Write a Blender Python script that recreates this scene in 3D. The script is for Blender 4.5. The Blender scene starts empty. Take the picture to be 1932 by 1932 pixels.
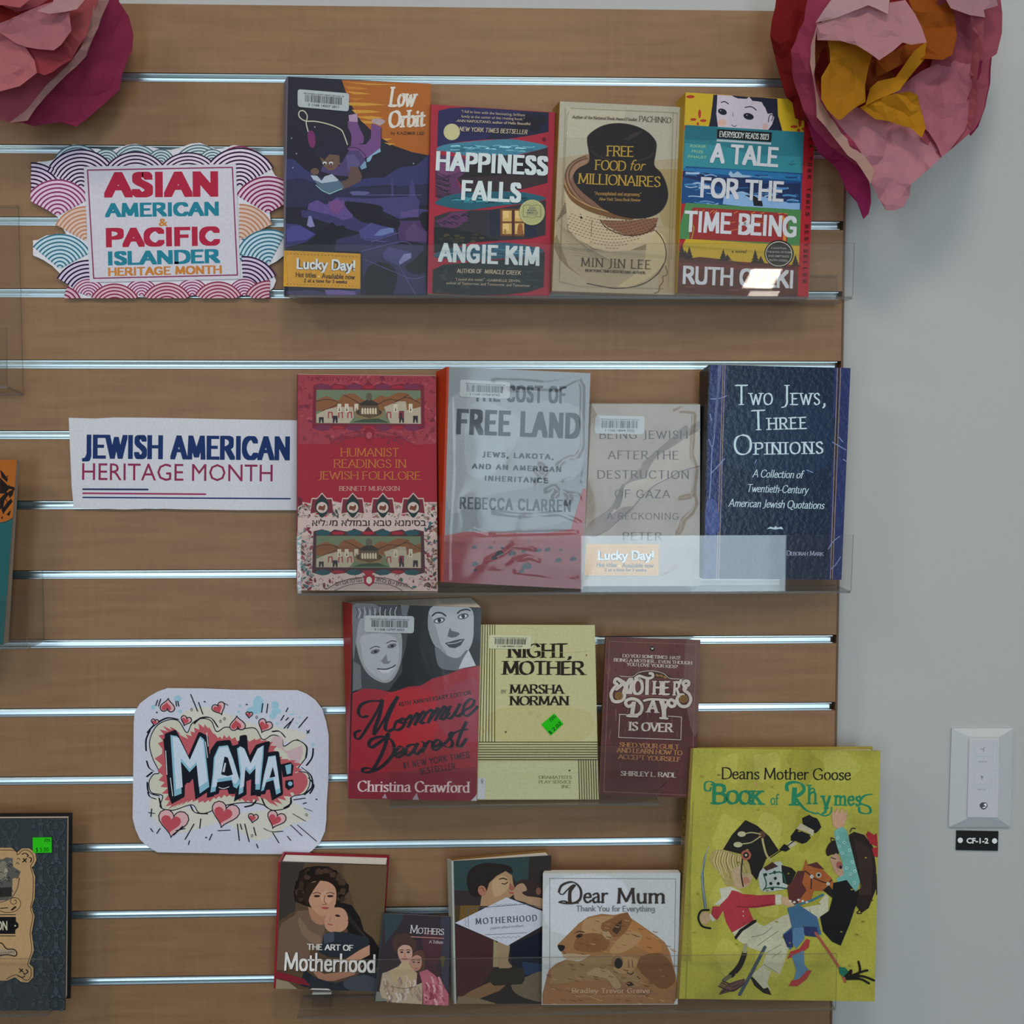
import bpy, bmesh, math, random
from mathutils import Vector, Matrix, noise
from mathutils.geometry import tessellate_polygon
sc = bpy.context.scene
COL = sc.collection
# ---------------------------------------------------------------- camera
PITCH = .0762                 # slatwall groove spacing (3 in)
Z0 = 1.89                     # height of the highest groove above the floor
F = 2200.0
CAM = Vector((0, -1.28296, Z0 - .3916))
CR = Vector((9.99478957e-01, -3.22728552e-02, -5.27266185e-04))
CU = Vector((0.00251748, 0.06165882, 0.99809411))
CF = Vector((0.03217884, 0.99757539, -0.06170794))
cam_d = bpy.data.cameras.new('camera'); cam = bpy.data.objects.new('camera', cam_d); COL.objects.link(cam)
cam_d.sensor_width = 36; cam_d.lens = 36 * F / 1932; cam_d.clip_start = .05
M = Matrix((( CR.x, CU.x, -CF.x, CAM.x), (CR.y, CU.y, -CF.y, CAM.y), (CR.z, CU.z, -CF.z, CAM.z), (0, 0, 0, 1)))
cam.matrix_world = M
sc.camera = cam
def at(px, py, d):
    """point of the real scene that stands d metres in front of the slatwall face"""
    v = CF + CR * ((px - 966) / F) + CU * ((966 - py) / F)
    return CAM + v * ((-d - CAM.y) / v.y)
# ---------------------------------------------------------------- light, exposure
sc.view_settings.view_transform = 'Standard'; sc.view_settings.look = 'None'
sc.view_settings.gamma = 1; sc.view_settings.use_curve_mapping = False
sc.view_settings.exposure = 0.0
w = bpy.data.worlds.new('world'); sc.world = w; w.use_nodes = True
w.node_tree.nodes['Background'].inputs[0].default_value = (.62, .78, .95, 1)
w.node_tree.nodes['Background'].inputs[1].default_value = 1.0
def area(name, loc, target, sx, sy, power, col):
    l = bpy.data.lights.new(name, 'AREA'); l.shape = 'RECTANGLE'; l.size = sx; l.size_y = sy
    l.energy = power; l.color = col
    o = bpy.data.objects.new(name, l); COL.objects.link(o); o.location = loc
    o.rotation_euler = (Vector(target) - Vector(loc)).to_track_quat('-Z', 'Y').to_euler()
    return o
# daylight entering by the windows behind the photographer, ceiling lamps above
WINS = [(-1.85, -.76, .75, 2.35), (.47, 1.38, .35, 2.35)]
WP = (13, 16)
for i, (x0, x1, z0, z1) in enumerate(WINS):
    area('window_daylight', ((x0 + x1) / 2, -3.93, (z0 + z1) / 2), ((x0 + x1) / 2, 0, (z0 + z1) / 2), x1 - x0, z1 - z0, WP[i] * (x1 - x0) * (z1 - z0), (.70, .88, 1.0))
LAMPS = [(-1.5, -1.35, .45, .45, 14.5), (.1, -1.35, .45, .45, 12.5), (.97, -2.53, .10, .15, .9), (1.8, -1.45, .5, .5, 9.5)]
for x, y, a_, b_, p_ in LAMPS:
    area('ceiling_lamp_light', (x, y, 2.86), (x, y, 0), a_, b_, p_, (1.0, .89, .75))

# ---------------------------------------------------------------- materials
def srgb(c):
    return c / 12.92 if c <= .04045 else ((c + .055) / 1.055) ** 2.4
def hexlin(h):
    if len(h) == 3: h = ''.join(a + a for a in h)
    return [srgb(int(h[i:i + 2], 16) / 255) for i in (0, 2, 4)]
def mat(name, col=(.8, .8, .8), rough=.5, metal=0, spec=.5, **kw):
    m = bpy.data.materials.new(name); m.use_nodes = True
    b = m.node_tree.nodes['Principled BSDF']
    b.inputs['Base Color'].default_value = (*col[:3], 1)
    b.inputs['Roughness'].default_value = rough; b.inputs['Metallic'].default_value = metal
    b.inputs['Specular IOR Level'].default_value = spec
    for k, v in kw.items(): b.inputs[k.replace('_', ' ')].default_value = v
    return m
def node(m, t, **kw):
    n = m.node_tree.nodes.new(t)
    for k, v in kw.items():
        if isinstance(v, (int, float, tuple, str)) and k in n.bl_rna.properties.keys(): setattr(n, k, v)
    return n
def noise_bump(m, scale=80, strength=.2, dist=.001, stretch=(1, 1, 1), detail=4):
    t = m.node_tree; b = t.nodes['Principled BSDF']
    tc = node(m, 'ShaderNodeTexCoord'); mp = node(m, 'ShaderNodeMapping'); mp.inputs['Scale'].default_value = stretch
    n = node(m, 'ShaderNodeTexNoise'); n.inputs['Scale'].default_value = scale; n.inputs['Detail'].default_value = detail
    bp = node(m, 'ShaderNodeBump'); bp.inputs['Strength'].default_value = strength; bp.inputs['Distance'].default_value = dist
    t.links.new(tc.outputs['Object'], mp.inputs[0]); t.links.new(mp.outputs[0], n.inputs['Vector'])
    t.links.new(n.outputs['Fac'], bp.inputs['Height']); t.links.new(bp.outputs[0], b.inputs['Normal'])
    return n
def print_mat(name, rough, spec=.5, grain=.06, bump=0.0, bscale=60, stain=0.0):
    """printed paper: ink colour comes from the print (colour attribute), faint fibre mottling, gloss of the stock"""
    m = mat(name, rough=rough, spec=spec); t = m.node_tree; b = t.nodes['Principled BSDF']
    a = node(m, 'ShaderNodeAttribute'); a.attribute_name = 'Ink'
    tc = node(m, 'ShaderNodeTexCoord')
    n = node(m, 'ShaderNodeTexNoise'); n.inputs['Scale'].default_value = 420; n.inputs['Detail'].default_value = 3
    r = node(m, 'ShaderNodeMapRange'); r.inputs[1].default_value = .3; r.inputs[2].default_value = .7
    r.inputs[3].default_value = 1 - grain; r.inputs[4].default_value = 1 + grain
    mx = node(m, 'ShaderNodeVectorMath'); mx.operation = 'SCALE'
    t.links.new(tc.outputs['Object'], n.inputs['Vector']); t.links.new(n.outputs['Fac'], r.inputs[0])
    t.links.new(a.outputs['Color'], mx.inputs[0]); t.links.new(r.outputs[0], mx.inputs['Scale'])
    out = mx.outputs[0]
    if stain:
        n2 = node(m, 'ShaderNodeTexNoise'); n2.inputs['Scale'].default_value = 22; n2.inputs['Detail'].default_value = 6
        r2 = node(m, 'ShaderNodeMapRange'); r2.inputs[1].default_value = .45; r2.inputs[2].default_value = .75
        r2.inputs[3].default_value = 1; r2.inputs[4].default_value = 1 - stain
        m2 = node(m, 'ShaderNodeVectorMath'); m2.operation = 'SCALE'
        t.links.new(tc.outputs['Object'], n2.inputs['Vector']); t.links.new(n2.outputs['Fac'], r2.inputs[0])
        t.links.new(out, m2.inputs[0]); t.links.new(r2.outputs[0], m2.inputs['Scale']); out = m2.outputs[0]
    t.links.new(out, b.inputs['Base Color'])
    if bump: 
        n = node(m, 'ShaderNodeTexNoise'); n.inputs['Scale'].default_value = bscale; n.inputs['Detail'].default_value = 5
        bp = node(m, 'ShaderNodeBump'); bp.inputs['Strength'].default_value = bump; bp.inputs['Distance'].default_value = .001
        t.links.new(tc.outputs['Object'], n.inputs['Vector']); t.links.new(n.outputs['Fac'], bp.inputs['Height']); t.links.new(bp.outputs[0], b.inputs['Normal'])
    return m
P_MATTE = print_mat('matte_printed_paper', .65, .2)
P_SATIN = print_mat('satin_printed_cover', .42, .28)
P_GLOSS = print_mat('glossy_laminated_cover', .24, .38, bump=.05, bscale=30)
P_WORN = print_mat('worn_printed_cover', .5, .28, grain=.1, bump=.25, bscale=90, stain=.28)
P_LEATHER = print_mat('creased_laminated_cover', .28, .42, grain=.12, bump=.55, bscale=190)
PAGES = mat('page_edges', (.72, .66, .55), .8, spec=.2)
noise_bump(PAGES, 900, .4, .0006, (.02, 1, .02))
PAGES_W = mat('white_page_edges', (.8, .78, .74), .8, spec=.2)
noise_bump(PAGES_W, 900, .4, .0006, (.02, 1, .02))

def trans_mat(name, tint, rough, ior=1.49, bump=0, bscale=20, stretch=(1, 1, 1)):
    """thin clear plastic: light passes straight through, the surface mirrors by Fresnel"""
    m = bpy.data.materials.new(name); m.use_nodes = True; t = m.node_tree; t.nodes.clear()
    out = node(m, 'ShaderNodeOutputMaterial'); mix = node(m, 'ShaderNodeMixShader')
    tr = node(m, 'ShaderNodeBsdfTransparent'); tr.inputs[0].default_value = (*tint, 1)
    gl = node(m, 'ShaderNodeBsdfGlossy'); gl.inputs['Roughness'].default_value = rough
    fr = node(m, 'ShaderNodeFresnel'); fr.inputs['IOR'].default_value = ior
    geo = node(m, 'ShaderNodeNewGeometry'); mr = node(m, 'ShaderNodeMapRange'); mr.inputs[3].default_value = ior; mr.inputs[4].default_value = 1 / ior   # leaving the sheet mirrors as much as entering it
    t.links.new(geo.outputs['Backfacing'], mr.inputs[0]); t.links.new(mr.outputs[0], fr.inputs['IOR'])
    t.links.new(fr.outputs[0], mix.inputs[0]); t.links.new(tr.outputs[0], mix.inputs[1]); t.links.new(gl.outputs[0], mix.inputs[2]); t.links.new(mix.outputs[0], out.inputs[0])
    if bump:
        tc = node(m, 'ShaderNodeTexCoord'); mp = node(m, 'ShaderNodeMapping'); mp.inputs['Scale'].default_value = stretch
        n = node(m, 'ShaderNodeTexNoise'); n.inputs['Scale'].default_value = bscale; n.inputs['Detail'].default_value = 3; n.inputs['Distortion'].default_value = .8
        bp = node(m, 'ShaderNodeBump'); bp.inputs['Strength'].default_value = bump; bp.inputs['Distance'].default_value = .004
        t.links.new(tc.outputs['Object'], mp.inputs[0]); t.links.new(mp.outputs[0], n.inputs['Vector']); t.links.new(n.outputs['Fac'], bp.inputs['Height'])
        t.links.new(bp.outputs[0], gl.inputs['Normal']); t.links.new(bp.outputs[0], fr.inputs['Normal'])
    return m
ACRYL = trans_mat('clear_acrylic', (.985, .985, .98), .015)
ACRYL_EDGE = mat('acrylic_cut_edge', (.16, .15, .14), .25)
ACRYL_EDGE.node_tree.nodes['Principled BSDF'].inputs['Alpha'].default_value = .55
JACKET = trans_mat('clear_book_jacket_film', (.98, .98, .98), .07, 1.41)
FILM = trans_mat('clear_laminate_film', (.97, .97, .97), .2, 1.34, bump=.35, bscale=14)

# ---------------------------------------------------------------- objects
def tag(o, label=None, cat=None, group=None, kind=None):
    for k, v in (('label', label), ('category', cat), ('group', group), ('kind', kind)):
        if v: o[k] = v
    return o
def empty(name, loc, label=None, cat=None, group=None, kind=None):
    o = bpy.data.objects.new(name, None); COL.objects.link(o); o.location = loc; o.empty_display_size = .02
    tag(o, label, cat, group, kind); return o
def build(name, verts, faces, mats, fm=None, parent=None, cols=None, smooth=False, origin=None):
    """verts in world coordinates -> ONE mesh object with its origin at its own place"""
    base = Vector(origin) if origin is not None else sum((Vector(v) for v in verts), Vector()) / max(1, len(verts))
    me = bpy.data.meshes.new(name)
    me.from_pydata([Vector(v) - base for v in verts], [], faces)
    for m in (mats if isinstance(mats, (list, tuple)) else [mats]): me.materials.append(m)
    if fm: me.polygons.foreach_set('material_index', fm)
    if cols:
        a = me.color_attributes.new('Ink', 'FLOAT_COLOR', 'CORNER')
        buf = []
        for f, c in zip(faces, cols): buf += [c[0], c[1], c[2], 1.0] * len(f)
        a.data.foreach_set('color', buf)
    if smooth: me.polygons.foreach_set('use_smooth', [True] * len(me.polygons))
    me.update()
    o = bpy.data.objects.new(name, me); COL.objects.link(o)
    if parent is not None:
        o.parent = parent; o.matrix_parent_inverse = Matrix.Identity(4); o.location = base - parent_world(parent)
    else: o.location = base
    return o
def parent_world(p):
    v = Vector(p.location)
    while p.parent: p = p.parent; v += Vector(p.location)
    return v
BOXF = [(0, 1, 2, 3), (7, 6, 5, 4), (4, 5, 1, 0), (5, 6, 2, 1), (6, 7, 3, 2), (7, 4, 0, 3)]
def hexa(Fr, Bk): return list(Fr) + list(Bk), [tuple(f) for f in BOXF]
def box(x0, x1, y0, y1, z0, z1):
    # front face order TL TR BR BL (front = smaller y)
    return hexa([(x0, y0, z1), (x1, y0, z1), (x1, y0, z0), (x0, y0, z0)], [(x0, y1, z1), (x1, y1, z1), (x1, y1, z0), (x0, y1, z0)])
def bevel(o, w=.001, seg=2):
    md = o.modifiers.new('bevel', 'BEVEL'); md.width = w; md.segments = seg; md.limit_method = 'ANGLE'; return o

# ---------------------------------------------------------------- lettering
# skeleton letters on a grid: cap height 10, x-height 6.4; '~' marks a smooth stroke
G = {
'A': (8, '.4,0 4,10 7.6,0|!1.8,3.4 6.2,3.4'), 'B': (7, '1,0 1,10|~1,10 3.8,10 5.8,9 5.8,6.6 4,5.3 1,5.3|~1,5.3 4.5,5.3 6.5,4 6.5,1.4 4.5,0 1,0'),
'C': (8, '~7.2,8 6,9.6 4.2,10 2,8.9 .8,6.5 .8,3.5 2,1.1 4.2,0 6,.4 7.3,2'), 'D': (8.2, '1,0 1,10|~1,10 3.8,10 6.4,8.9 7.5,6.5 7.5,3.5 6.4,1.1 3.8,0 1,0'),
'E': (6.6, '1,0 1,10|!1,10 5.6,10|!1,5.2 4.8,5.2|!1,0 5.9,0'), 'F': (6.2, '1,0 1,10|!1,10 5.6,10|!1,5.2 4.8,5.2'),
'G': (8.6, '~7.2,8 6,9.6 4.2,10 2,8.9 .8,6.5 .8,3.5 2,1.1 4.2,0 6,.3 7.3,1.2|!7.4,1 7.4,4.3 5.2,4.3'), 'H': (8.4, '1,0 1,10|7.4,0 7.4,10|!1,5.2 7.4,5.2'),
'I': (3, '1.5,0 1.5,10'), 'J': (4, '2.6,10 2.6,3|~2.6,3.2 2.6,1 1.6,-1 0,-1.4'), 'K': (7.6, '1,0 1,10|6.6,10 1.2,4.4|3,6 7.2,0'),
'L': (6, '1,10 1,0|!1,0 5.6,0'), 'M': (10, '1.1,0 1.6,10|!1.6,10 5,1 8.4,10|8.4,10 8.9,0'), 'N': (8.6, '1.2,0 1.2,10|!1.2,10 7.4,0|7.4,0 7.4,10'),
'O': (8.8, '~4.4,10 2,9.1 .8,6.6 .8,3.4 2,.9 4.4,0 6.8,.9 8,3.4 8,6.6 6.8,9.1 4.4,10'), 'P': (6.8, '1,0 1,10|~1,10 4,10 6.1,9 6.1,6 4,4.8 1,4.8'),
'Q': (8.8, '~4.4,10 2,9.1 .8,6.6 .8,3.4 2,.9 4.4,0 6.8,.9 8,3.4 8,6.6 6.8,9.1 4.4,10|~4.2,.6 5.8,-.6 7.4,-2 9.4,-2'),
'R': (7.6, '1,0 1,10|~1,10 4,10 6,9 6,6.2 4,5 1,5|3.6,5 7,0'), 'S': (6.2, '~5.3,8.4 4.4,9.8 3,10 1.4,9.3 1,7.6 2.2,6 4,4.8 5.4,3.2 5.2,1.1 3.4,0 1.8,.3 .8,1.8'),
'T': (7.4, '3.7,0 3.7,10|!.6,10 6.8,10'), 'U': (8, '1,10 1,4|~1,4.4 1.2,1.8 2.4,.3 4.2,0 6,.5 6.9,2 7,4.4|7,4 7,10'), 'V': (7.8, '.4,10 3.9,0 7.4,10'),
'W': (11, '.4,10 3.2,0 5.5,9 7.8,0 10.6,10'), 'X': (7.6, '.6,10 7,0|7,10 .6,0'), 'Y': (7.4, '.4,10 3.7,5|7,10 3.7,5|3.7,5 3.7,0'), 'Z': (7, '!.8,10 6.2,10 .8,0 6.4,0'),
'a': (5.6, '~1.1,5.4 2.2,6.4 3.6,6.2 4.2,5|4.2,5.2 4.2,.6|~4.2,.7 4.6,0 5.4,.4|~4.2,4 2.4,3.6 1,2.4 1,1 2,0 3.2,.3 4.2,1.4'), 'b': (6, '1.2,10 1.2,.4|~1.2,4.8 2.4,6.2 3.8,6.4 5.2,5.2 5.4,3 4.6,.8 3,0 1.2,1'),
'c': (5, '~4.5,5.2 3.6,6.3 2.6,6.3 1.2,5.2 .8,3.2 1.4,1 2.8,0 4,.4 4.7,1.4'), 'd': (6.2, '4.8,10 4.8,0|~4.8,5.2 3.6,6.4 2.4,6.2 1,5 .8,2.8 1.6,.6 2.8,0 4,.4 4.8,1.6'),
'e': (5.3, '!1,3.6 4.6,3.6|~4.6,3.6 4.4,5.6 3,6.4 1.6,5.8 .8,3.6 1.2,1.2 2.8,0 4,.4 4.8,1.5'), 'f': (3.6, '1.6,0 1.6,7|~1.6,6.6 1.7,9 2.8,10.3 4,9.6|!.4,6.2 3.2,6.2'),
'g': (5.8, '~4.6,5.6 3,6.4 1.4,5.6 1,3.8 1.8,2.2 3,2 4.4,2.8 4.8,4.2 4.4,5.8|~4.7,6.2 4.7,2 4.6,-1.2 3.4,-3 1.8,-2.8 .9,-1.8'), 'h': (6.2, '1.2,0 1.2,10|~1.2,4.4 2.4,6 3.8,6.4 4.8,5.4 4.9,4|4.9,4.4 4.9,0'),
'i': (2.8, '1.4,0 1.4,6.4|*1.4,8.8'), 'j': (2.8, '~1.4,6.4 1.4,0 1,-2.2 -.4,-3|*1.4,8.8'), 'k': (5.8, '1.2,0 1.2,10|5,6.4 1.3,2.8|2.4,4 5.4,0'), 'l': (2.8, '1.4,0 1.4,10'),
'm': (9.2, '1.2,0 1.2,6.4|~1.2,4.6 2.2,6 3.4,6.4 4.4,5.4 4.5,4|4.5,4.4 4.5,0|~4.5,4.6 5.6,6 6.8,6.4 7.9,5.4 8,4|8,4.4 8,0'), 'n': (6.2, '1.2,0 1.2,6.4|~1.2,4.6 2.4,6 3.8,6.4 4.8,5.4 4.9,4|4.9,4.4 4.9,0'),
'o': (5.8, '~2.9,6.4 1.5,5.8 .8,4 .8,2.4 1.5,.6 2.9,0 4.3,.6 5,2.4 5,4 4.3,5.8 2.9,6.4'), 'p': (6, '1.2,-3 1.2,6.4|~1.2,4.8 2.4,6.2 3.8,6.4 5.2,5.2 5.4,3 4.6,.8 3,0 1.2,1'),
'q': (6, '4.8,-3 4.8,6.4|~4.8,5.2 3.6,6.4 2.4,6.2 1,5 .8,2.8 1.6,.6 2.8,0 4,.4 4.8,1.6'), 'r': (4.2, '1.2,0 1.2,6.4|~1.2,4.2 2,5.8 3,6.4 4,6'), 's': (4.4, '~3.8,5.4 3,6.3 2,6.3 1,5.4 1.1,4.2 2.2,3.4 3.4,2.6 3.8,1.2 2.8,0 1.6,0 .7,1'),
't': (3.8, '~1.6,8.4 1.6,4 1.6,1.2 2.4,0 3.6,.5|!.4,6.2 3.4,6.2'), 'u': (6.2, '~1.2,6.4 1.2,2.4 1.8,.4 3.2,0 4.8,1.4|4.8,6.4 4.8,0'), 'v': (5.6, '.4,6.4 2.8,0 5.2,6.4'), 'w': (8, '.4,6.4 2.4,0 4,6 5.6,0 7.6,6.4'),
'x': (5.4, '.5,6.4 4.9,0|4.9,6.4 .5,0'), 'y': (5.6, '.4,6.4 2.8,0|~5.2,6.4 2.9,.2 1.9,-2.4 .4,-3'), 'z': (5, '!.7,6.4 4.3,6.4 .7,0 4.5,0'), ' ': (3.2, ''), ',': (2.4, '~1.3,.5 1.5,-.4 .7,-1.7'), '.': (2.4, '*1.2,.5'),
'-': (3.8, '!.6,3.2 3.2,3.2'), "'": (2.2, '!1.2,10 .9,7.6'), '?': (5, '~1,8 1.4,9.6 2.8,10 4.2,9 4,7 2.7,5.4 2.5,3|*2.5,.5'), '!': (2.6, '!1.3,10 1.3,3|*1.3,.5'),
'0': (6, '~3,10 1.4,8.8 .9,5 1.4,1.2 3,0 4.6,1.2 5.1,5 4.6,8.8 3,10'), '1': (4, '!.8,8.6 2.2,10 2.2,0'), '2': (6, '~1,7.8 1.6,9.6 3,10 4.6,9 4.6,7 3,4 .8,0|!.8,0 5.2,0'), '3': (6, '~1,8.6 2.4,10 4.2,9.6 4.6,7.4 3,5.4|~3,5.4 5,4.4 4.8,1.4 3,0 .9,1'),
'4': (6, '!4.2,0 4.2,10 .6,3 5.4,3'), '5': (6, '!4.8,10 1.6,10 1.2,5.6|~1.2,5.6 3.2,6.2 4.9,4.8 4.9,1.8 3.2,0 .9,.8'), '6': (6, '~4.6,9 3,10 1.4,7.4 .9,3.6 1.6,.6 3.2,0 4.8,1.2 4.8,4 3.2,5.4 1.2,4'),
'7': (6, '!.8,10 5.2,10 2.2,0'), '8': (6, '~3,5.3 1.2,6.6 1.4,9 3,10 4.6,9 4.8,6.6 3,5.3 .9,3.6 1,1.2 3,0 5,1.2 5.1,3.6 3,5.3'), '9': (6, '~4.9,6 3.6,4.6 1.8,4.8 1.1,7 1.6,9.2 3,10 4.6,9.2 5,6.4 4.6,2.6 3,0 1.4,.8'),
'$': (6, '~5.3,8.4 4.4,9.6 3,9.8 1.4,9.3 1,7.6 2.2,6 4,4.8 5.2,3.2 5,1.3 3.4,.4 1.8,.5 .8,1.8|!3,11 3,-1'), '/': (4, '!.4,-1 3.6,11'), '#': (7, '!2,0 3,10|!4.4,0 5.4,10|!.8,3.2 6,3.2|!1.2,6.8 6.4,6.8'), '&': (8, '~7,4.6 5.6,1 3,0 1,1.6 1.6,4 4.2,6 4.6,8.6 3.2,10 2,8.6 2.6,6 7.2,0'), ':': (2.4, '*1.2,.6|*1.2,5.8'), '"': (3.4, '!1,10 .8,7.6|!2.4,10 2.2,7.6')}
def smooth_pts(p, n=5, closed=False):
    if len(p) < 3: return p
    out = []; L = len(p)
    rng = range(L if closed else L - 1)
    for i in rng:
        if closed: a, b, c, d = p[i - 1], p[i], p[(i + 1) % L], p[(i + 2) % L]
        else: a, b, c, d = p[max(0, i - 1)], p[i], p[i + 1], p[min(L - 1, i + 2)]
        for k in range(n):
            t = k / n
            out.append(tuple(.5 * ((2 * b[j]) + (-a[j] + c[j]) * t + (2 * a[j] - 5 * b[j] + 4 * c[j] - d[j]) * t * t + (-a[j] + 3 * b[j] - 3 * c[j] + d[j]) * t ** 3) for j in (0, 1)))
    if not closed: out.append(tuple(p[-1]))
    return out
def hull(pts):
    pts = sorted(set((round(x, 5), round(y, 5)) for x, y in pts))
    def half(ps):
        h = []
        for q in ps:
            while len(h) > 1 and (h[-1][0] - h[-2][0]) * (q[1] - h[-2][1]) - (h[-1][1] - h[-2][1]) * (q[0] - h[-2][0]) <= 0: h.pop()
            h.append(q)
        return h[:-1]
    return half(pts) + half(pts[::-1])
def nib(thick, thin, ang):
    c, s = math.cos(ang), math.sin(ang); a, b = thick / 2, thin / 2
    return [(a * c - b * s, a * s + b * c), (-a * c - b * s, -a * s + b * c), (-a * c + b * s, -a * s - b * c), (a * c + b * s, a * s - b * c)]
def disc(r, n=8): return [(r * math.cos(i * 2 * math.pi / n), r * math.sin(i * 2 * math.pi / n)) for i in range(n)]
def sweep(pts, pen):
    out = []
    for a, b in zip(pts, pts[1:]):
        if abs(a[0] - b[0]) + abs(a[1] - b[1]) < 1e-7: continue
        out.append(hull([(a[0] + q[0], a[1] + q[1]) for q in pen] + [(b[0] + q[0], b[1] + q[1]) for q in pen]))
    return out
def skel_text(txt, thick=1.5, thin=.55, ang=18, serif=1, caps=0, track=0):
    """-> polygons, width.  caps: small capitals scale for lower-case letters"""
    polys = []; x = 0; pen = nib(thick, thin, math.radians(ang))
    for ch in txt:
        k = 1.0
        if caps and ch.islower(): k = caps; g = G[ch.upper()]
        else: g = G.get(ch, G[' '])
        for st in g[1].split('|'):
            if not st: continue
            fl = st[0]
            p = [tuple(float(v) * k for v in q.split(',')) for q in st.lstrip('~!*').split(' ')]
            if fl == '*': polys.append([(x + p[0][0] + q[0], p[0][1] + q[1]) for q in disc(thick * .55)]); continue
            ends = (p[0], p[1]), (p[-1], p[-2])
            if fl == '~': p = smooth_pts(p, 4)
            p = [(x + a, b) for a, b in p]
            polys += sweep(p, pen if k == 1 else nib(thick * (.5 + k / 2), thin, math.radians(ang)))
            if serif and fl not in '~!':
                for e, q in ends:
                    if abs(e[1] - q[1]) > abs(e[0] - q[0]) * .6 and min(abs(e[1] - v) for v in (0, 10 * k, 6.4, -3, 10)) < .01:
                        hw = thick * .5 + .95 * serif
                        polys.append([(x + e[0] - hw, e[1] - thin * .5), (x + e[0] + hw, e[1] - thin * .5), (x + e[0] + hw, e[1] + thin * .5), (x + e[0] - hw, e[1] + thin * .5)])
        x += g[0] * k + track
    return polys, x
_bf = {}
def bfont_text(txt, bold=0.0, track=1.0):
    key = (txt, bold, track)
    if key not in _bf:
        cu = bpy.data.curves.new('t', 'FONT'); cu.body = txt; cu.resolution_u = 2; cu.offset = bold; cu.space_character = track
        o = bpy.data.objects.new('t', cu); COL.objects.link(o)
        dg = bpy.context.evaluated_depsgraph_get(); me = bpy.data.meshes.new_from_object(o.evaluated_get(dg))
        vs = [(v.co.x, v.co.y) for v in me.vertices]; fs = [tuple(p.vertices) for p in me.polygons]
        bpy.data.objects.remove(o); bpy.data.curves.remove(cu); bpy.data.meshes.remove(me)
        _bf[key] = (vs, fs)
    return _bf[key]
CAPH = None
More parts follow.
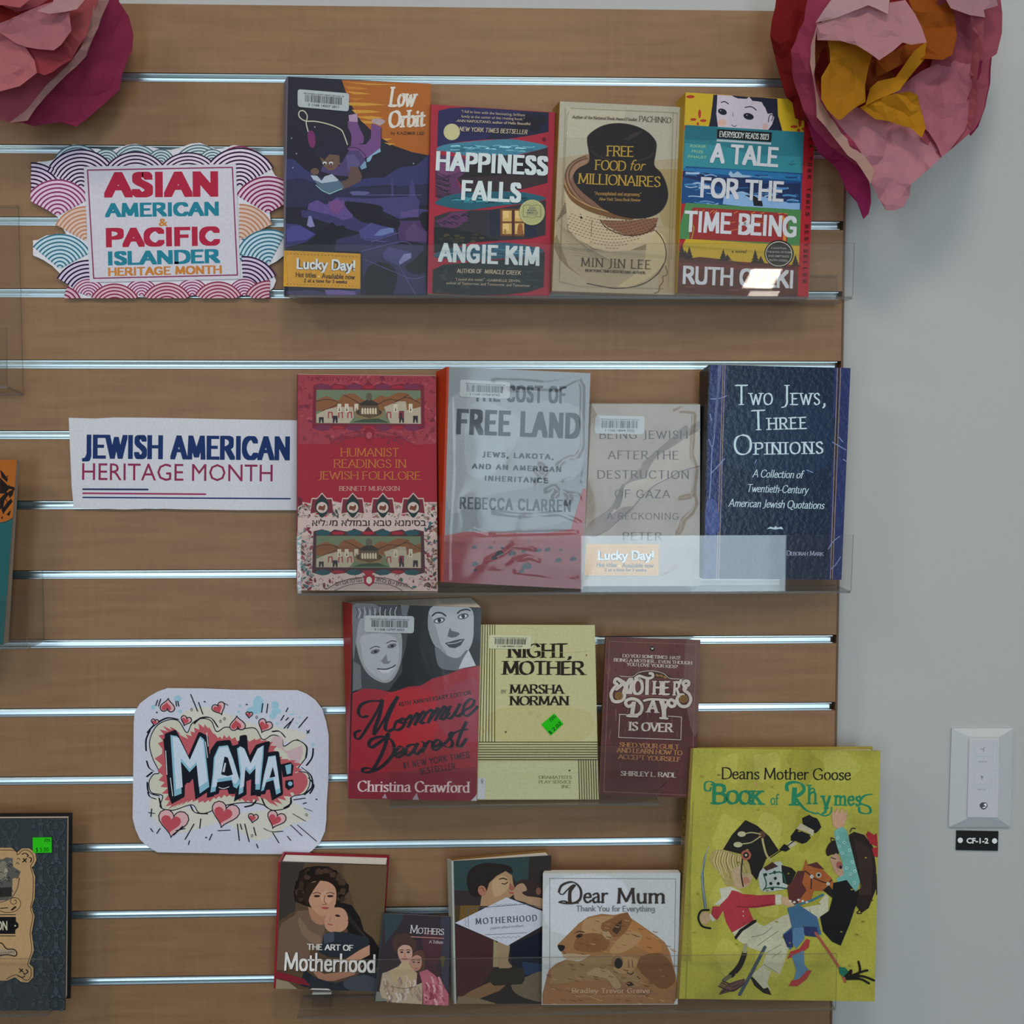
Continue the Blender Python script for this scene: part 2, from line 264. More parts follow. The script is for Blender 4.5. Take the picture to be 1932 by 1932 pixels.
# ---------------------------------------------------------------- printed artwork
def homography(src):
    """src: 4 image points TL TR BR BL -> matrix taking image point to unit square (u right, v down)"""
    (x0, y0), (x1, y1), (x2, y2), (x3, y3) = src
    dx1, dx2, sx = x1 - x2, x3 - x2, x0 - x1 + x2 - x3; dy1, dy2, sy = y1 - y2, y3 - y2, y0 - y1 + y2 - y3
    den = dx1 * dy2 - dx2 * dy1; g = (sx * dy2 - dx2 * sy) / den; h = (dx1 * sy - sx * dy1) / den
    return Matrix(((x1 - x0 + g * x1, x3 - x0 + h * x3, x0), (y1 - y0 + g * y1, y3 - y0 + h * y3, y0), (g, h, 1))).inverted()
LAY = 4e-6
class Art:
    """flat print on a quad. Print coordinates are read off on the photographed cover."""
    def __init__(s, q2, q3, E=.6, z=0, clip=True):
        s.H = homography(q2); s.q = [Vector(v) for v in q3]; s.E = E; s.z = z; s.clip = clip
        n = (s.q[1] - s.q[0]).cross(s.q[3] - s.q[0]).normalized()
        s.n = n if n.y < 0 else -n
        s.V = []; s.Fc = []; s.C = []; s.k = 1; s.hold = False
    def uv(s, p):
        v = s.H @ Vector((p[0], p[1], 1)); return v.x / v.z, v.y / v.z
    def pt(s, u, v, z): 
        q = s.q; return (q[0] * (1 - u) + q[1] * u) * (1 - v) + (q[3] * (1 - u) + q[2] * u) * v + s.n * z
    def col(s, c):
        if isinstance(c, str): c = [max(.004, min(.88, (a - .004) / s.E)) for a in hexlin(c)]
        return c
    def raw(s, tris, c, step=True, idx=None):
        c = s.col(c); z0 = s.z + s.k * LAY; s.j = getattr(s, 'j', 0)
        for ti, t in enumerate(tris):
            z = z0 + ((idx[ti] if idx else s.j) % 7) * 5e-7
            t = [s.uv(p) for p in t]
            if s.clip and any(not (0 <= a <= 1 and 0 <= b <= 1) for a, b in t):
                for ax, sg, lim in ((0, 1, 0), (0, -1, -1), (1, 1, 0), (1, -1, -1)):
                    o = []
                    for i in range(len(t)):
                        a, b = t[i - 1], t[i]; da, db = a[ax] * sg - lim, b[ax] * sg - lim
                        if (da < 0) != (db < 0):
                            f = da / (da - db); o.append((a[0] + (b[0] - a[0]) * f, a[1] + (b[1] - a[1]) * f))
                        if db >= 0: o.append(b)
                    t = o
                    if len(t) < 3: break
                if len(t) < 3: continue
            ar = sum(t[i - 1][0] * t[i][1] - t[i][0] * t[i - 1][1] for i in range(len(t)))
            if abs(ar) < 1e-9: continue
            if ar > 0: t = t[::-1]
            b = len(s.V); s.V += [s.pt(a, c2, z) for a, c2 in t]; s.Fc.append(tuple(range(b, b + len(t)))); s.C.append(c)
        if step and not s.hold: s.k += 1
        elif s.hold: s.j += 1
    def p(s, c, xy, sm=0):
        """filled shape; xy flat list; sm=1 smooth outline"""
        P = [(xy[i], xy[i + 1]) for i in range(0, len(xy), 2)]
        if sm: P = smooth_pts(P, 4, True)
        s.raw([[P[i] for i in t] for t in tessellate_polygon([[Vector((a, b, 0)) for a, b in P]])], c)
    def r(s, c, x0, y0, x1, y1): s.p(c, [x0, y0, x1, y0, x1, y1, x0, y1])
    def base(s, c):
        b = len(s.V); s.V += [s.pt(u, v, s.z) for u, v in ((0, 0), (0, 1), (1, 1), (1, 0))]; s.Fc.append((b, b + 1, b + 2, b + 3)); s.C.append(s.col(c))
    def e(s, c, cx, cy, rx, ry=None, rot=0, n=22, a0=0, a1=360):
        ry = ry or rx; rr = math.radians(rot); P = []
        full = a1 - a0 >= 360
        for i in range(n if full else n + 1):
            t = math.radians(a0 + (a1 - a0) * i / n); x, y = rx * math.cos(t), ry * math.sin(t)
            P += [cx + x * math.cos(rr) - y * math.sin(rr), cy + x * math.sin(rr) + y * math.cos(rr)]
        s.p(c, P)
    def s_(s, c, w, xy, sm=1, closed=0, nibw=None, ang=0):
        P = [(xy[i], xy[i + 1]) for i in range(0, len(xy), 2)]
        if closed and not sm: P.append(P[0])
        if sm: P = smooth_pts(P, 5, bool(closed)); P = P + [P[0]] if closed else P
        pen = disc(w / 2) if nibw is None else nib(w, nibw, math.radians(ang))
        for h in sweep(P, pen):
            s.j = getattr(s, 'j', 0) + 1; s.raw([[h[0], h[i], h[i + 1]] for i in range(1, len(h) - 1)], c, step=False)
        s.k += 0 if s.hold else 1
    def t(s, txt, xa, ya, xb, yb, h, c, f='b', shear=0, fit=1, **kw):
        """lettering: baseline from (xa,ya) to (xb,yb), cap height h"""
        dx, dy = xb - xa, yb - ya; L = math.hypot(dx, dy); ux, uy = dx / L, dy / L; vx, vy = uy, -ux
        def place(x, y): x += y * shear; return (xa + ux * x + vx * y, ya + uy * x + vy * y)
        if f == 'b':
            global CAPH
            if CAPH is None: CAPH = max(v[1] for v in bfont_text('H')[0])
            vs, fs = bfont_text(txt, kw.get('bold', 0), kw.get('track', 1))
            if not vs: return
            mn = min(v[0] for v in vs); mx = max(v[0] for v in vs); k = L / (mx - mn); kh = h / CAPH
            s.raw([[place((vs[i][0] - mn) * k, vs[i][1] * kh) for i in ff] for ff in fs], c)
        else:
            if f == 'h': kw = {'thick': 2.3, 'thin': 2.1, 'serif': 0, 'ang': 0, **kw}
            kw['track'] = kw.get('track', 0) + (max(0, kw.get('thick', 1.5) - 1.1) * .75 if kw.get('serif', 1) == 0 else max(0, kw.get('thick', 1.5) - 1.2) * .3)
            pl, wd = skel_text(txt, **kw); th_ = kw.get('thin', .55); xs = [q[0] for p_ in pl for q in p_]; mn, mx = min(xs), max(xs); k = L / (mx - mn)
            T = []; ix = []
            for pi_, p_ in enumerate(pl):
                hh = [place((a - mn) * k, (b + th_ / 2) * h / (10 + th_)) for a, b in p_]
                T += [[hh[0], hh[i], hh[i + 1]] for i in range(1, len(hh) - 1)]; ix += [pi_] * (len(hh) - 2)
            s.raw(T, c, idx=ix)
    def lines(s, txts, cx0, y0, ws, dy, h, c, slope=0, **kw):
        """centred lines: cx0 centre, first baseline y0, list of widths"""
        for i, (t, w_) in enumerate(zip(txts, ws)):
            y = y0 + dy * i
            s.t(t, cx0 - w_ / 2, y - slope * w_ / 2, cx0 + w_ / 2, y + slope * w_ / 2, h, c, **kw)
    def done(s, name, m, parent, extra=None):
        V, Fc, C, fm = s.V, s.Fc, s.C, [0] * len(s.Fc)
        mats = [m]
        if extra:                      # solid body below the print
            ev, ef, em, ec = extra; b = len(V); V = V + [Vector(v) for v in ev]; Fc = Fc + [tuple(i + b for i in f) for f in ef]
            C = C + [s.col(ec)] * len(ef); fm += [1 if em else 0] * len(ef)
            if em: mats.append(em)
        return build(name, V, Fc, mats, fm, parent, C)

def crop(x0, y0, k):
    return lambda xy: [(x0 + xy[i] / k, y0 + xy[i + 1] / k) for i in range(0, len(xy), 2)]
def book(label, cr, quad, dep, back, t, cover=.0005, inset=0, cc=('333', None), pages=PAGES, m=P_SATIN, E=.6, spine=None, cat='book', name='book', group=None, side='L', bdx=.15):
    """cr crop mapping; quad TL TR BR BL in crop px; dep metres before the wall TL TR BR BL; back: px offset (dx, dy) of the rear top corners
    -> (root, Art for the front, function to finish)"""
    q2 = [(quad[i], quad[i + 1]) for i in range(0, 8, 2)]; q = cr(quad)
    Fq = [at(x, y, d) for (x, y), d in zip(q, dep)]
    nn = (Fq[2] - Fq[3]).cross(Fq[0] - Fq[3]); rv = Fq[1] - CAM; Fq[1] = CAM + rv * ((Fq[3] - CAM).dot(nn) / rv.dot(nn))   # a flat cover
    back = tuple(back) if len(back) == 4 else tuple(back) * 2
    bq = cr([quad[0] + back[0], quad[1] + back[1], quad[2] + back[2], quad[3] + back[3]])
    o0 = at(*bq[0], dep[0] - t) - Fq[0]; o1 = at(*bq[1], dep[1] - t) - Fq[1]
    offs = [o0, o1, Vector((o1.x * bdx, o1.y, 0)), Vector((o0.x * bdx, o0.y, 0))]
    Bq = [f + o for f, o in zip(Fq, offs)]
    base = (Fq[2] + Fq[3] + Bq[2] + Bq[3]) / 4
    root = empty(name, base, label, cat, group)
    lerp = lambda a, b, k: a + (b - a) * k
    k = cover / t
    fb = [lerp(a, b, k) for a, b in zip(Fq, Bq)]; bb = [lerp(a, b, 1 - k) for a, b in zip(Fq, Bq)]
    art = Art(q2, Fq, E)
    def finish():
        v, f = hexa([p for p in Fq], fb)
        art.done('front_cover', m, root, (v, f[1:], None, cc[0]))
        v, f = hexa(bb, Bq); build('back_cover', v, f, m, None, root, [art.col(cc[1] or cc[0])] * 6)
        # page block, set in from the boards
        ix = (Fq[1] - Fq[0]).normalized() * inset; iz = (Fq[0] - Fq[3]).normalized() * inset
        sL, sR = (.3, 1) if side == 'L' else (1, .3)
        ins = [ix * sL - iz, -ix * sR - iz, -ix * sR + iz, ix * sL + iz]
        e_ = .00002
        v, f = hexa([lerp(a, b, k) + (b - a) * e_ + i for a, b, i in zip(Fq, Bq, ins)], [lerp(a, b, 1 - k) - (b - a) * e_ + i for a, b, i in zip(Fq, Bq, ins)])
        build('page_block', v, f, pages, None, root)
        a, b = ((0, 3) if side == 'L' else (1, 2))
        th = max(cover, .0006); ex = ix.normalized() if inset else (Fq[1] - Fq[0]).normalized()
        ex = -ex if side == 'L' else ex
        P = [Fq[a], Fq[b]]; B_ = [Bq[a], Bq[b]]
        if side == 'L': Fr = [B_[0] + ex * th, P[0] + ex * th, P[1] + ex * th, B_[1] + ex * th]; In = [B_[0], P[0], P[1], B_[1]]
        else: Fr = [P[0] + ex * th, B_[0] + ex * th, B_[1] + ex * th, P[1] + ex * th]; In = [P[0], B_[0], B_[1], P[1]]
        sa = Art([(0, 0), (100, 0), (100, 1000), (0, 1000)], Fr, E); sa.n = ex; sa.base(spine[0] if spine else cc[0])
        if spine and len(spine) > 1: spine[1](sa)
        v, f = hexa(Fr, In); sa.done('spine', m, root, (v, f[1:], None, spine[0] if spine else cc[0]))
        return root
    root['_'] = 0; del root['_']
    return root, art, finish, Fq
def sub(art, quad, z=.0003):
    """a sticker lying on the same cover"""
    q2 = [(quad[i], quad[i + 1]) for i in range(0, 8, 2)]
    q3 = [art.pt(*art.uv(p), art.k * LAY + z) for p in q2]
    return Art(q2, q3, art.E)
def barcode(art, root, quad, num, faint=0, seed=1):
    b = sub(art, quad, .0004); (x0, y0), (x1, y1), (x2, y2), (x3, y3) = [(quad[i], quad[i + 1]) for i in range(0, 8, 2)]
    P = lambda u, v: ((x0 * (1 - u) + x1 * u) * (1 - v) + (x3 * (1 - u) + x2 * u) * v, (y0 * (1 - u) + y1 * u) * (1 - v) + (y3 * (1 - u) + y2 * u) * v)
    def R_(c, u0, v0, u1, v1): b.p(c, [*P(u0, v0), *P(u1, v0), *P(u1, v1), *P(u0, v1)])
    # rounded white label
    pts = []
    for cx, cy, a in ((.95, .14, -90), (.95, .86, 0), (.05, .86, 90), (.05, .14, 180)):
        for k in range(4):
            an = math.radians(a + 30 * k); pts += P(cx + .05 * math.cos(an), cy + .14 * math.sin(an))
    b.p('8f9496' if faint == 0 else 'a3a385', pts)
    rnd = random.Random(seed); u = .14
    while u < .86:
        wd = rnd.choice((.006, .006, .012, .018)); R_('2a2c30', u, .27, u + wd, .68); u += wd + rnd.choice((.006, .009, .014))
    def T(txt, u0, v, u1, h): xa, ya = P(u0, v); xb, yb = P(u1, v); b.t(txt, xa, ya, xb, yb, h * math.hypot(x3 - x0, y3 - y0), '26282c', bold=.01)
    T('MULTNOMAH COUNTY LIBRARY PORTLAND, OR', .12, .24, .9, .07); T(num, .2, .88, .8, .13)
    b.done('barcode_sticker', P_SATIN, root)
def lucky(art, root, q, seed=0):
    b = sub(art, q, .0005); (x0, y0), (x1, y1), (x2, y2), (x3, y3) = [(q[i], q[i + 1]) for i in range(0, 8, 2)]
    P = lambda u, v: ((x0 * (1 - u) + x1 * u) * (1 - v) + (x3 * (1 - u) + x2 * u) * v, (y0 * (1 - u) + y1 * u) * (1 - v) + (y3 * (1 - u) + y2 * u) * v)
    b.base('b07f22')
    H = math.hypot(x3 - x0, y3 - y0)
    for v in (.09, .93):
        for i in range(21): b.e('4a2f10', *P(.05 + .045 * i, v), H * .013, n=6)
    def T(txt, u0, v, u1, h, c, **k): b.t(txt, *P(u0, v), *P(u1, v), h * H, c, **k)
    T('Lucky Day!', .17, .51, .93, .29, '3a2a14', f='s', thick=3.1, thin=2.8, serif=0); T('Lucky Day!', .17, .5, .93, .3, 'b9bdc0', f='s', thick=1.7, thin=1.4, serif=0)
    T('Hot titles', .16, .73, .43, .14, '332208', f='s', thick=1.7, thin=1.2, serif=0); T('Available now', .5, .74, .93, .14, '332208', f='s', thick=1.7, thin=1.2, serif=0)
    b.e('e5cf8a', *P(.465, .69), H * .025, n=8)
    T('2 at a time for 3 weeks', .27, .865, .83, .1, '332208', f='s', thick=1.8, thin=1.3, serif=0)
    b.done('checkout_sticker', P_SATIN, root)
def jacket(Fq, root, m=JACKET, amp=.0006, seed=0, nx=90, ny=130, off=.0016, art=None, creases=(), ch=.0013, cw=.0085):
    """loose clear film over the front of a book, with real wrinkles and sharp creases"""
    n = (Fq[1] - Fq[0]).cross(Fq[3] - Fq[0]).normalized(); n = n if n.y < 0 else -n
    V = []; Fc = []; seg = []
    for q in creases:
        P = [art.uv((q[i], q[i + 1])) for i in range(0, len(q), 2)]; seg += [(a, b) for a, b in zip(P, P[1:])]
    for j in range(ny + 1):
        for i in range(nx + 1):
            u, v = i / nx, j / ny
            p = (Fq[0] * (1 - u) + Fq[1] * u) * (1 - v) + (Fq[3] * (1 - u) + Fq[2] * u) * v
            q = noise.fractal(Vector((u * 1.8 + seed, v * 2.4, seed * 3.1)), .8, 2.0, 2)
            ed = min(1, min(u, 1 - u, v, 1 - v) * 8); h = amp * abs(q) * 1.4; best = 9
            for a, b in seg:
                dx, dy = b[0] - a[0], (b[1] - a[1]) * 1.45; L = dx * dx + dy * dy + 1e-9; t = max(0, min(1, ((u - a[0]) * dx + (v - a[1]) * 1.45 * dy) / L))
                best = min(best, math.hypot(u - a[0] - t * dx, (v - a[1]) * 1.45 - t * dy))
            if best < cw * 4: h += ch * math.exp(-(best / cw) ** 2) * (.7 + .6 * noise.noise(Vector((u * 14, v * 14, seed))))
            V.append(p + n * (off + h * ed))
    for j in range(ny):
        for i in range(nx): a = j * (nx + 1) + i; Fc.append((a, a + nx + 1, a + nx + 2, a + 1))
    return build('clear_jacket', V, Fc, m, None, root, smooth=True)
# ================================================================= the room
WALLC = (.50, .505, .495)
wallm = mat('painted_plaster_wall', WALLC, .75, spec=.25); noise_bump(wallm, 160, .12, .0012)
floorm = mat('grey_carpet', (.16, .15, .15), .95, spec=.1); noise_bump(floorm, 500, .6, .003)
ceilm = mat('white_ceiling_tile', (.75, .75, .73), .9, spec=.1); noise_bump(ceilm, 260, .3, .001)
X0, X1, YB, YF, H = -3.2, 2.6, -4.0, .026, 2.9
def struct(name, v, f, m): o = build(name, v, f, m); o['kind'] = 'structure'; return o
struct('wall_front', *box(X0 - .1, X1 + .1, YF, YF + .1, 0, H), wallm)
struct('wall_left', *box(X0 - .1, X0, YB, YF, 0, H), wallm)
struct('wall_right', *box(X1, X1 + .1, YB, YF, 0, H), wallm)
struct('floor', *box(X0 - .1, X1 + .1, YB - .1, YF + .1, -.1, 0), floorm)
struct('ceiling', *box(X0 - .1, X1 + .1, YB - .1, YF + .1, H, H + .1), ceilm)
# rear wall with its two window openings
bwV, bwF = [], []
def addbox(V, Fc, *a):
    v, f = box(*a); b = len(V); V += v; Fc += [tuple(i + b for i in q) for q in f]
xs = [X0 - .1]
for x0, x1, z0, z1 in WINS:
    addbox(bwV, bwF, xs[-1], x0, YB - .1, YB, 0, H); addbox(bwV, bwF, x0, x1, YB - .1, YB, 0, z0); addbox(bwV, bwF, x0, x1, YB - .1, YB, z1, H); xs.append(x1)
addbox(bwV, bwF, xs[-1], X1 + .1, YB - .1, YB, 0, H)
struct('wall_back', bwV, bwF, wallm)
framem = mat('window_frame_paint', (.3, .3, .3), .5)
for i, (x0, x1, z0, z1) in enumerate(WINS):
    V, Fc = [], []
    for a in ((x0, x0 + .04, z0, z1), (x1 - .04, x1, z0, z1), (x0, x1, z0, z0 + .04), (x0, x1, z1 - .04, z1)):
        addbox(V, Fc, a[0], a[1], YB - .06, YB - .01, a[2], a[3])
    struct('window_%d' % (i + 1), V, Fc, framem)
# ---------------------------------------------------------------- slatwall
wood = mat('maple_laminate', rough=.45, spec=.28); t = wood.node_tree; b = t.nodes['Principled BSDF']
tc = node(wood, 'ShaderNodeTexCoord')
def nz(sx, sz, scale, detail, dist=0):
    mp = node(wood, 'ShaderNodeMapping'); mp.inputs['Scale'].default_value = (sx, 1, sz)
    n = node(wood, 'ShaderNodeTexNoise'); n.inputs['Scale'].default_value = scale; n.inputs['Detail'].default_value = detail; n.inputs['Distortion'].default_value = dist
    t.links.new(tc.outputs['Object'], mp.inputs[0]); t.links.new(mp.outputs[0], n.inputs['Vector']); return n
n1 = nz(.09, 1, 130, 6, .4); n2 = nz(1, .09, 160, 4); n3 = nz(.35, 1, 9, 3)
m1 = node(wood, 'ShaderNodeMath'); m1.operation = 'MULTIPLY'; m1.inputs[1].default_value = .5
m2 = node(wood, 'ShaderNodeMath'); m2.operation = 'MULTIPLY_ADD'; m2.inputs[1].default_value = .22
m3 = node(wood, 'ShaderNodeMath'); m3.operation = 'MULTIPLY_ADD'; m3.inputs[1].default_value = .3
t.links.new(n1.outputs['Fac'], m1.inputs[0]); t.links.new(n2.outputs['Fac'], m2.inputs[0]); t.links.new(m1.outputs[0], m2.inputs[2])
t.links.new(n3.outputs['Fac'], m3.inputs[0]); t.links.new(m2.outputs[0], m3.inputs[2])
cr_ = node(wood, 'ShaderNodeValToRGB'); cr_.color_ramp.elements[0].position = .3; cr_.color_ramp.elements[1].position = .72
cr_.color_ramp.elements[0].color = (.198, .103, .044, 1); cr_.color_ramp.elements[1].color = (.348, .198, .102, 1)
cr_.color_ramp.elements[0].position = .22; cr_.color_ramp.elements[1].position = .8
t.links.new(m3.outputs[0], cr_.inputs[0]); t.links.new(cr_.outputs[0], b.inputs['Base Color'])
band = mat('dark_edge_band', (.12, .06, .03), .5)
metal = mat('brushed_aluminium', (.66, .74, .77), .32, metal=1)
mdf = mat('raw_board_core', (.16, .1, .06), .9)
BX0, BX1 = -1.35, at(1583, 1150, 0).x
TOPZ = Z0 + .0715
NS = 15
panel = empty('slatwall_panel', (BX0, .019, Z0 - 14.5 * PITCH), 'tan wood grain slatwall panel with horizontal metal-lined grooves', 'slatwall')
GH = .0098          # groove opening
zs = [TOPZ] + [Z0 - k * PITCH - GH for k in range(NS)]
ze = [Z0 - k * PITCH for k in range(NS)] + [Z0 - NS * PITCH]
BE = BX1 - .0025
for i, (zt, zb) in enumerate(zip(zs, ze)):
    o = build('wood_slat', *box(BX0, BE, 0, .012, zb, zt), wood, parent=panel)
build('backing_board', *box(BX0, BE, .0125, .0255, ze[-1], TOPZ), mdf, parent=panel)
build('edge_banding', *box(BE + .0001, BX1, -.0003, .0255, ze[-1], TOPZ + .0003), band, parent=panel)
for k in range(NS):
    zt = Z0 - k * PITCH; zb = zt - GH
    # extruded channel: upper lip, throat, rear face, lower lip
    prof = [(.0004, zt - .0009), (.0004, zt - .0017), (.0014, zt - .0018), (.0085, zt - .0034), (.0089, zt - .0048), (.0088, zt - .0066), (.0085, zb + .0016), (.0084, zb + .0011), (.0010, zb + .0010), (.0004, zb + .0012), (.0004, zb + .0005), (.0060, zb + .0001), (.0118, zb - .0008), (.0122, zt + .0001), (.0060, zt - .0004)]
    n = len(prof); V = [(BX0, y, z) for y, z in prof] + [(BE - .004, y, z) for y, z in prof]
    Fc = [(i, (i + 1) % n, n + (i + 1) % n, n + i) for i in range(n)]
    build('groove_insert', V, Fc, metal, parent=panel)
# ---------------------------------------------------------------- acrylic shelves
def acrylic(label, lip, d, drop_z=None, back_h=.0, x_pad=0, group='clear acrylic shelves on the slatwall', depth_z=.006, tilt=0, ztop=None):
    """lip: image points of the front lip TL TR BR BL; d: distance of the lip in front of the wall"""
    TL, TR, BR, BL = [at(lip[i], lip[i + 1], d) for i in range(0, 8, 2)]
    BR = at(lip[4], lip[5], d + tilt); BL = at(lip[6], lip[7], d + tilt)
    if ztop: BL.z = BR.z = ztop
    T = .0026; root = empty('acrylic_shelf', (BL + BR) / 2, label, 'shelf', group)
    def slab(name, P, nrm):
        nrm = Vector(nrm); Q = [p + nrm * T for p in P]; V = list(P) + Q
        fs = [tuple(f) for f in BOXF]; fm = [0, 0, 1, 1, 1, 1]
        o = build(name, V, fs, [ACRYL, ACRYL_EDGE], fm, root); return o
    slab('front_lip', [TL, TR, BR, BL], (0, -1, 0))
    up = Vector((0, 0, depth_z))
    b0, b1 = Vector((BL.x, -.0035, BL.z)) + up, Vector((BR.x, -.0035, BR.z)) + up
    g = Vector((0, .0003, 0))
    slab('tray', [b0, b1, BR + g, BL + g], (0, 0, -1))
    bh = Vector((0, 0, back_h or .03))
    slab('back_plate', [b0 + bh, b1 + bh, b1 + Vector((0, 0, .0003)), b0 + Vector((0, 0, .0003))], (0, 1, 0))
    return root
# ---------------------------------------------------------------- wall control
swm = mat('white_plastic_plate', (.55, .56, .57), .4, spec=.4); swi = mat('white_plastic_keypad', (.6, .6, .64), .35, spec=.4)
c9 = crop(1770, 1350, 6.9)
WD = -YF
def wq(xy, d=0): return [at(x, y, WD + d) for x, y in c9(xy)]
sw = empty('fan_and_light_control', at(1848, 1465, WD), 'white wall switch for fan and lamp on the plaster right of the slatwall', 'wall switch')
o4 = wq([165, 160, 965, 160, 925, 1440, 125, 1440]); i4 = wq([405, 275, 805, 275, 790, 1350, 375, 1345], .0075); bk = o4; o4 = [p + Vector((0, -.0028, 0)) for p in bk]
V = i4 + o4 + bk; Fc = [(0, 1, 2, 3)] + [(4 + i, 4 + (i + 1) % 4, (i + 1) % 4, i) for i in range(4)] + [(8 + i, 8 + (i + 1) % 4, 4 + (i + 1) % 4, 4 + i) for i in range(4)] + [(11, 10, 9, 8)]
build('wall_plate', V, Fc, swm, parent=sw)
kp = [405, 300, 800, 300, 785, 1335, 380, 1330]
kq = wq(kp, .0092); kv, kf = hexa(kq, [p + Vector((0, .0015, 0)) for p in kq])
pad = build('keypad', kv, kf, swi, parent=sw); bevel(pad, .001, 2)
A = Art([(kp[i], kp[i + 1]) for i in range(0, 8, 2)], [p + Vector((0, -.00004, 0)) for p in kq], .4)
g1 = '7d828a'
def rr(a, x0, y0, x1, y1, c, w): a.s_(c, w, [x0 + 12, y0, x1 - 12, y0, x1, y0 + 12, x1, y1 - 12, x1 - 12, y1, x0 + 12, y1, x0, y1 - 12, x0, y0 + 12], sm=0, closed=1)
rr(A, 478, 345, 683, 525, g1, 4); rr(A, 472, 530, 678, 658, g1, 5); rr(A, 466, 705, 672, 885, g1, 4); rr(A, 462, 890, 664, 1018, g1, 5)
rr(A, 712, 345, 765, 662, g1, 6); rr(A, 700, 705, 752, 1022, g1, 6)
for a in (-10, 110, 230):
    A.s_('5e6268', 9, [585, 435, 585 + 32 * math.cos(math.radians(a + 80)), 435 + 32 * math.sin(math.radians(a + 80))], sm=0)
A.e('5a5e64', 570, 790, 15, 14); A.p('5a5e64', [560, 798, 580, 798, 574, 826, 567, 826])
for k in range(8):
    an = k * math.pi / 4; A.s_('7a7e84', 2.5, [570 + 19 * math.cos(an), 790 + 19 * math.sin(an), 570 + 25 * math.cos(an), 790 + 25 * math.sin(an)], sm=0)
A.t('AUTO', 522, 604, 634, 606, 20, '63676d', bold=.02); A.t('AUTO', 514, 964, 624, 966, 20, '63676d', bold=.02)
A.s_(g1, 3, [735, 368, 750, 368], sm=0); A.s_(g1, 3, [742, 361, 742, 375], sm=0); A.s_(g1, 3, [733, 640, 746, 640], sm=0); A.s_(g1, 3, [728, 727, 742, 727], sm=0); A.s_(g1, 3, [735, 720, 735, 734], sm=0); A.s_(g1, 3, [722, 1000, 735, 1000], sm=0)
for i in range(7): A.e('8a8f96', 450 - i * .8, 378 + i * 41, 6, 6, n=8)
A.e(g1, 656, 567, 5, 5, n=8); A.e(g1, 650, 927, 5, 5, n=8)
A.p('33363b', [540, 1155, 560, 1132, 590, 1125, 620, 1130, 640, 1145, 640, 1175, 622, 1205, 590, 1222, 560, 1205, 542, 1178], 1)
A.p('a4a6b0', [590, 1160, 600, 1140, 630, 1142, 632, 1165, 618, 1185, 606, 1165]); A.p('a4a6b0', [575, 1192, 602, 1180, 622, 1192, 600, 1200, 580, 1203])
A.done('keypad_marks', P_SATIN, pad)
# engraved tag
tq = [240, 1498, 786, 1508, 778, 1762, 232, 1752]; tw = wq(tq, .0016)
A = Art([(tq[i], tq[i + 1]) for i in range(0, 8, 2)], [p + Vector((0, -.00003, 0)) for p in tw], .5); A.base('0a0b0c')
A.e('b4b3b5', 288, 1624, 34, 35); A.e('b4b3b5', 735, 1632, 34, 35)
A.t('CF-1-2', 368, 1662, 655, 1664, 66, 'b9c0c0', bold=.035)
v, f = hexa(tw, [p + Vector((0, .0014, 0)) for p in tw])
tag(A.done('engraved_tag', mat_tag := print_mat('engraved_plastic', .35), None, (v, f, None, '0a0b0c')), 'small black rectangular tag reading CF-1-2 below the wall control', 'label plate')

# ================================================================= paper signs
# --- heritage month sign in scalloped waves
c0 = crop(0, 0, 3.45)
out = [205, 1100, 245, 1052, 300, 1050, 345, 1040, 385, 1000, 430, 955, 480, 938, 530, 945, 590, 965, 640, 968, 700, 992, 760, 965, 820, 945, 880, 935, 940, 950, 1010, 962, 1050, 975, 1110, 975, 1170, 960, 1240, 935, 1300, 930, 1350, 950, 1400, 968, 1450, 965, 1520, 945, 1590, 955, 1660, 985, 1715, 1035, 1760, 1085, 1790, 1140, 1846, 1180, 1852, 1290, 1815, 1345, 1755, 1380, 1760, 1430, 1720, 1470, 1690, 1500, 1750, 1492, 1850, 1510, 1850, 1660, 1800, 1700, 1750, 1725, 1770, 1770, 1797, 1825, 1780, 1870, 1745, 1903, 1650, 1904, 1521, 1910, 1429, 1894, 1327, 1917, 1220, 1926, 1122, 1899, 955, 1931, 839, 1938, 700, 1905, 625, 1941, 505, 1941, 454, 1871, 400, 1790, 340, 1730, 280, 1690, 215, 1660, 215, 1562, 245, 1560, 300, 1530, 400, 1522, 430, 1520, 405, 1480, 375, 1410, 300, 1360, 245, 1310, 215, 1240, 200, 1170]
ROOTS = {}
def paper_sign(label, crp, outline, quad, d, cat='sign', E=.58, name='paper_sign', warp=0):
    """cut sheet; its art lies flush on it"""
    q = crp(quad); q3 = [at(x, y, d) for x, y in q]
    a = Art([(quad[i], quad[i + 1]) for i in range(0, 8, 2)], q3, E)
    a.label, a.cat, a.nm = label, cat, name; a.out = outline
    return a
def finish_sign(a, m=P_MATTE, c='b3b0b6'):
    P = [(a.out[i], a.out[i + 1]) for i in range(0, len(a.out), 2)]
    n = len(P); fr = [a.pt(*a.uv(p), 0) for p in P]; bk = [v - a.n * .0004 for v in fr]
    tri = tessellate_polygon([[Vector((x, y, 0)) for x, y in P]])
    fs = [tuple(t) for t in tri] + [(t[2] + n, t[1] + n, t[0] + n) for t in tri] + [(i, (i + 1) % n, n + (i + 1) % n, n + i) for i in range(n)]
    o = a.done(a.nm, m, None, (fr + bk, fs, None, c)); tag(o, a.label, a.cat); return o
S = paper_sign('paper sign with scalloped wave border reading Asian American and Pacific Islander Heritage Month', c0, out, [200, 930, 1850, 930, 1850, 1942, 200, 1942], .0035)
W = 'b7a9b6'
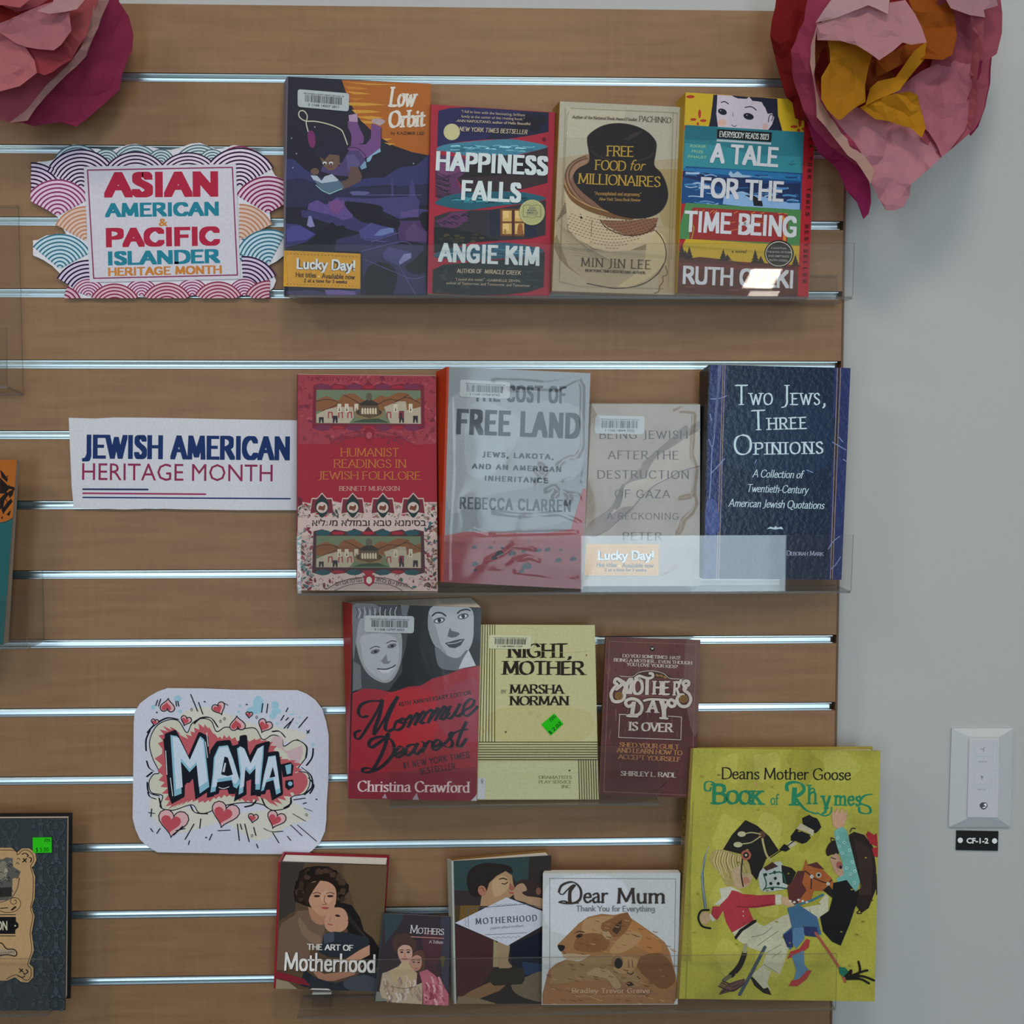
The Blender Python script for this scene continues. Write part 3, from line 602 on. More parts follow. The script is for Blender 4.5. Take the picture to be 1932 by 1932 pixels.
def fan(cx, cy, R, c, bg=W, a0=-160, a1=-20, n=9, lw=None, r0=.1):
    """one scallop: concentric arcs"""
    P = [cx, cy]
    for i in range(25):
        t = math.radians(a0 + (a1 - a0) * i / 24); P += [cx + R * math.cos(t), cy + R * math.sin(t)]
    S.p(bg, P)
    st = R / n; lw = lw or st * .42
    for k in range(n):
        r = R - lw / 2 - k * st
        if r < st * .5: break
        S.s_(c, lw, [v for i in range(17) for v in (cx + r * math.cos(math.radians(a0 + (a1 - a0) * i / 16)), cy + r * math.sin(math.radians(a0 + (a1 - a0) * i / 16)))], sm=0)
tl, pu, mg, or_, lb = '3a4f58', '22122e', '6a2040', '9a6a50', '2e5a6c'
for cx in (500, 880, 1290): fan(cx, 1110, 170, tl, 'a3b0b2', -150, -30)
for cx in (690, 1045, 1380): fan(cx, 1060, 90, tl, 'a3b0b2', -150, -30, 5)
fan(1560, 1130, 180, mg, W, -150, -5)
fan(205, 1290, 235, pu, 'b3a3b3', -90, -20)
fan(525, 1235, 250, pu, W, -150, -88, 11)
for cx, r in ((525, 250), (880, 235), (1225, 230)): fan(cx, 1220, r, pu, W, -145, -35, 10)
fan(1560, 1215, 255, pu, W, -140, -30, 10)
fan(375, 1400, 235, '6e2a52', 'b79fb0', -152, -28, 9); fan(1745, 1385, 240, '6a1c40', 'b59dab', -150, -28, 9)
fan(560, 1565, 225, or_, 'b29a90', -152, -90, 9); fan(1560, 1560, 235, or_, 'b29a90', -90, -26, 9)
fan(390, 1745, 225, lb, '9db0ba', -140, -28, 9); fan(1555, 1700, 150, lb, '9db0ba', -80, -30, 6); fan(1750, 1715, 225, lb, '9db0ba', -160, -62, 9)
fan(575, 1925, 235, pu, 'ab9fb4', -150, -86, 9); fan(1590, 1900, 235, '2a1236', 'ad9fb2', -94, -28, 9)
for cx in (575, 920, 1250, 1590): fan(cx, 1925, 110, mg, 'b79fae', -160, -20, 6)
fan(405, 1990, 130, mg, 'b08f9a', -75, -15, 5)
for cx in (745, 1085, 1420, 1750): fan(cx, 2020 - (cx - 745) * .02, 175, '6e1c38', 'b09098', -150, -(30 if cx < 1700 else 88), 8)
S.p('a8a5ae', [545, 1085, 1535, 1068, 1565, 1815, 585, 1838])
S.s_('74324e', 9, [570, 1108, 1512, 1090, 1545, 1790, 610, 1812], sm=0, closed=1)
S.t('ASIAN', 678, 1286, 1420, 1280, 165, '8d2036', f='h', thick=2.7, thin=2.2); S.t('AMERICAN', 684, 1414, 1424, 1404, 92, '1f6678', f='h', thick=2.4, thin=2.0)
S.t('&', 1032, 1470, 1092, 1468, 46, 'a2672e', bold=.03)
S.t('PACIFIC', 690, 1610, 1432, 1598, 126, '8d2036', f='h', thick=2.6, thin=2.2); S.t('ISLANDER', 704, 1728, 1432, 1712, 92, '1f6678', f='h', thick=2.4, thin=2.0)
S.t('HERITAGE MONTH', 704, 1798, 1444, 1782, 56, 'a2672e', f='h', thick=2.3, thin=1.9)
finish_sign(S)
# --- second heritage sign
c4 = crop(0, 660, 3.332)
S = paper_sign('white landscape paper sign reading Jewish American Heritage Month above thin rules', c4, [432, 427, 600, 432, 720, 425, 900, 426, 1150, 430, 1420, 436, 1650, 440, 1885, 443, 1885, 1008, 1500, 1008, 1300, 1004, 1150, 1003, 980, 998, 780, 1004, 600, 998, 463, 997, 450, 850, 440, 620], [432, 427, 1885, 443, 1885, 1008, 463, 997], .003)
S.t('JEWISH AMERICAN', 516, 686, 1822, 698, 152, '182a52', f='h', thick=2.8, thin=1.6, track=0)
S.t('HERITAGE MONTH', 516, 820, 1714, 830, 105, '712642')
S.s_('1c2848', 11, [522, 878, 930, 880], sm=0); S.s_('80304e', 11, [522, 903, 1292, 909], sm=0); S.s_('1a2b56', 9, [522, 929, 1824, 937], sm=0)
finish_sign(S, c='a9a8ae')
# --- graffiti style sign
c5 = crop(230, 1280, 4.712)
S = paper_sign('rounded white paper cutout with comic style MAMA lettering and red hearts', c5, [405, 86, 700, 88, 1000, 100, 1300, 102, 1560, 104, 1640, 135, 1720, 190, 1780, 270, 1815, 380, 1838, 500, 1838, 700, 1835, 900, 1820, 1120, 1818, 1250, 1805, 1360, 1760, 1460, 1690, 1530, 1640, 1565, 1400, 1562, 1030, 1560, 700, 1552, 315, 1546, 220, 1490, 160, 1430, 120, 1340, 95, 1240, 98, 1000, 102, 700, 105, 400, 112, 300, 160, 220, 240, 160, 320, 115], [95, 86, 1838, 86, 1838, 1565, 95, 1565], .003)
K = '14161e'; CRM = 'a6a395'; RD = '9a4a50'; PK = 'b08890'
for x, y, rx, ry in ((1210, 230, 50, 75), (1180, 280, 75, 35), (1360, 240, 35, 40), (1370, 290, 45, 30), (1340, 330, 32, 30), (495, 178, 34, 28), (278, 255, 18, 22), (515, 292, 16, 16), (1045, 243, 16, 14), (1035, 296, 14, 12), (1510, 316, 22, 9), (1580, 342, 11, 11), (1555, 396, 12, 10), (1375, 400, 12, 11), (1698, 588, 12, 20)): S.e('7fa0ae', x, y, rx, ry, n=16)
S.p('aca99f', [260, 1060, 420, 1080, 700, 1180, 1000, 1200, 1300, 1160, 1520, 1100, 1680, 1240, 1500, 1300, 1200, 1440, 900, 1280, 520, 1370, 280, 1250], 1)
S.p('aca99f', [520, 330, 700, 250, 900, 300, 1100, 380, 1300, 420, 1560, 460, 1640, 520, 1400, 560, 700, 480], 1)
cl = [330, 830, 270, 700, 245, 560, 300, 430, 400, 370, 500, 375, 575, 480, 620, 400, 700, 355, 790, 375, 840, 470, 920, 430, 1040, 450, 1180, 440, 1250, 540, 1340, 500, 1420, 530, 1440, 600, 1540, 545, 1630, 590, 1640, 690, 1560, 810, 1650, 840, 1670, 930, 1620, 1020, 1510, 1050, 1480, 1140, 1340, 1170, 1250, 1120, 1100, 1100, 900, 1130, 760, 1190, 680, 1190, 620, 1120, 450, 1170, 340, 1140, 360, 1040, 260, 1010, 240, 920, 280, 850]
S.p(CRM, cl, 1); S.s_(K, 9, cl, closed=1)
for arc in ([215, 640, 215, 540, 250, 460], [225, 480, 290, 410, 400, 350, 500, 362], [640, 400, 700, 350, 790, 350, 850, 430], [1335, 470, 1400, 468, 1450, 520], [1560, 540, 1640, 600, 1635, 700], [1700, 620, 1690, 700, 1640, 770], [1600, 790, 1680, 860, 1690, 960, 1620, 1030], [1660, 880, 1705, 950, 1670, 1020], [225, 920, 240, 1010, 330, 1040], [330, 1060, 350, 1150], [610, 1130, 650, 1190, 760, 1200], [230, 1010, 250, 1050, 300, 1068], [220, 870, 270, 830], [220, 730, 240, 790, 280, 820], [1240, 1060, 1280, 1140, 1340, 1170], [1500, 1060, 1500, 1110, 1440, 1150], [1090, 1140, 1160, 1120, 1200, 1070]): S.s_(K, 14, arc, nibw=6, ang=30)
S.p('a48b8f', [1340, 520, 1420, 520, 1430, 600, 1460, 640, 1530, 620, 1600, 600, 1600, 680, 1540, 780, 1440, 640, 1330, 590], 1)
S.p(RD, [1560, 830, 1630, 850, 1650, 930, 1600, 1010, 1530, 1030, 1520, 900], 1)
# red jagged halo
pts = []; ring = [345, 620, 370, 470, 470, 450, 560, 530, 640, 470, 740, 420, 850, 520, 950, 520, 1080, 560, 1220, 540, 1330, 590, 1400, 700, 1540, 740, 1560, 860, 1550, 980, 1420, 1060, 1330, 1110, 1240, 1050, 1120, 1090, 980, 1040, 860, 1050, 740, 1090, 620, 1080, 520, 1110, 430, 1130, 400, 1000, 350, 860]
rg = smooth_pts([(ring[i], ring[i + 1]) for i in range(0, len(ring), 2)], 5, True)
rnd = random.Random(4)
for i, (x, y) in enumerate(rg):
    k = 1 + (.07 if i % 2 else -.03) * (.6 + rnd.random() * .8); pts += [920 + (x - 920) * k, 780 + (y - 780) * k]
S.p(RD, pts)
L3 = [([395, 500, 470, 470, 590, 720, 690, 490, 750, 520, 775, 975, 680, 1040, 655, 830, 590, 910, 545, 840, 540, 1040, 470, 1080, 440, 1000], [430, 500, 490, 510, 600, 740, 695, 510, 730, 540, 775, 960, 690, 1020, 665, 760, 600, 830, 510, 720, 530, 1020, 465, 1045]),
      ([800, 640, 850, 570, 950, 560, 1010, 700, 1060, 900, 1030, 990, 975, 990, 965, 950, 855, 955, 845, 1010, 780, 1025, 790, 800], [815, 700, 860, 600, 940, 590, 990, 720, 1050, 920, 1020, 975, 990, 960, 975, 900, 840, 920, 830, 1000, 785, 1010, 805, 850]),
      ([990, 610, 1060, 590, 1060, 520, 1095, 515, 1100, 620, 1130, 720, 1200, 600, 1300, 570, 1270, 700, 1235, 1000, 1170, 1005, 1175, 860, 1130, 880, 1085, 850, 1090, 1020, 1020, 1060, 1060, 850], [1020, 620, 1050, 600, 1080, 620, 1140, 770, 1210, 620, 1260, 590, 1255, 700, 1225, 985, 1185, 985, 1190, 790, 1135, 850, 1090, 800, 1075, 1010, 1035, 1030, 1050, 850]),
      ([1290, 670, 1380, 660, 1400, 800, 1415, 1020, 1360, 1050, 1340, 950, 1275, 960, 1260, 1010, 1220, 1010, 1240, 900, 1270, 760], [1300, 690, 1365, 680, 1385, 820, 1410, 1010, 1370, 1030, 1345, 900, 1280, 920, 1260, 990, 1235, 1000, 1260, 860])]
for o_, i_ in L3:
    S.p(K, [v - 28 if i % 2 == 0 else v + 34 for i, v in enumerate(o_)]); S.s_(K, 34, o_, sm=0, closed=1); S.p(K, o_)
for o_, i_ in L3:
    S.p('6f97a8', i_); cx = sum(i_[::2]) / (len(i_) / 2); cy = sum(i_[1::2]) / (len(i_) / 2)
    S.p('a3adba', [cx + (v - cx) * .9 + 2 if i % 2 == 0 else cy + (v - cy) * .86 - 22 for i, v in enumerate(i_)])
S.p(K, [880, 850, 910, 690, 940, 700, 985, 850, 940, 865]); S.p('9fa6b0', [890, 825, 912, 745, 925, 750, 910, 830])
S.p(K, [1310, 880, 1340, 780, 1362, 870])
S.p(K, [1410, 760, 1500, 740, 1525, 770, 1515, 860, 1430, 875]); S.p('6f97a8', [1450, 770, 1505, 755, 1500, 840, 1465, 850])
S.p(K, [1450, 905, 1520, 895, 1528, 960, 1480, 990, 1450, 965]); S.e('6f97a8', 1495, 932, 20, 20)
for q in ([388, 640, 400, 850], [430, 880, 450, 1040], [752, 480, 765, 600], [860, 965, 900, 975, 950, 960], [740, 560, 760, 700]): S.s_('b8bcc2', 6, q)
def heart(cx, cy, w, rot, c='9a4048', lw=9, c2='b08a8c'):
    P = []
    for i in range(24):
        t_ = i * 2 * math.pi / 24; x = 16 * math.sin(t_) ** 3; y = -(13 * math.cos(t_) - 5 * math.cos(2 * t_) - 2 * math.cos(3 * t_) - math.cos(4 * t_))
        r_ = math.radians(rot); P += [cx + w / 32 * (x * math.cos(r_) - y * math.sin(r_)), cy + w / 32 * (x * math.sin(r_) + y * math.cos(r_))]
    S.p(c2, P); Q = [cx - w * .08 + (v - cx) * .66 if i % 2 == 0 else cy + w * .05 + (v - cy) * .66 for i, v in enumerate(P)]; S.p(c, Q)
    S.s_(K, lw, P, sm=0, closed=1)
for h in ((405, 245, 130, 185), (860, 262, 120, -25), (1025, 405, 140, 175), (1270, 415, 130, 25), (568, 370, 95, 20), (293, 385, 66, 10), (1130, 318, 60, 5), (455, 1270, 270, 8), (915, 1195, 250, 15), (1165, 1235, 90, 10), (1370, 1245, 170, 20)): heart(*h)
for q in ([610, 140, 672, 290], [680, 210, 718, 315], [1250, 220, 1240, 300], [1295, 225, 1285, 305], [1475, 260, 1458, 295], [1440, 325, 1412, 370], [1480, 345, 1455, 370], [1525, 350, 1470, 440], [1500, 380, 1440, 440], [1650, 340, 1570, 435], [640, 1290, 560, 1430], [700, 1245, 690, 1330], [1025, 1290, 1042, 1440], [1050, 1290, 1065, 1340], [1090, 1290, 1130, 1450], [1170, 1320, 1190, 1395], [1340, 1370, 1395, 1460], [1500, 1300, 1600, 1395], [1560, 1300, 1730, 1445], [1520, 1200, 1630, 1265], [1620, 1150, 1690, 1175], [800, 1380, 775, 1435], [600, 1440, 590, 1475], [1470, 1400, 1500, 1438], [1195, 1470, 1208, 1505], [340, 1330, 310, 1375], [540, 1310, 460, 1390], [850, 1350, 960, 1345], [1260, 1330, 1330, 1360, 1430, 1355], [1630, 1060, 1525, 1075], [1640, 1100, 1610, 1110], [265, 1155, 258, 1225], [238, 1190, 292, 1195], [300, 240, 318, 190], [325, 245, 345, 180], [480, 200, 485, 245], [497, 200, 505, 245], [905, 215, 940, 235], [560, 1330, 480, 1350], [255, 1330, 275, 1360], [1640, 460, 1665, 480], [1668, 455, 1645, 485]): S.s_(K, 9, q, nibw=4, ang=20)
for x, y in ((735, 205), (1108, 230), (748, 1412), (1730, 1070), (310, 300)): S.e(K, x, y, 9, 6, n=10)
for x, y in ((618, 275), (1197, 342), (875, 378), (1155, 1395), (1640, 1208), (910, 355)): S.s_(K, 4, [x - 9, y, x, y - 12, x + 9, y, x, y + 12], closed=1)
finish_sign(S, c='a6a6b2')
# ================================================================= shelves in view
SH = 'clear acrylic shelves on the slatwall'
acrylic('clear acrylic shelf carrying the row of four novels at the top', [538, 462, 1611, 459, 1608, 558, 545, 560], .046, tilt=.009, ztop=1.6488, depth_z=0)
acrylic('clear acrylic shelf with window glare, holding the red folklore book and library hardcovers', [560, 1012, 1609, 1009, 1605, 1110, 562, 1116], .050, ztop=1.3364, depth_z=0)
acrylic('short clear acrylic shelf under the red and black biography and pale yellow play', [733, 1410, 1247, 1408, 1245, 1513, 735, 1516], .046, ztop=1.1052, depth_z=0)
SH4 = acrylic('clear acrylic shelf with slanting left end along the bottom row of books', [598, 1811, 1578, 1798, 1576, 1894, 560, 1912], .050, ztop=0.875, depth_z=0)
acrylic('clear acrylic shelf at the left edge under the teal and orange book', [-330, 1125, 55, 1125, 52, 1222, -330, 1228], .050, ztop=1.2812, depth_z=0, back_h=.075)
acrylic('clear acrylic shelf in the lower left corner under the damask book', [-400, 1800, 95, 1809, 91, 1912, -400, 1912], .052, ztop=0.8839, depth_z=0)
acrylic('clear acrylic shelf end at the left edge above the teal and orange book', [-330, 620, 14, 620, 14, 728, -330, 730], .045, depth_z=-.006, back_h=.2)
# ================================================================= top row of books
cr = crop(520, 130, 4.293)
root, A, fin, Fq = book('tall dark purple comic paperback with orange sky and floating reader, leftmost of the top row', cr,
    [100, 62, 1258, 120, 1224, 1850, 70, 1836], (.036, .026, .030, .040), (-32, 60), .016, cc=('1d1b30', None), spine=('5a5560',), m=P_SATIN)
A.base('1b1a26')
A.p('8a4d1c', [540, 90, 1258, 120, 1243, 700, 1100, 670, 960, 620, 860, 560, 760, 480, 680, 400, 610, 280, 570, 180])
for q in ([560, 105, 760, 118, 1000, 128, 760, 130], [570, 180, 700, 190, 780, 205, 640, 205], [590, 270, 760, 275, 900, 290, 700, 300, 600, 295], [620, 330, 780, 335, 860, 350, 650, 360], [650, 385, 780, 380, 880, 395, 760, 410], [690, 415, 800, 425, 830, 445, 720, 440], [870, 560, 950, 565, 900, 580], [880, 595, 970, 605, 930, 618]): A.p('a4762e', q)
for q in ([560, 140, 700, 150, 760, 165, 600, 165], [600, 235, 740, 240, 650, 252]): A.p('9a6424', q)
A.p('2b2c52', [72, 725, 150, 730, 210, 790, 300, 850, 420, 900, 640, 905, 760, 880, 880, 880, 1000, 800, 1140, 780, 1243, 690, 1238, 950, 1100, 960, 900, 940, 600, 960, 300, 1000, 72, 1040])
A.p('22223c', [72, 900, 200, 880, 400, 950, 700, 960, 980, 950, 1238, 930, 1232, 1100, 72, 1120])
A.p('2e2c55', [72, 1250, 200, 1260, 330, 1340, 250, 1400, 110, 1440, 72, 1445]); A.p('3a386e', [90, 1300, 130, 1270, 200, 1270, 320, 1335, 250, 1385, 90, 1400])
A.p('2f2c52', [210, 1140, 420, 1170, 640, 1200, 700, 1240, 860, 1270, 720, 1330, 500, 1270, 330, 1215, 210, 1200])
A.p('4a3a6c', [270, 1090, 340, 1060, 410, 1100, 500, 1040, 620, 1050, 560, 1070, 620, 1130, 630, 1200, 560, 1225, 440, 1180, 260, 1140])
A.p('5c3a68', [430, 1075, 520, 1060, 560, 1110, 500, 1180, 450, 1150])
for q in ([500, 1035, 750, 1050, 960, 1040, 1140, 1030, 1170, 1070, 1150, 1190, 1010, 1215, 870, 1150, 740, 1085, 520, 1060], [940, 890, 952, 890, 960, 1030, 940, 1030], [1085, 940, 1105, 880, 1125, 940, 1135, 1040, 1085, 1040], [770, 1150, 860, 1150, 850, 1200, 780, 1200], [1160, 1130, 1238, 1140, 1234, 1180, 1165, 1180]): A.p('37335c', q)
A.p('4a3c68', [1010, 1160, 1160, 1130, 1160, 1200, 1020, 1200]); A.p('3d2a4e', [990, 1230, 1230, 1225, 1225, 1420, 1130, 1400, 1000, 1390])
A.p('453456', [1050, 1310, 1120, 1250, 1230, 1330, 1225, 1400, 1060, 1390]); A.p('2c2947', [500, 1380, 700, 1330, 980, 1310, 1000, 1420, 1200, 1430, 1225, 1830, 720, 1820, 700, 1480, 480, 1470])
A.p('3b3968', [680, 1310, 780, 1240, 860, 1260, 970, 1280, 960, 1330, 820, 1380, 690, 1370]); A.p('54608a', [800, 1350, 850, 1300, 950, 1280, 960, 1320, 860, 1350])
A.p('3d3a64', [870, 1490, 920, 1440, 1080, 1480, 1110, 1510, 1000, 1590, 880, 1540]); A.p('6a6c92', [1000, 1560, 1040, 1500, 1100, 1490, 1100, 1530, 1010, 1585])
for q in ([150, 1440, 300, 1390, 340, 1320, 420, 1280, 460, 1240, 500, 1270, 560, 1270, 560, 1340, 460, 1390, 400, 1450, 300, 1470], [560, 1090, 640, 1080, 860, 1110, 870, 1200, 1000, 1220, 980, 1290, 760, 1240, 640, 1190], [720, 1700, 760, 1600, 850, 1565, 940, 1590, 990, 1680, 960, 1800, 920, 1835, 740, 1820], [1170, 1180, 1232, 1160, 1228, 1310, 1180, 1260], [1050, 1600, 1130, 1540, 1180, 1480, 1222, 1490, 1215, 1640, 1120, 1660]): A.p('17161f', q, 1)
for q in ([620, 1020, 1180, 1020], [780, 1400, 1000, 1325], [720, 1540, 1000, 1660, 1110, 1700, 1215, 1680], [1000, 1590, 1140, 1840], [690, 1480, 1000, 1400, 1100, 1420], [230, 1560, 400, 1570], [720, 1380, 900, 1400]): A.s_('4c4a78', 5, q)
A.p('4b4a70', [605, 1000, 640, 990, 740, 992, 765, 1005, 720, 1018, 640, 1018], 1); A.p('6b6a92', [255, 1265, 270, 1190, 290, 1190, 320, 1275, 280, 1282])
A.p('342f50', [90, 1800, 300, 1790, 500, 1830, 690, 1780, 690, 1840, 90, 1830]); A.p('5a4a7a', [400, 1790, 520, 1790, 640, 1800, 660, 1835, 420, 1835])
for x, y in ((170, 685), (1118, 765), (140, 800), (320, 470), (130, 560)): A.e('8a8a96', x, y, 5, 6, n=6)
# reader floating upside-down
K = '17141f'
A.s_('a09a8a', 9, [265, 505, 250, 440, 258, 380, 230, 340, 195, 345, 192, 385, 240, 420, 330, 425, 440, 450, 530, 490, 560, 540, 585, 612])
A.p('5e2450', [262, 520, 290, 500, 315, 520, 325, 600, 300, 642, 270, 600], 1)
P1 = '5a3a66'
A.p(P1, [590, 420, 665, 430, 690, 490, 720, 550, 715, 600, 610, 620, 615, 540, 590, 480]); A.p('8a7288', [595, 375, 665, 360, 670, 430, 600, 425])
A.p(P1, [780, 440, 860, 470, 862, 560, 850, 660, 760, 710, 700, 730, 620, 690, 580, 640, 640, 610, 735, 610, 775, 560]); A.p('8c7a80', [780, 430, 785, 405, 850, 400, 895, 420, 880, 440, 850, 460])
A.p('6d8aa0', [850, 640, 855, 670, 790, 700, 770, 745, 745, 755, 735, 730]); A.p('5d7a92', [690, 700, 740, 760, 740, 800, 700, 815, 680, 780])
A.p('3e3358', [580, 690, 600, 660, 680, 660, 730, 740, 690, 790, 620, 800, 600, 870, 480, 860, 370, 830, 380, 790, 540, 760])
A.p('4a4068', [575, 700, 640, 690, 690, 760, 660, 820, 590, 820]); A.p('4e3c38', [610, 790, 670, 790, 705, 870, 690, 910, 590, 960, 540, 980, 470, 950, 500, 930, 590, 890])
A.p('1d1b2c', [330, 700, 350, 640, 400, 600, 370, 570, 400, 535, 470, 530, 550, 560, 575, 620, 570, 680, 530, 690, 520, 790, 480, 760, 360, 740], 1)
A.p('564238', [360, 710, 400, 735, 440, 690, 520, 700, 525, 770, 470, 820, 430, 820, 390, 780])
for x in (400, 452): A.e('a5a5a8', x, 762, 17, 12); A.e(K, x, 768, 8, 7)
A.s_(K, 4, [380, 730, 410, 742]); A.s_(K, 4, [440, 742, 470, 735]); A.s_(K, 3, [430, 790, 445, 797, 460, 790]); A.e('564238', 320, 830, 34, 28)
A.p('8d94a0', [285, 860, 340, 865, 375, 905, 400, 870, 460, 850, 515, 900, 460, 930, 380, 925, 310, 900]); A.p('45586a', [310, 895, 380, 925, 520, 905, 560, 960, 440, 1012, 370, 975])
A.s_('7aa39a', 6, [330, 940, 380, 985, 440, 1012, 540, 970], sm=0); A.s_(K, 5, [590, 480, 615, 540, 610, 615]); A.s_(K, 5, [580, 640, 660, 640, 730, 700, 740, 780]); A.s_(K, 5, [860, 480, 858, 620])
A.t('Low', 912, 305, 1140, 310, 160, 'b2aaa0', f='s', thick=2.0, thin=1.0, shear=.12); A.t('Orbit', 912, 478, 1215, 466, 138, 'b2aaa0', f='s', thick=2.1, thin=1.0, shear=.1)
A.t('by KAZIMIR LEE', 938, 530, 1202, 534, 24, '3a2416', bold=.01)
barcode(A, root, [180, 165, 600, 200, 596, 346, 180, 308], '3 1168 14507 2811', seed=2)
lucky(A, root, [68, 1470, 692, 1498, 690, 1782, 64, 1762])
fin()
# --- 2
cr = crop(800, 180, 4.831)
root, A, fin, Fq = book('paperback with red border and torn strips of a night house, second in the top row', cr,
    [68, 82, 1195, 155, 1145, 1845, 35, 1805], (.038, .024, .031, .042), (-8, 0), .018, cc=('80202e', None), spine=('7a1c2c',), m=P_SATIN)
R_ = '85202f'; A.base(R_)
A.p('1e1f42', [130, 140, 240, 115, 400, 108, 700, 125, 900, 140, 1138, 155, 1135, 335, 960, 370, 760, 400, 560, 405, 340, 425, 120, 470])
A.p('181a30', [560, 400, 640, 330, 760, 250, 900, 140, 1138, 155, 1135, 335, 960, 370, 760, 400])
for x, y, r in ((960, 240, 70), (1060, 220, 60), (1010, 290, 60), (940, 190, 30), (880, 310, 50)): A.e('14151f', x, y, r, r * .8, n=12)
A.e('a09a72', 254, 335, 75, 76)
def wave(P, c, c2, seed):
    A.p(c, P, 1); rn = random.Random(seed); xs = P[::2]; ys = P[1::2]; mx, my = sum(xs) / len(xs), sum(ys) / len(ys); w_, h_ = (max(xs) - min(xs)), (max(ys) - min(ys))
    for i in range(34):
        x = mx + (rn.random() - .5) * w_ * .72; y = my + (rn.random() - .5) * h_ * .3; A.s_(c2[i % len(c2)], 4 + rn.random() * 10, [x, y, x + 20 + rn.random() * 50, y - 6 + rn.random() * 12, x + 50 + rn.random() * 60, y - 4 + rn.random() * 10])
wave([115, 500, 180, 455, 400, 425, 740, 402, 900, 415, 1125, 465, 1000, 510, 800, 550, 620, 550, 420, 560, 250, 520], '33667a', ['5d93a0', '24505f', '7fb0b8', '2a5c70'], 3)
A.p('2c2226', [380, 570, 640, 555, 880, 545, 1128, 478, 1125, 800, 900, 860, 640, 890, 380, 900, 300, 760, 380, 700])
A.p('1d191b', [520, 600, 1126, 560, 1126, 700, 300, 760, 380, 690]); A.p('4c2a4a', [128, 545, 370, 570, 400, 690, 300, 770, 350, 890, 120, 950, 105, 700])
A.p('5e3457', [125, 600, 350, 610, 380, 680, 200, 740, 110, 730])
for i in range(16):
    rn = random.Random(i); x, y = 105, 700 + i * 15; A.s_('1c1c22', 7, [x, y, x + 50 + rn.random() * 60, y + 10 + rn.random() * 40, x + 110 + rn.random() * 40, y + 10 + rn.random() * 60])
wave([100, 980, 250, 910, 520, 885, 800, 880, 950, 895, 1112, 945, 900, 990, 700, 1010, 550, 1030, 400, 1048, 200, 1020], '1c4a58', ['2d6b78', '12303c', '6f9ea6', '0f3844', '3a8490'], 5)
A.p('2a272b', [95, 1110, 230, 1065, 400, 1055, 620, 1045, 870, 1000, 1112, 960, 1105, 1275, 960, 1310, 700, 1325, 420, 1345, 90, 1440]); A.p('4a2a49', [250, 1070, 395, 1058, 400, 1150, 280, 1215, 160, 1200, 100, 1150, 200, 1110])
A.p('1b1d20', [90, 1200, 260, 1220, 500, 1260, 600, 1300, 700, 1325, 420, 1345, 90, 1440]); A.p('20222e', [600, 1050, 700, 1045, 700, 1290, 600, 1285]); A.p('1c2130', [920, 1100, 1025, 1080, 1025, 1290, 920, 1290])
for i in range(14):
    rn = random.Random(i + 50); x, y = 100 + rn.random() * 260, 1080 + rn.random() * 160; A.s_('18191c', 6, [x, y, x + 40, y - 10, x + 80, y + 10])
for i in range(20):
    rn = random.Random(i + 80); A.e(['2a2c20', '3a3622', '1d2019'][i % 3], 120 + rn.random() * 450, 1270 + rn.random() * 70, 28, 12, n=8)
A.p('5a3a22', [695, 1040, 915, 1040, 915, 1290, 695, 1285]); 
for x0, y0 in ((715, 1055), (828, 1055), (715, 1170), (828, 1170)): A.r('a8854c', x0, y0, x0 + 85, y0 + 98); A.r('b89a62', x0 + 8, y0 + 5, x0 + 60, y0 + 70)
A.r('3f2320', 800, 1045, 826, 1290); A.p('7a4a26', [855, 1268, 855, 1200, 870, 1175, 895, 1180, 900, 1225, 905, 1268], 1); A.r('8a6434', 730, 1225, 750, 1265)
wave([85, 1470, 180, 1410, 450, 1375, 700, 1345, 900, 1365, 1092, 1415, 950, 1470, 700, 1490, 400, 1510, 200, 1490], '22465a', ['2f6076', '14303e', '4f7f92', '1a4456'], 8)
A.p('1e2221', [80, 1590, 180, 1545, 500, 1520, 900, 1480, 1100, 1430, 1088, 1745, 960, 1790, 760, 1815, 400, 1820, 75, 1800])
for i in range(40):
    rn = random.Random(i + 200); x, y = 650 + rn.random() * 400, 1560 + rn.random() * 200; A.s_('2c3c42', 4, [x, y, x + 25, y - 7, x + 50, y + 3])
for i in range(30):
    rn = random.Random(i + 300); A.e(['2b302c', '161a18'][i % 2], 130 + rn.random() * 400, 1580 + rn.random() * 220, 30, 16, n=8)
WH = 'aab2b4'
A.t('HAPPINESS', 105, 690, 1126, 738, 178, WH, f='h', thick=2.5, thin=1.8, track=.2); A.t('FALLS', 338, 958, 882, 985, 182, WH, f='h', thick=2.5, thin=1.8, track=.2)
A.t('ANGIE KIM', 128, 1520, 1050, 1558, 172, WH, f='h', thick=2.5, thin=1.8, track=.2)
C2 = 'a09078'; A.t('"I fell in love with the fascinating, brilliant', 340, 160, 922, 195, 24, C2); A.t('family at the center of this riveting book."', 340, 205, 915, 232, 24, C2); A.t('-ANN NAPOLITANO, author of Hello Beautiful', 292, 245, 968, 275, 24, C2, bold=.01)
A.t('NEW YORK TIMES BESTSELLER', 322, 330, 940, 360, 42, C2, f='h', thick=1.6, thin=1.2, track=.6, shear=.12)
A.t('AUTHOR OF', 302, 1620, 528, 1626, 38, C2, f='h', thick=1.6, thin=1.2, track=.5); A.t('MIRACLE CREEK', 552, 1627, 880, 1640, 38, C2, f='h', thick=1.6, thin=1.2, track=.5, shear=.15)
A.t('"I loved this novel."', 285, 1690, 555, 1694, 24, C2); A.t('-GABRIELLE ZEVIN,', 570, 1698, 878, 1704, 22, C2); A.t('author of Tomorrow, and Tomorrow, and Tomorrow', 203, 1722, 965, 1748, 24, C2)
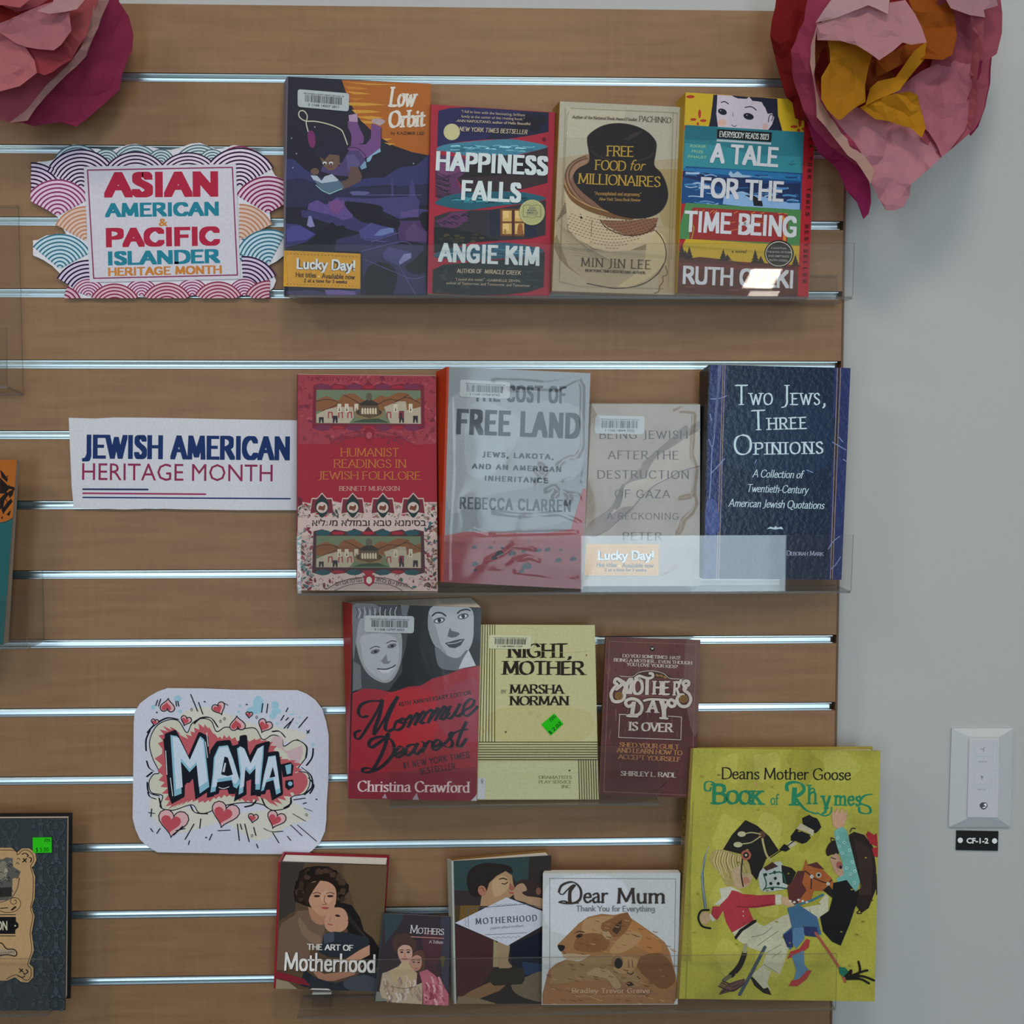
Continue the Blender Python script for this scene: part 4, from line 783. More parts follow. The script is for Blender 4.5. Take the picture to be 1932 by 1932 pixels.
A.e('7a7a50', 984, 1072, 118, 118); A.e('9a9970', 984, 1072, 112, 112); A.e('8f8d60', 984, 1072, 104, 104)
A.s_('5a5a48', 5, [905, 1010, 945, 1003, 984, 1015, 1022, 1003, 1062, 1010, 1062, 1115, 1022, 1110, 984, 1125, 945, 1110, 905, 1115], sm=0, closed=1)
for i, tx in enumerate(('GOOD', 'MORNING', 'AMERICA')): A.t(tx, 955 - i * 12, 1040 + i * 22, 1015 + i * 12, 1042 + i * 22, 17, '26284a', bold=.02)
A.t('BOOK CLUB', 940, 1100, 1030, 1102, 13, '26284a'); A.e('4a1420', 1094, 402, 16, 16)
fin()
# --- 3
cr = crop(1030, 170, 4.711)
root, A, fin, Fq = book('cream paperback with black top hat over wicker hat boxes, third in the top row', cr,
    [125, 100, 1228, 152, 1164, 1822, 55, 1786], (.038, .027, .034, .046), (-62, 72), .025, cc=('8a7a60', None), spine=('6a4c22',), m=P_SATIN)
A.base('8b7f6a'); A.p('8f8a7c', [125, 100, 1228, 152, 1215, 600, 800, 640, 400, 560, 115, 600]); A.p('97917f', [200, 150, 700, 170, 700, 420, 160, 420]); A.p('84744f', [900, 700, 1210, 700, 1190, 1250, 1050, 1250])
A.p('8b7a5c', [1000, 1200, 1190, 1250, 1170, 1800, 1000, 1800])
def basket():
    A.e('8a7a5e', 600, 1400, 470, 330, 12); A.e('6e6048', 560, 1440, 500, 290, 14)
    A.p('877a62', [80, 1150, 100, 1000, 170, 900, 190, 1250, 420, 1420, 900, 1420, 1060, 1330, 1065, 1500, 960, 1680, 700, 1765, 400, 1730, 200, 1560, 100, 1300])
    for i in range(22): A.s_('6c604c', 4, [110 + i * 12, 1180 + i * 26, 330 + i * 22, 1380 + i * 12, 500 + i * 22, 1600 + i * 4], sm=1) if i < 12 else None
    for i in range(9): A.s_('5e503c', 9, [95 + i * 10, 1160 - i * 22, 190, 980 - i * 10 + 100, 200 + i * 2, 1150], sm=1)
    A.p('9a8a6a', [905, 1250, 1040, 1290, 1070, 1440, 1030, 1560, 900, 1680, 760, 1740, 620, 1760, 860, 1560], 1)
    A.s_('35241c', 9, [970, 1240, 1040, 1330, 1068, 1450, 1040, 1560, 960, 1660, 830, 1735, 640, 1762, 500, 1745, 365, 1718])
    A.p('9c8c72', [165, 900, 300, 1020, 560, 1120, 1000, 1130, 975, 1240, 900, 1360, 740, 1425, 560, 1435, 420, 1400, 280, 1320, 200, 1240])
    A.p('6c4a36', [480, 1150, 700, 1160, 1000, 1130, 960, 1250, 760, 1300, 640, 1260, 530, 1200])
    A.hold = True
    for j in range(13):
        for i in range(26):
            x = 200 + i * 31 + (j % 2) * 15; y = 1040 + j * 27 + math.sin((x - 200) / 780 * math.pi) * 95 + (x - 580) * .02
            if y < 1430 - abs(x - 580) * .45 and y > 1090 + (x > 330) * 30 and x < 990: A.e('6d5c46' if not (x > 520 and y < 1290 - (960 - x) * .1 + 10) else '4c3226', x, y, 12, 5, 4, n=6)
    A.hold = False
    A.e('7a5f4c', 560, 850, 410, 265, 14); A.e('65493a', 575, 840, 385, 240, 14); A.p('7c5f4a', [165, 780, 230, 650, 330, 580, 380, 575, 370, 640, 280, 700, 220, 800, 250, 900, 350, 1000, 520, 1080, 440, 1070, 280, 990, 180, 890], 1)
    for i in range(60):
        t_ = math.radians(95 + i * 2.4); 
        for r_ in (.88, .95): A.e('4f352a', 565 + 410 * r_ * math.cos(t_), 850 + 268 * r_ * math.sin(t_) + (math.cos(t_) * 90), 9, 4, 30, n=6)
    A.s_('5e4026', 44, [178, 850, 240, 960, 380, 1050, 560, 1105, 760, 1130]); A.s_('9a7a4e', 8, [170, 830, 230, 935, 380, 1025, 560, 1080]); A.s_('3c2418', 7, [480, 1150, 530, 1215, 640, 1270, 760, 1290, 900, 1260, 980, 1190])
    A.e('1c1512', 312, 1130, 9, 12, n=8); A.s_('55402e', 4, [408, 1150, 400, 1290])
basket()
HT = '1d191b'
A.p(HT, [375, 400, 460, 335, 560, 300, 680, 295, 800, 320, 900, 370, 960, 430, 982, 480, 975, 560, 962, 665, 1020, 730, 1065, 820, 1085, 930, 1060, 1020, 1000, 1090, 900, 1130, 780, 1140, 640, 1115, 520, 1060, 420, 980, 320, 900, 255, 820, 245, 750, 290, 690, 380, 640, 378, 540, 365, 460], 1)
A.p('2d2729', [690, 440, 780, 380, 860, 360, 820, 400, 730, 450]); A.s_('2c2628', 12, [400, 540, 460, 580, 560, 620]); A.s_('2a2527', 16, [760, 640, 900, 600, 960, 560])
GO = '95782e'
A.t('FREE', 532, 585, 778, 592, 92, GO, f='s', thick=1.2, thin=.6); A.t('FOOD', 428, 705, 708, 718, 88, GO, f='s', thick=1.2, thin=.6); A.t('for', 735, 710, 872, 715, 92, GO, f='s', thick=.9, thin=.5, shear=.25, serif=0)
A.t('MILLIONAIRES', 278, 828, 1015, 860, 92, GO, f='s', thick=1.15, thin=.55)
A.t('"Accomplished and engrossing."', 430, 930, 845, 940, 30, '8a6a34', f='s', thick=1.3, thin=.8); A.t('-New York Times Book Review', 462, 978, 838, 988, 26, '8a6a34', f='s', thick=1.3, thin=.8, shear=.2)
DK = '39291f'
A.t('Author of the National Book Award Finalist', 230, 250, 808, 275, 26, DK, f='s', thick=1.3, thin=.7, shear=.1); A.t('PACHINKO', 822, 278, 1112, 292, 48, DK, f='s', thick=.9, thin=.5)
A.t('MIN JIN LEE', 305, 1565, 930, 1590, 78, DK, f='s', thick=1.0, thin=.5, track=1.2); A.t('NEW YORK TIMES BESTSELLING AUTHOR', 345, 1612, 884, 1634, 22, DK, f='s', thick=1.9, thin=1.0)
for q in ([215, 160, 1130, 200, 1085, 1750], [205, 185, 185, 240, 118, 1700, 300, 1745, 1050, 1765], [170, 155, 170, 250, 118, 1640], [1130, 200, 1170, 205, 1165, 260, 1110, 1500]): A.s_('6e6248', 3, q, sm=0)
A.s_(DK, 5, [1060, 1560, 1078, 1620, 1060, 1650, 1035, 1655, 1040, 1700, 1010, 1740, 1000, 1790, 960, 1805])
fin()
# --- 4
cr = crop(1270, 160, 4.6)
def red_edge(s): pass
root, A, fin, Fq = book('banded paperback, yellow, teal, blue and red, with girl face on top and red edge flap', cr,
    [112, 65, 1237, 140, 1172, 1856, 35, 1806], (.040, .027, .035, .046), (-78, 82), .025, cc=('8a7028', None), spine=('8a6c1c',), m=P_SATIN)
A.base('8c1a22'); A.p('7a1018', [1140, 130, 1237, 140, 1215, 700, 1110, 700])
ED = lambda y: 1140 - (y - 280) * .0385
def bandp(c, y0, y1, sl=.062): A.p(c, [110, y0, ED(y0 + 60), y0 + 62, ED(y1 + 60), y1 + 62, 30, y1])
bandp('a3871f', 60, 345)
for cx, cy, rx, ry in ((150, 103, 36, 14), (230, 250, 13, 38), (175, 298, 28, 12), (262, 308, 28, 12), (215, 335, 10, 14), (1100, 325, 14, 38), (1050, 360, 32, 12), (1090, 392, 14, 14), (1130, 380, 12, 14)): A.e('8a2c1c', cx, cy, rx, ry)
A.p('18192a', [350, 85, 905, 120, 910, 260, 950, 400, 310, 358, 325, 290, 340, 180]); A.p('a49aa4', [385, 88, 510, 95, 540, 110, 640, 120, 660, 105, 690, 140, 770, 145, 800, 200, 820, 250, 860, 245, 878, 280, 860, 340, 820, 395, 600, 378, 390, 362, 375, 250])
A.p('18192a', [510, 92, 650, 104, 640, 122, 560, 118]); A.p('18192a', [670, 104, 800, 112, 790, 190, 770, 150, 690, 135])
A.e('b08c80', 425, 325, 38, 30); A.e('a78a86', 800, 360, 26, 30); A.s_('18192a', 9, [418, 152, 448, 145, 480, 165]); A.s_('18192a', 9, [625, 195, 680, 190, 722, 218])
A.e('15161f', 428, 232, 40, 26, 20); A.e('15161f', 655, 272, 46, 28, 14); A.e('8a8fa0', 412, 222, 6, 5, n=6); A.e('8a8fa0', 640, 262, 6, 5, n=6)
A.s_('6a5a60', 5, [515, 235, 522, 275]); A.s_('3a2a3a', 6, [508, 345, 530, 358, 552, 350]); A.s_('2a2530', 8, [828, 320, 832, 280, 850, 255, 868, 270, 855, 310])
bandp('23606a', 345, 735)
A.p('2a6e78', [100, 500, 400, 520, 700, 600, 1110, 620, 1108, 760, 90, 720]); A.p('1c5460', [110, 345, 380, 365, 380, 480, 105, 470])
A.p('0b0c10', [383, 380, 858, 410, 852, 492, 380, 462]); A.t('EVERYBODY READS 2023', 402, 448, 830, 474, 50, 'a8aaa8', f='h', thick=1.7, thin=1.2)
A.p('8f979c', [378, 468, 852, 498, 850, 516, 378, 486])
A.s_('1a3a48', 7, [1005, 680, 1030, 688, 1056, 682]); A.s_('1a3a48', 4, [1034, 680, 1036, 650, 1045, 660])
for i, tx in enumerate(('BOOKER', 'PRIZE', 'FINALIST')): A.t(tx, (148, 162, 130)[i], 535 + i * 46, (285, 262, 290)[i], 543 + i * 46, 22, '86a06a')
bandp('153a66', 700, 1020)
A.p('1f5a86', [90, 715, 600, 735, 1110, 775, 1108, 830, 700, 800, 90, 740]); A.p('182446', [90, 740, 300, 760, 420, 800, 600, 790, 800, 850, 1108, 850, 1100, 1000, 900, 1010, 600, 950, 350, 860, 80, 790])
wv = ['5f7fa4', '3a6a94', '7f95b2', '22507c', '16305a']
for i in range(70):
    rn = random.Random(i + 500); x, y = 90 + rn.random() * 960, 730 + rn.random() * 330
    if y > 735 + (x - 90) * .06 + 0 and y < 1015 + (x - 90) * .06: A.s_(wv[i % 5], 5 + rn.random() * 12, [x, y, x + 30 + rn.random() * 30, y - 12 + rn.random() * 24, min(1085, x + 80 + rn.random() * 50), y + 10 * rn.random()])
A.p('6f8db0', [440, 960, 560, 930, 760, 960, 1000, 1020, 1100, 1020, 1098, 1078, 700, 1060, 430, 1030]); A.p('16161e', [620, 950, 700, 955, 770, 1000, 780, 1050, 700, 1045, 690, 990])
A.p('7f97a8', [480, 770, 500, 740, 520, 770, 560, 745, 600, 775, 690, 795, 600, 800, 500, 795])
bandp('3c6a3e', 1018, 1330)
A.p('7a2626', [160, 1080, 175, 1058, 560, 1078, 985, 1110, 998, 1140, 990, 1370, 140, 1335]); A.s_('7c7a32', 9, [170, 1090, 165, 1200, 180, 1240, 160, 1330]); A.s_('b06a2a', 26, [950, 1140, 968, 1200, 965, 1370])
for x in (180, 240, 320, 350, 530, 680, 760, 910, 960): A.s_('b0702e', 6, [x, 1110, x + 12, 1085 + x * .03, x + 30, 1072 + x * .04])
for q in ([370, 1190, 460, 1195, 540, 1185], [500, 1260, 600, 1240], [720, 1180, 800, 1200]): A.s_('a0622e', 5, q)
bandp('a08424', 1332, 1500)
A.p('4a2a22', [45, 1480, 160, 1500, 230, 1490, 420, 1510, 640, 1545, 830, 1550, 1085, 1580, 1078, 1850, 35, 1806])
for x, y, h_ in ((75, 1480, 105), (140, 1500, 105), (435, 1510, 90), (712, 1530, 110), (760, 1540, 60), (470, 1512, 45), (105, 1490, 60), (1060, 1560, 90)):
    for k in range(4): w_ = 12 + k * 11; yy = y - h_ + k * h_ * .24; A.p('2a201a', [x, yy, x + w_, yy + h_ * .42, x - w_, yy + h_ * .40])
for i in range(26):
    rn = random.Random(i + 900); x, y = 60 + rn.random() * 900, 1560 + rn.random() * 240; A.s_(['5a302a', '3c221e', '623a2c'][i % 3], 10, [x, y, x + 60, y + 2, x + 90, y + 8])
A.p('5a2e28', [45, 1540, 500, 1560, 1080, 1600, 1080, 1640, 500, 1600, 45, 1590])
A.e('15130f', 918, 1462, 128, 120); A.e('a39c92', 916, 1464, 117, 110); A.e('2a2723', 916, 1464, 110, 103)
for i, (tx, a, b) in enumerate((('a novel from', 850, 980), ('THE BOOK OF FORM', 815, 1022), ('AND EMPTINESS', 822, 1004), ('RUTH OZEKI', 835, 990))): A.t(tx, a, 1418 + i * 36, b, 1424 + i * 36, 17, '8f8a84', bold=.01)
A.t('a novel', 505, 1452, 632, 1458, 26, '3a2a14', f='s', thick=1.4, thin=.8, shear=.2, track=1.5)
W2 = 'a9a9ae'
A.t('A TALE', 318, 672, 908, 712, 172, W2, f='h', thick=2.1, thin=1.8); A.t('FOR THE', 232, 972, 955, 1012, 178, W2, f='h', thick=2.1, thin=1.8)
A.t('TIME BEING', 90, 1270, 1066, 1322, 185, W2, f='h', thick=2.1, thin=1.8); A.t('RUTH OZEKI', 80, 1728, 1036, 1768, 160, W2, f='h', thick=2.0, thin=1.7)
for i, ch in enumerate('NEW YORK TIMES BESTSELLER'[::1]):
    y = 420 + i * 53.5; x = 1182 - (y - 420) * .046
    if ch != ' ': A.t(ch, x - 2, y - 16, x - 3, y + 16, 34, '3a0c12', f='h', thick=2.0, thin=1.6)
A.s_('8f4a48', 4, [1232, 300, 1172, 1850], sm=0)
fin()
# ================================================================= second row
cr = crop(540, 690, 4.39)
root, A, fin, Fq = book('crimson paperback with woven ornament bands and Hebrew lettering on the second shelf', cr,
    [98, 72, 1241, 84, 1255, 1868, 88, 1860], (.030, .028, .040, .042), (-4, -4), .010, cc=('6a1424', None), spine=('5a1420',), m=P_SATIN)
A.base('7b1424'); DR = '5c1c2c'; CRM = 'a08c86'
A.p('7c2a34', [98, 72, 1241, 84, 1250, 640, 1070, 645, 900, 570, 690, 590, 480, 570, 340, 640, 100, 640])
rnd = random.Random(11)
def vines(x0, y0, x1, y1, cols, n, avoid=None, s_=1.0):
    A.hold = True
    for i in range(n):
        x, y = x0 + rnd.random() * (x1 - x0), y0 + rnd.random() * (y1 - y0)
        if avoid and avoid[0] < x < avoid[2] and avoid[1] < y < avoid[3]: continue
        c = cols[i % len(cols)]; k = rnd.random() * 6.3; r = (12 + rnd.random() * 18) * s_
        if i % 3: A.p(c, [x + r * math.cos(k), y + r * math.sin(k), x + r * .5 * math.cos(k + 1.4), y + r * .5 * math.sin(k + 1.4), x - r * math.cos(k), y - r * math.sin(k), x + r * .5 * math.cos(k - 1.4), y + r * .5 * math.sin(k - 1.4)], 1)
        else: A.s_(c, 5, [x, y, x + r * math.cos(k), y + r * math.sin(k), x + r * 1.6 * math.cos(k + .9), y + r * 1.6 * math.sin(k + .9)])
    A.hold = False
vines(100, 80, 1240, 630, ['64202c', '8a3a42', '5a1a28', '702030'], 260, (225, 165, 1140, 500))
A.t('בסימנא טבא ובמזלא מעליא'[::-1], 210, 122, 1180, 130, 34, '5e1c2a')
def frame(y0, dk, c1, c2, yb, sh=0):
    A.p(dk, [225, y0 - 35, 300, y0 - 52, 360, y0 - 25, 400, y0 - 50, 520, y0 - 30, 560, y0 - 58, 640, y0 - 30, 680, y0 - 75, 720, y0 - 30, 800, y0 - 58, 850, y0 - 30, 960, y0 - 50, 1000, y0 - 25, 1060, y0 - 52, 1140, y0 - 35, 1150, yb + 30, 1060, yb + 55, 990, yb + 25, 940, yb + 45, 840, yb + 30, 780, yb + 55, 720, yb + 30, 680, yb + 80, 640, yb + 30, 570, yb + 55, 520, yb + 30, 400, yb + 45, 360, yb + 25, 300, yb + 55, 215, yb + 30])
    for x in (305, 560, 800, 1040):
        A.e(c1, x, y0 - 22, 62, 24); A.e(c1, x, yb + 28, 62, 24)
    for x in (430, 680, 920): A.e(c2, x, y0 - 20, 52, 14); A.e(c2, x, yb + 25, 52, 14)
def scene(y0, y1, k=1.0):
    """village with hills and a domed building"""
    H = y1 - y0; Y = lambda v: y0 + v * H
    def sc_(c): return c
    A.p('55604a', [250, Y(0), 1114, Y(.02), 1116, Y(1), 246, Y(.98)])
    A.p('6b4226', [250, Y(.3), 330, Y(.18), 430, Y(.32), 470, Y(.14), 560, Y(.1), 640, Y(.3), 720, Y(.3), 780, Y(.16), 840, Y(.22), 920, Y(.08), 1000, Y(.1), 1060, Y(.3), 1116, Y(.22), 1116, Y(.6), 250, Y(.62)], 0)
    for q in ([250, Y(.34), 340, Y(.28), 430, Y(.4), 300, Y(.62)], [480, Y(.16), 560, Y(.3), 620, Y(.42)], [760, Y(.42), 850, Y(.28), 930, Y(.3), 1010, Y(.14)], [900, Y(.36), 1000, Y(.22), 1110, Y(.4)]): A.s_('2c2218', 6, q)
    A.p('8f8472', [250, Y(.72), 330, Y(.58), 420, Y(.5), 550, Y(.5), 560, Y(.8), 520, Y(.98), 250, Y(.97)]); A.p('8f8472', [810, Y(.5), 930, Y(.34), 990, Y(.34), 1000, Y(.6), 1114, Y(.5), 1116, Y(1), 860, Y(.98)])
    for x, a in ((290, .8), (405, .76), (955, .62), (1070, .76)): A.p('221c24', [x - 20, Y(a), x + 20, Y(a), x + 20, Y(.97), x + 8, Y(.97), x, Y(.85), x - 8, Y(.97), x - 20, Y(.97)])
    for x in (365, 450, 525, 850, 950): A.s_('7a2230', 9, [x - 16, Y(.82), x - 14, Y(.66), x + 14, Y(.66), x + 16, Y(.82)], sm=0)
    for x in (440, 500, 905, 1030, 580): A.r('a59a88', x - 16, Y(.4), x + 16, Y(.66)); A.s_('2c2218', 4, [x - 16, Y(.4), x + 16, Y(.4)], sm=0); A.p('35281e', [x - 6, Y(.62), x, Y(.5), x + 6, Y(.62)])
    A.e('6a5a3e', 685, Y(.7), 128, 50); A.e('352a1e', 685, Y(.66), 108, 36)
    A.p('4a3a28', [610, Y(.42), 760, Y(.42), 770, Y(.75), 690, Y(.84), 605, Y(.75)]); A.p('2a2420', [600, Y(.42), 685, Y(.25), 770, Y(.42), 750, Y(.46), 620, Y(.46)]); A.e('4c4238', 685, Y(.2), 26, 32)
    for i in range(6): A.p('a59a80', [622 + i * 22, Y(.7), 622 + i * 22, Y(.56), 632 + i * 22, Y(.52), 638 + i * 22, Y(.56), 638 + i * 22, Y(.72)])
    A.p('2e3a2a', [545, Y(.95), 640, Y(.86), 760, Y(.84), 850, Y(.96)])
frame(195, '5c1626', '5a2038', '7a1a28', 480); scene(197, 475)
for q in ([370, 635, 450, 575, 560, 540, 680, 532, 820, 540, 930, 575, 1040, 640], [400, 650, 500, 595, 640, 565], [740, 565, 880, 595, 980, 650]): A.s_('642030', 6, q)
A.t('בברכה אברהם'[::-1], 400, 610, 640, 580, 30, '642030'); A.t('החתן עם כלתו'[::-1], 740, 580, 980, 612, 30, '642030'); A.p('6a1022', [640, 530, 685, 500, 735, 530, 725, 590, 685, 625, 645, 590]); A.e('8a3a42', 686, 568, 24, 28)
OR = '9a5c26'
A.t('HUMANIST', 445, 742, 935, 742, 68, OR, f='s', thick=.85, thin=.5); A.t('READINGS IN', 388, 835, 998, 835, 68, OR, f='s', thick=.85, thin=.5); A.t('JEWISH FOLKLORE', 262, 930, 1116, 934, 66, OR, f='s', thick=.85, thin=.5)
A.t('BENNETT MURASKIN', 436, 1026, 942, 1026, 38, '9f7468', f='s', thick=1.1, thin=.7)
A.p(CRM, [98, 1130, 140, 1120, 200, 1130, 380, 1110, 470, 1130, 640, 1120, 720, 1130, 860, 1110, 960, 1130, 1120, 1120, 1248, 1120, 1255, 1868, 88, 1860])
A.p('52141e', [98, 1070, 130, 1090, 135, 1140, 98, 1160])
vines(92, 1135, 1250, 1250, ['3c1c1e', '6a5a4a', '8a2434', '5c4a42', '2c3a3a', '7a6a60'], 200, None, .8)
vines(92, 1330, 230, 1850, ['5a1420', '2c4a4c', '7a3a44', '5a6a6a', '8a7a74'], 110, None, .9); vines(1150, 1250, 1250, 1850, ['5a1420', '2c4a4c', '7a3a44', '3a2a2a', '6a4a3a'], 80, None, .9)
vines(100, 1740, 1250, 1855, ['5a1420', '2c4a4c', '7a3a44', '5a4a44', '8a7a74'], 120, (380, 1780, 1000, 1860), .8)
for i, cx in enumerate((296, 550, 800, 1052)):
    A.p(CRM, [cx - 100, 1160, cx - 85, 1085, cx - 40, 1085, cx, 1040, cx + 40, 1085, cx + 85, 1085, cx + 100, 1160, cx + 110, 1225, cx + 50, 1215, cx, 1262, cx - 50, 1215, cx - 110, 1225], 0)
    A.p('5a1a22', [cx - 95, 1215, cx - 80, 1095, cx - 40, 1095, cx, 1052, cx + 40, 1095, cx + 80, 1095, cx + 95, 1215, cx + 40, 1205, cx, 1252, cx - 40, 1205], 0)
    A.p('142422', [cx - 45, 1110, cx - 18, 1085, cx, 1055, cx + 18, 1085, cx + 45, 1110, cx + 55, 1165, cx + 35, 1215, cx, 1250, cx - 35, 1215, cx - 58, 1165], 1); A.e('a09088', cx, 1165, 46, 46)
    A.p('5c3020', [cx - 30, 1180, cx - 22, 1150, cx + 5, 1155, cx + 22, 1140, cx + 28, 1160, cx + 16, 1190, cx - 10, 1185], 1)
A.p(CRM, [205, 1262, 1165, 1265, 1160, 1325, 700, 1340, 640, 1340, 208, 1330])
A.t('בסימנא טבא ובמזלא מעליא'[::-1], 212, 1318, 1158, 1318, 52, '2c1c1c', bold=.02)
frame(1398, '3a1c22', '1c3c42', '7a1824', 1680); scene(1400, 1672)
A.p('8e7f7c', [330, 1850, 430, 1790, 540, 1755, 690, 1740, 840, 1755, 960, 1790, 1060, 1850]); A.s_('3a1c20', 6, [340, 1848, 430, 1795, 540, 1762, 690, 1748, 840, 1762, 960, 1800, 1050, 1850]); A.s_('3a1c20', 5, [400, 1862, 520, 1815, 690, 1795, 860, 1815, 960, 1862])
A.t('בברכה אברהם'[::-1], 410, 1822, 630, 1780, 34, '3a2020', bold=.02); A.t('החתן עם כלתו'[::-1], 745, 1782, 1000, 1835, 34, '3a2020', bold=.02); A.p('7a1022', [640, 1745, 685, 1700, 735, 1745, 725, 1800, 685, 1830, 645, 1800]); A.e('a8a09a', 686, 1775, 24, 30)
fin()
# --- white dust jacket
cr = crop(820, 680, 4.294)
def sp(s): 
    s.r('2a1410', 20, 120, 60, 125)
    for i, ch in enumerate('CLARREN'): s.t(ch, 30, 90 + i * 26, 70, 90 + i * 26, 20, '3a1408', f='h')
    for i in range(7): s.r('2a1008', 25, 400 + i * 62, 78, 440 + i * 62)
root, A, fin, Fq = book('grey and red library hardcover in a shiny clear jacket, orange spine, second on its shelf', cr,
    [118, 52, 1262, 104, 1200, 1852, 70, 1796], (.040, .030, .036, .045), (-88, 42), .024, cover=.0025, inset=.003, cc=('77797c', None), spine=('8c2a10', sp), m=P_SATIN, bdx=.35)
A.base('6d7276')
A.p('7a7e82', [130, 300, 700, 320, 1180, 400, 1180, 900, 900, 1000, 400, 1100, 110, 1200], 1); A.p('83898e', [300, 350, 700, 500, 500, 900, 260, 900], 1); A.p('767b82', [400, 1150, 900, 1180, 1150, 1250, 900, 1350, 400, 1370], 1)
A.p('80464a', [1200, 1040, 1228, 1040, 1200, 1852, 70, 1796, 85, 1420, 240, 1390, 900, 1400, 1100, 1370])
A.p('7a3c42', [80, 1470, 1215, 1440, 1200, 1852, 70, 1796]); A.p('73303a', [80, 1640, 700, 1620, 1205, 1700, 1200, 1852, 70, 1796])
DG = '30363a'
A.t('THE COST OF', 310, 332, 1062, 352, 142, DG, f='h', thick=2.7, thin=1.7, track=.8); A.t('FREE LAND', 172, 600, 1175, 638, 208, DG, f='h', thick=3.0, thin=1.9, track=.6)
A.t('JEWS, LAKOTA,', 382, 784, 960, 805, 44, DG, f='h', thick=2.7, thin=2.0, track=2); A.t('AND AN AMERICAN', 298, 880, 1022, 908, 44, DG, f='h', thick=2.7, thin=2.0, track=2); A.t('INHERITANCE', 402, 978, 915, 998, 44, DG, f='h', thick=2.7, thin=2.0, track=2)
A.t('REBECCA CLARREN', 200, 1205, 1100, 1230, 98, '3c4448', f='h', thick=2.3, thin=1.5, track=1.2)
for x, y, r in ((320, 1515, 24), (450, 1518, 20), (545, 1520, 16), (520, 1565, 36), (480, 1600, 26), (625, 1565, 32), (715, 1550, 20), (840, 1540, 26), (910, 1535, 26), (1018, 1535, 16), (1000, 1620, 30), (1120, 1610, 30), (325, 1650, 30), (325, 1700, 18), (740, 1670, 45), (700, 1710, 24), (480, 1470, 8), (590, 1468, 8), (760, 1470, 10), (820, 1468, 8)):
    A.p('2a3036', [x - r, y + r * .3, x - r * .6, y - r * .4, x, y - r * .7, x + r * .7, y - r * .5, x + r, y + r * .1, x + r * .5, y + r * .5, x + r * .4, y + r * .8, x + r * .2, y + r * .4, x - r * .4, y + r * .5, x - r * .6, y + r * .8], 0)
barcode(A, root, [206, 155, 608, 178, 604, 312, 202, 296], '3 1168 13784 8743', seed=5)
fin(); jacket(Fq, root, seed=1.3, art=A, creases=[[1215, 110, 1160, 150, 1195, 220, 1190, 500, 1195, 700, 1150, 780, 1060, 800, 1000, 850], [480, 165, 700, 168, 900, 190, 1100, 150, 1215, 100], [560, 230, 760, 245, 1000, 262, 1160, 170], [800, 880, 860, 940, 820, 1000, 900, 980], [850, 840, 900, 900, 860, 960], [900, 1060, 960, 1020, 1000, 1060, 960, 1110, 1040, 1060, 1100, 1120, 1060, 1160], [1040, 980, 1100, 960, 1180, 990], [1080, 1080, 1160, 1090, 1180, 1130], [1150, 900, 1190, 880, 1170, 940],
    [420, 1620, 560, 1560, 640, 1500, 760, 1520, 800, 1530], [350, 1690, 560, 1680, 640, 1640], [650, 1710, 900, 1740, 1150, 1750], [135, 300, 145, 900, 115, 1400, 112, 1780], [480, 1230, 700, 1260, 1000, 1240, 1180, 1310], [300, 1380, 400, 1410, 700, 1400, 1150, 1390], [640, 1620, 760, 1590, 840, 1620]])
# --- beige textured cover
cr = crop(1090, 740, 4.954)
root, A, fin, Fq = book('beige library book with a crumpled cloth cover photo and spaced dark lettering in clear jacket', cr,
    [130, 110, 1143, 114, 1140, 1812, 48, 1812], (.028, .026, .036, .038), (-2, -10), .020, cover=.002, inset=.002, cc=('7a7268', None), spine=('6a6058',), m=P_WORN)
A.base('81786e'); rnd = random.Random(3)
for q, c in (([100, 1200, 300, 1050, 420, 850, 560, 700, 900, 430, 1143, 250, 1143, 330, 900, 520, 700, 700, 480, 900, 420, 1060, 300, 1200, 95, 1320], '6a6058'), ([420, 860, 600, 780, 800, 760, 900, 740, 700, 840, 600, 900, 560, 960, 500, 1050, 300, 1200, 120, 1330, 90, 1330, 320, 1100], '8f867a'), ([600, 640, 860, 420, 1000, 300, 1020, 340, 860, 500, 700, 640], '625850'), ([95, 1240, 300, 1120, 430, 1040, 520, 1060, 300, 1240, 140, 1330], '6c5c58'), ([700, 620, 900, 480, 1143, 360, 1143, 640, 900, 720, 640, 860], '8a8075'), ([330, 1040, 380, 900, 430, 820, 420, 960, 380, 1060], '5a524a')): A.p(c, q, 1)
A.s_('4a3f3a', 7, [140, 1328, 280, 1260, 420, 1130, 520, 1040, 590, 960, 720, 840, 860, 770, 960, 712, 1143, 660]); A.s_('6a5f56', 5, [130, 1230, 300, 1100, 400, 940, 440, 830])
TX = '2e2826'
for tx, xa, ya, xb, yb, h, tk in (('BEING JEWISH', 202, 416, 1028, 416, 72, 1.1), ('AFTER THE', 280, 598, 942, 602, 76, 1.1), ('DESTRUCTION', 184, 776, 1040, 778, 76, 1.1), ('OF GAZA', 348, 954, 866, 958, 76, 1.1), ('A RECKONING', 270, 1158, 940, 1162, 64, .9), ('PETER', 420, 1358, 790, 1360, 76, 1.1)): A.t(tx, xa, ya, xb, yb, h, TX, f='s', thick=tk, thin=.6, serif=.35, track=1.6)
barcode(A, root, [165, 208, 625, 218, 620, 376, 158, 368], '3 1168 14444 7502', seed=9)
lucky(A, root, [82, 1395, 760, 1398, 755, 1708, 62, 1704])
fin(); jacket(Fq, root, seed=4.1, art=A, creases=[[900, 180, 1000, 130, 1110, 122], [940, 190, 1080, 200, 1060, 560, 1100, 700, 1070, 900, 1100, 1000, 1060, 1090, 990, 1150, 960, 1250, 930, 1290], [640, 1760, 780, 1690, 900, 1620], [960, 960, 1060, 930]])
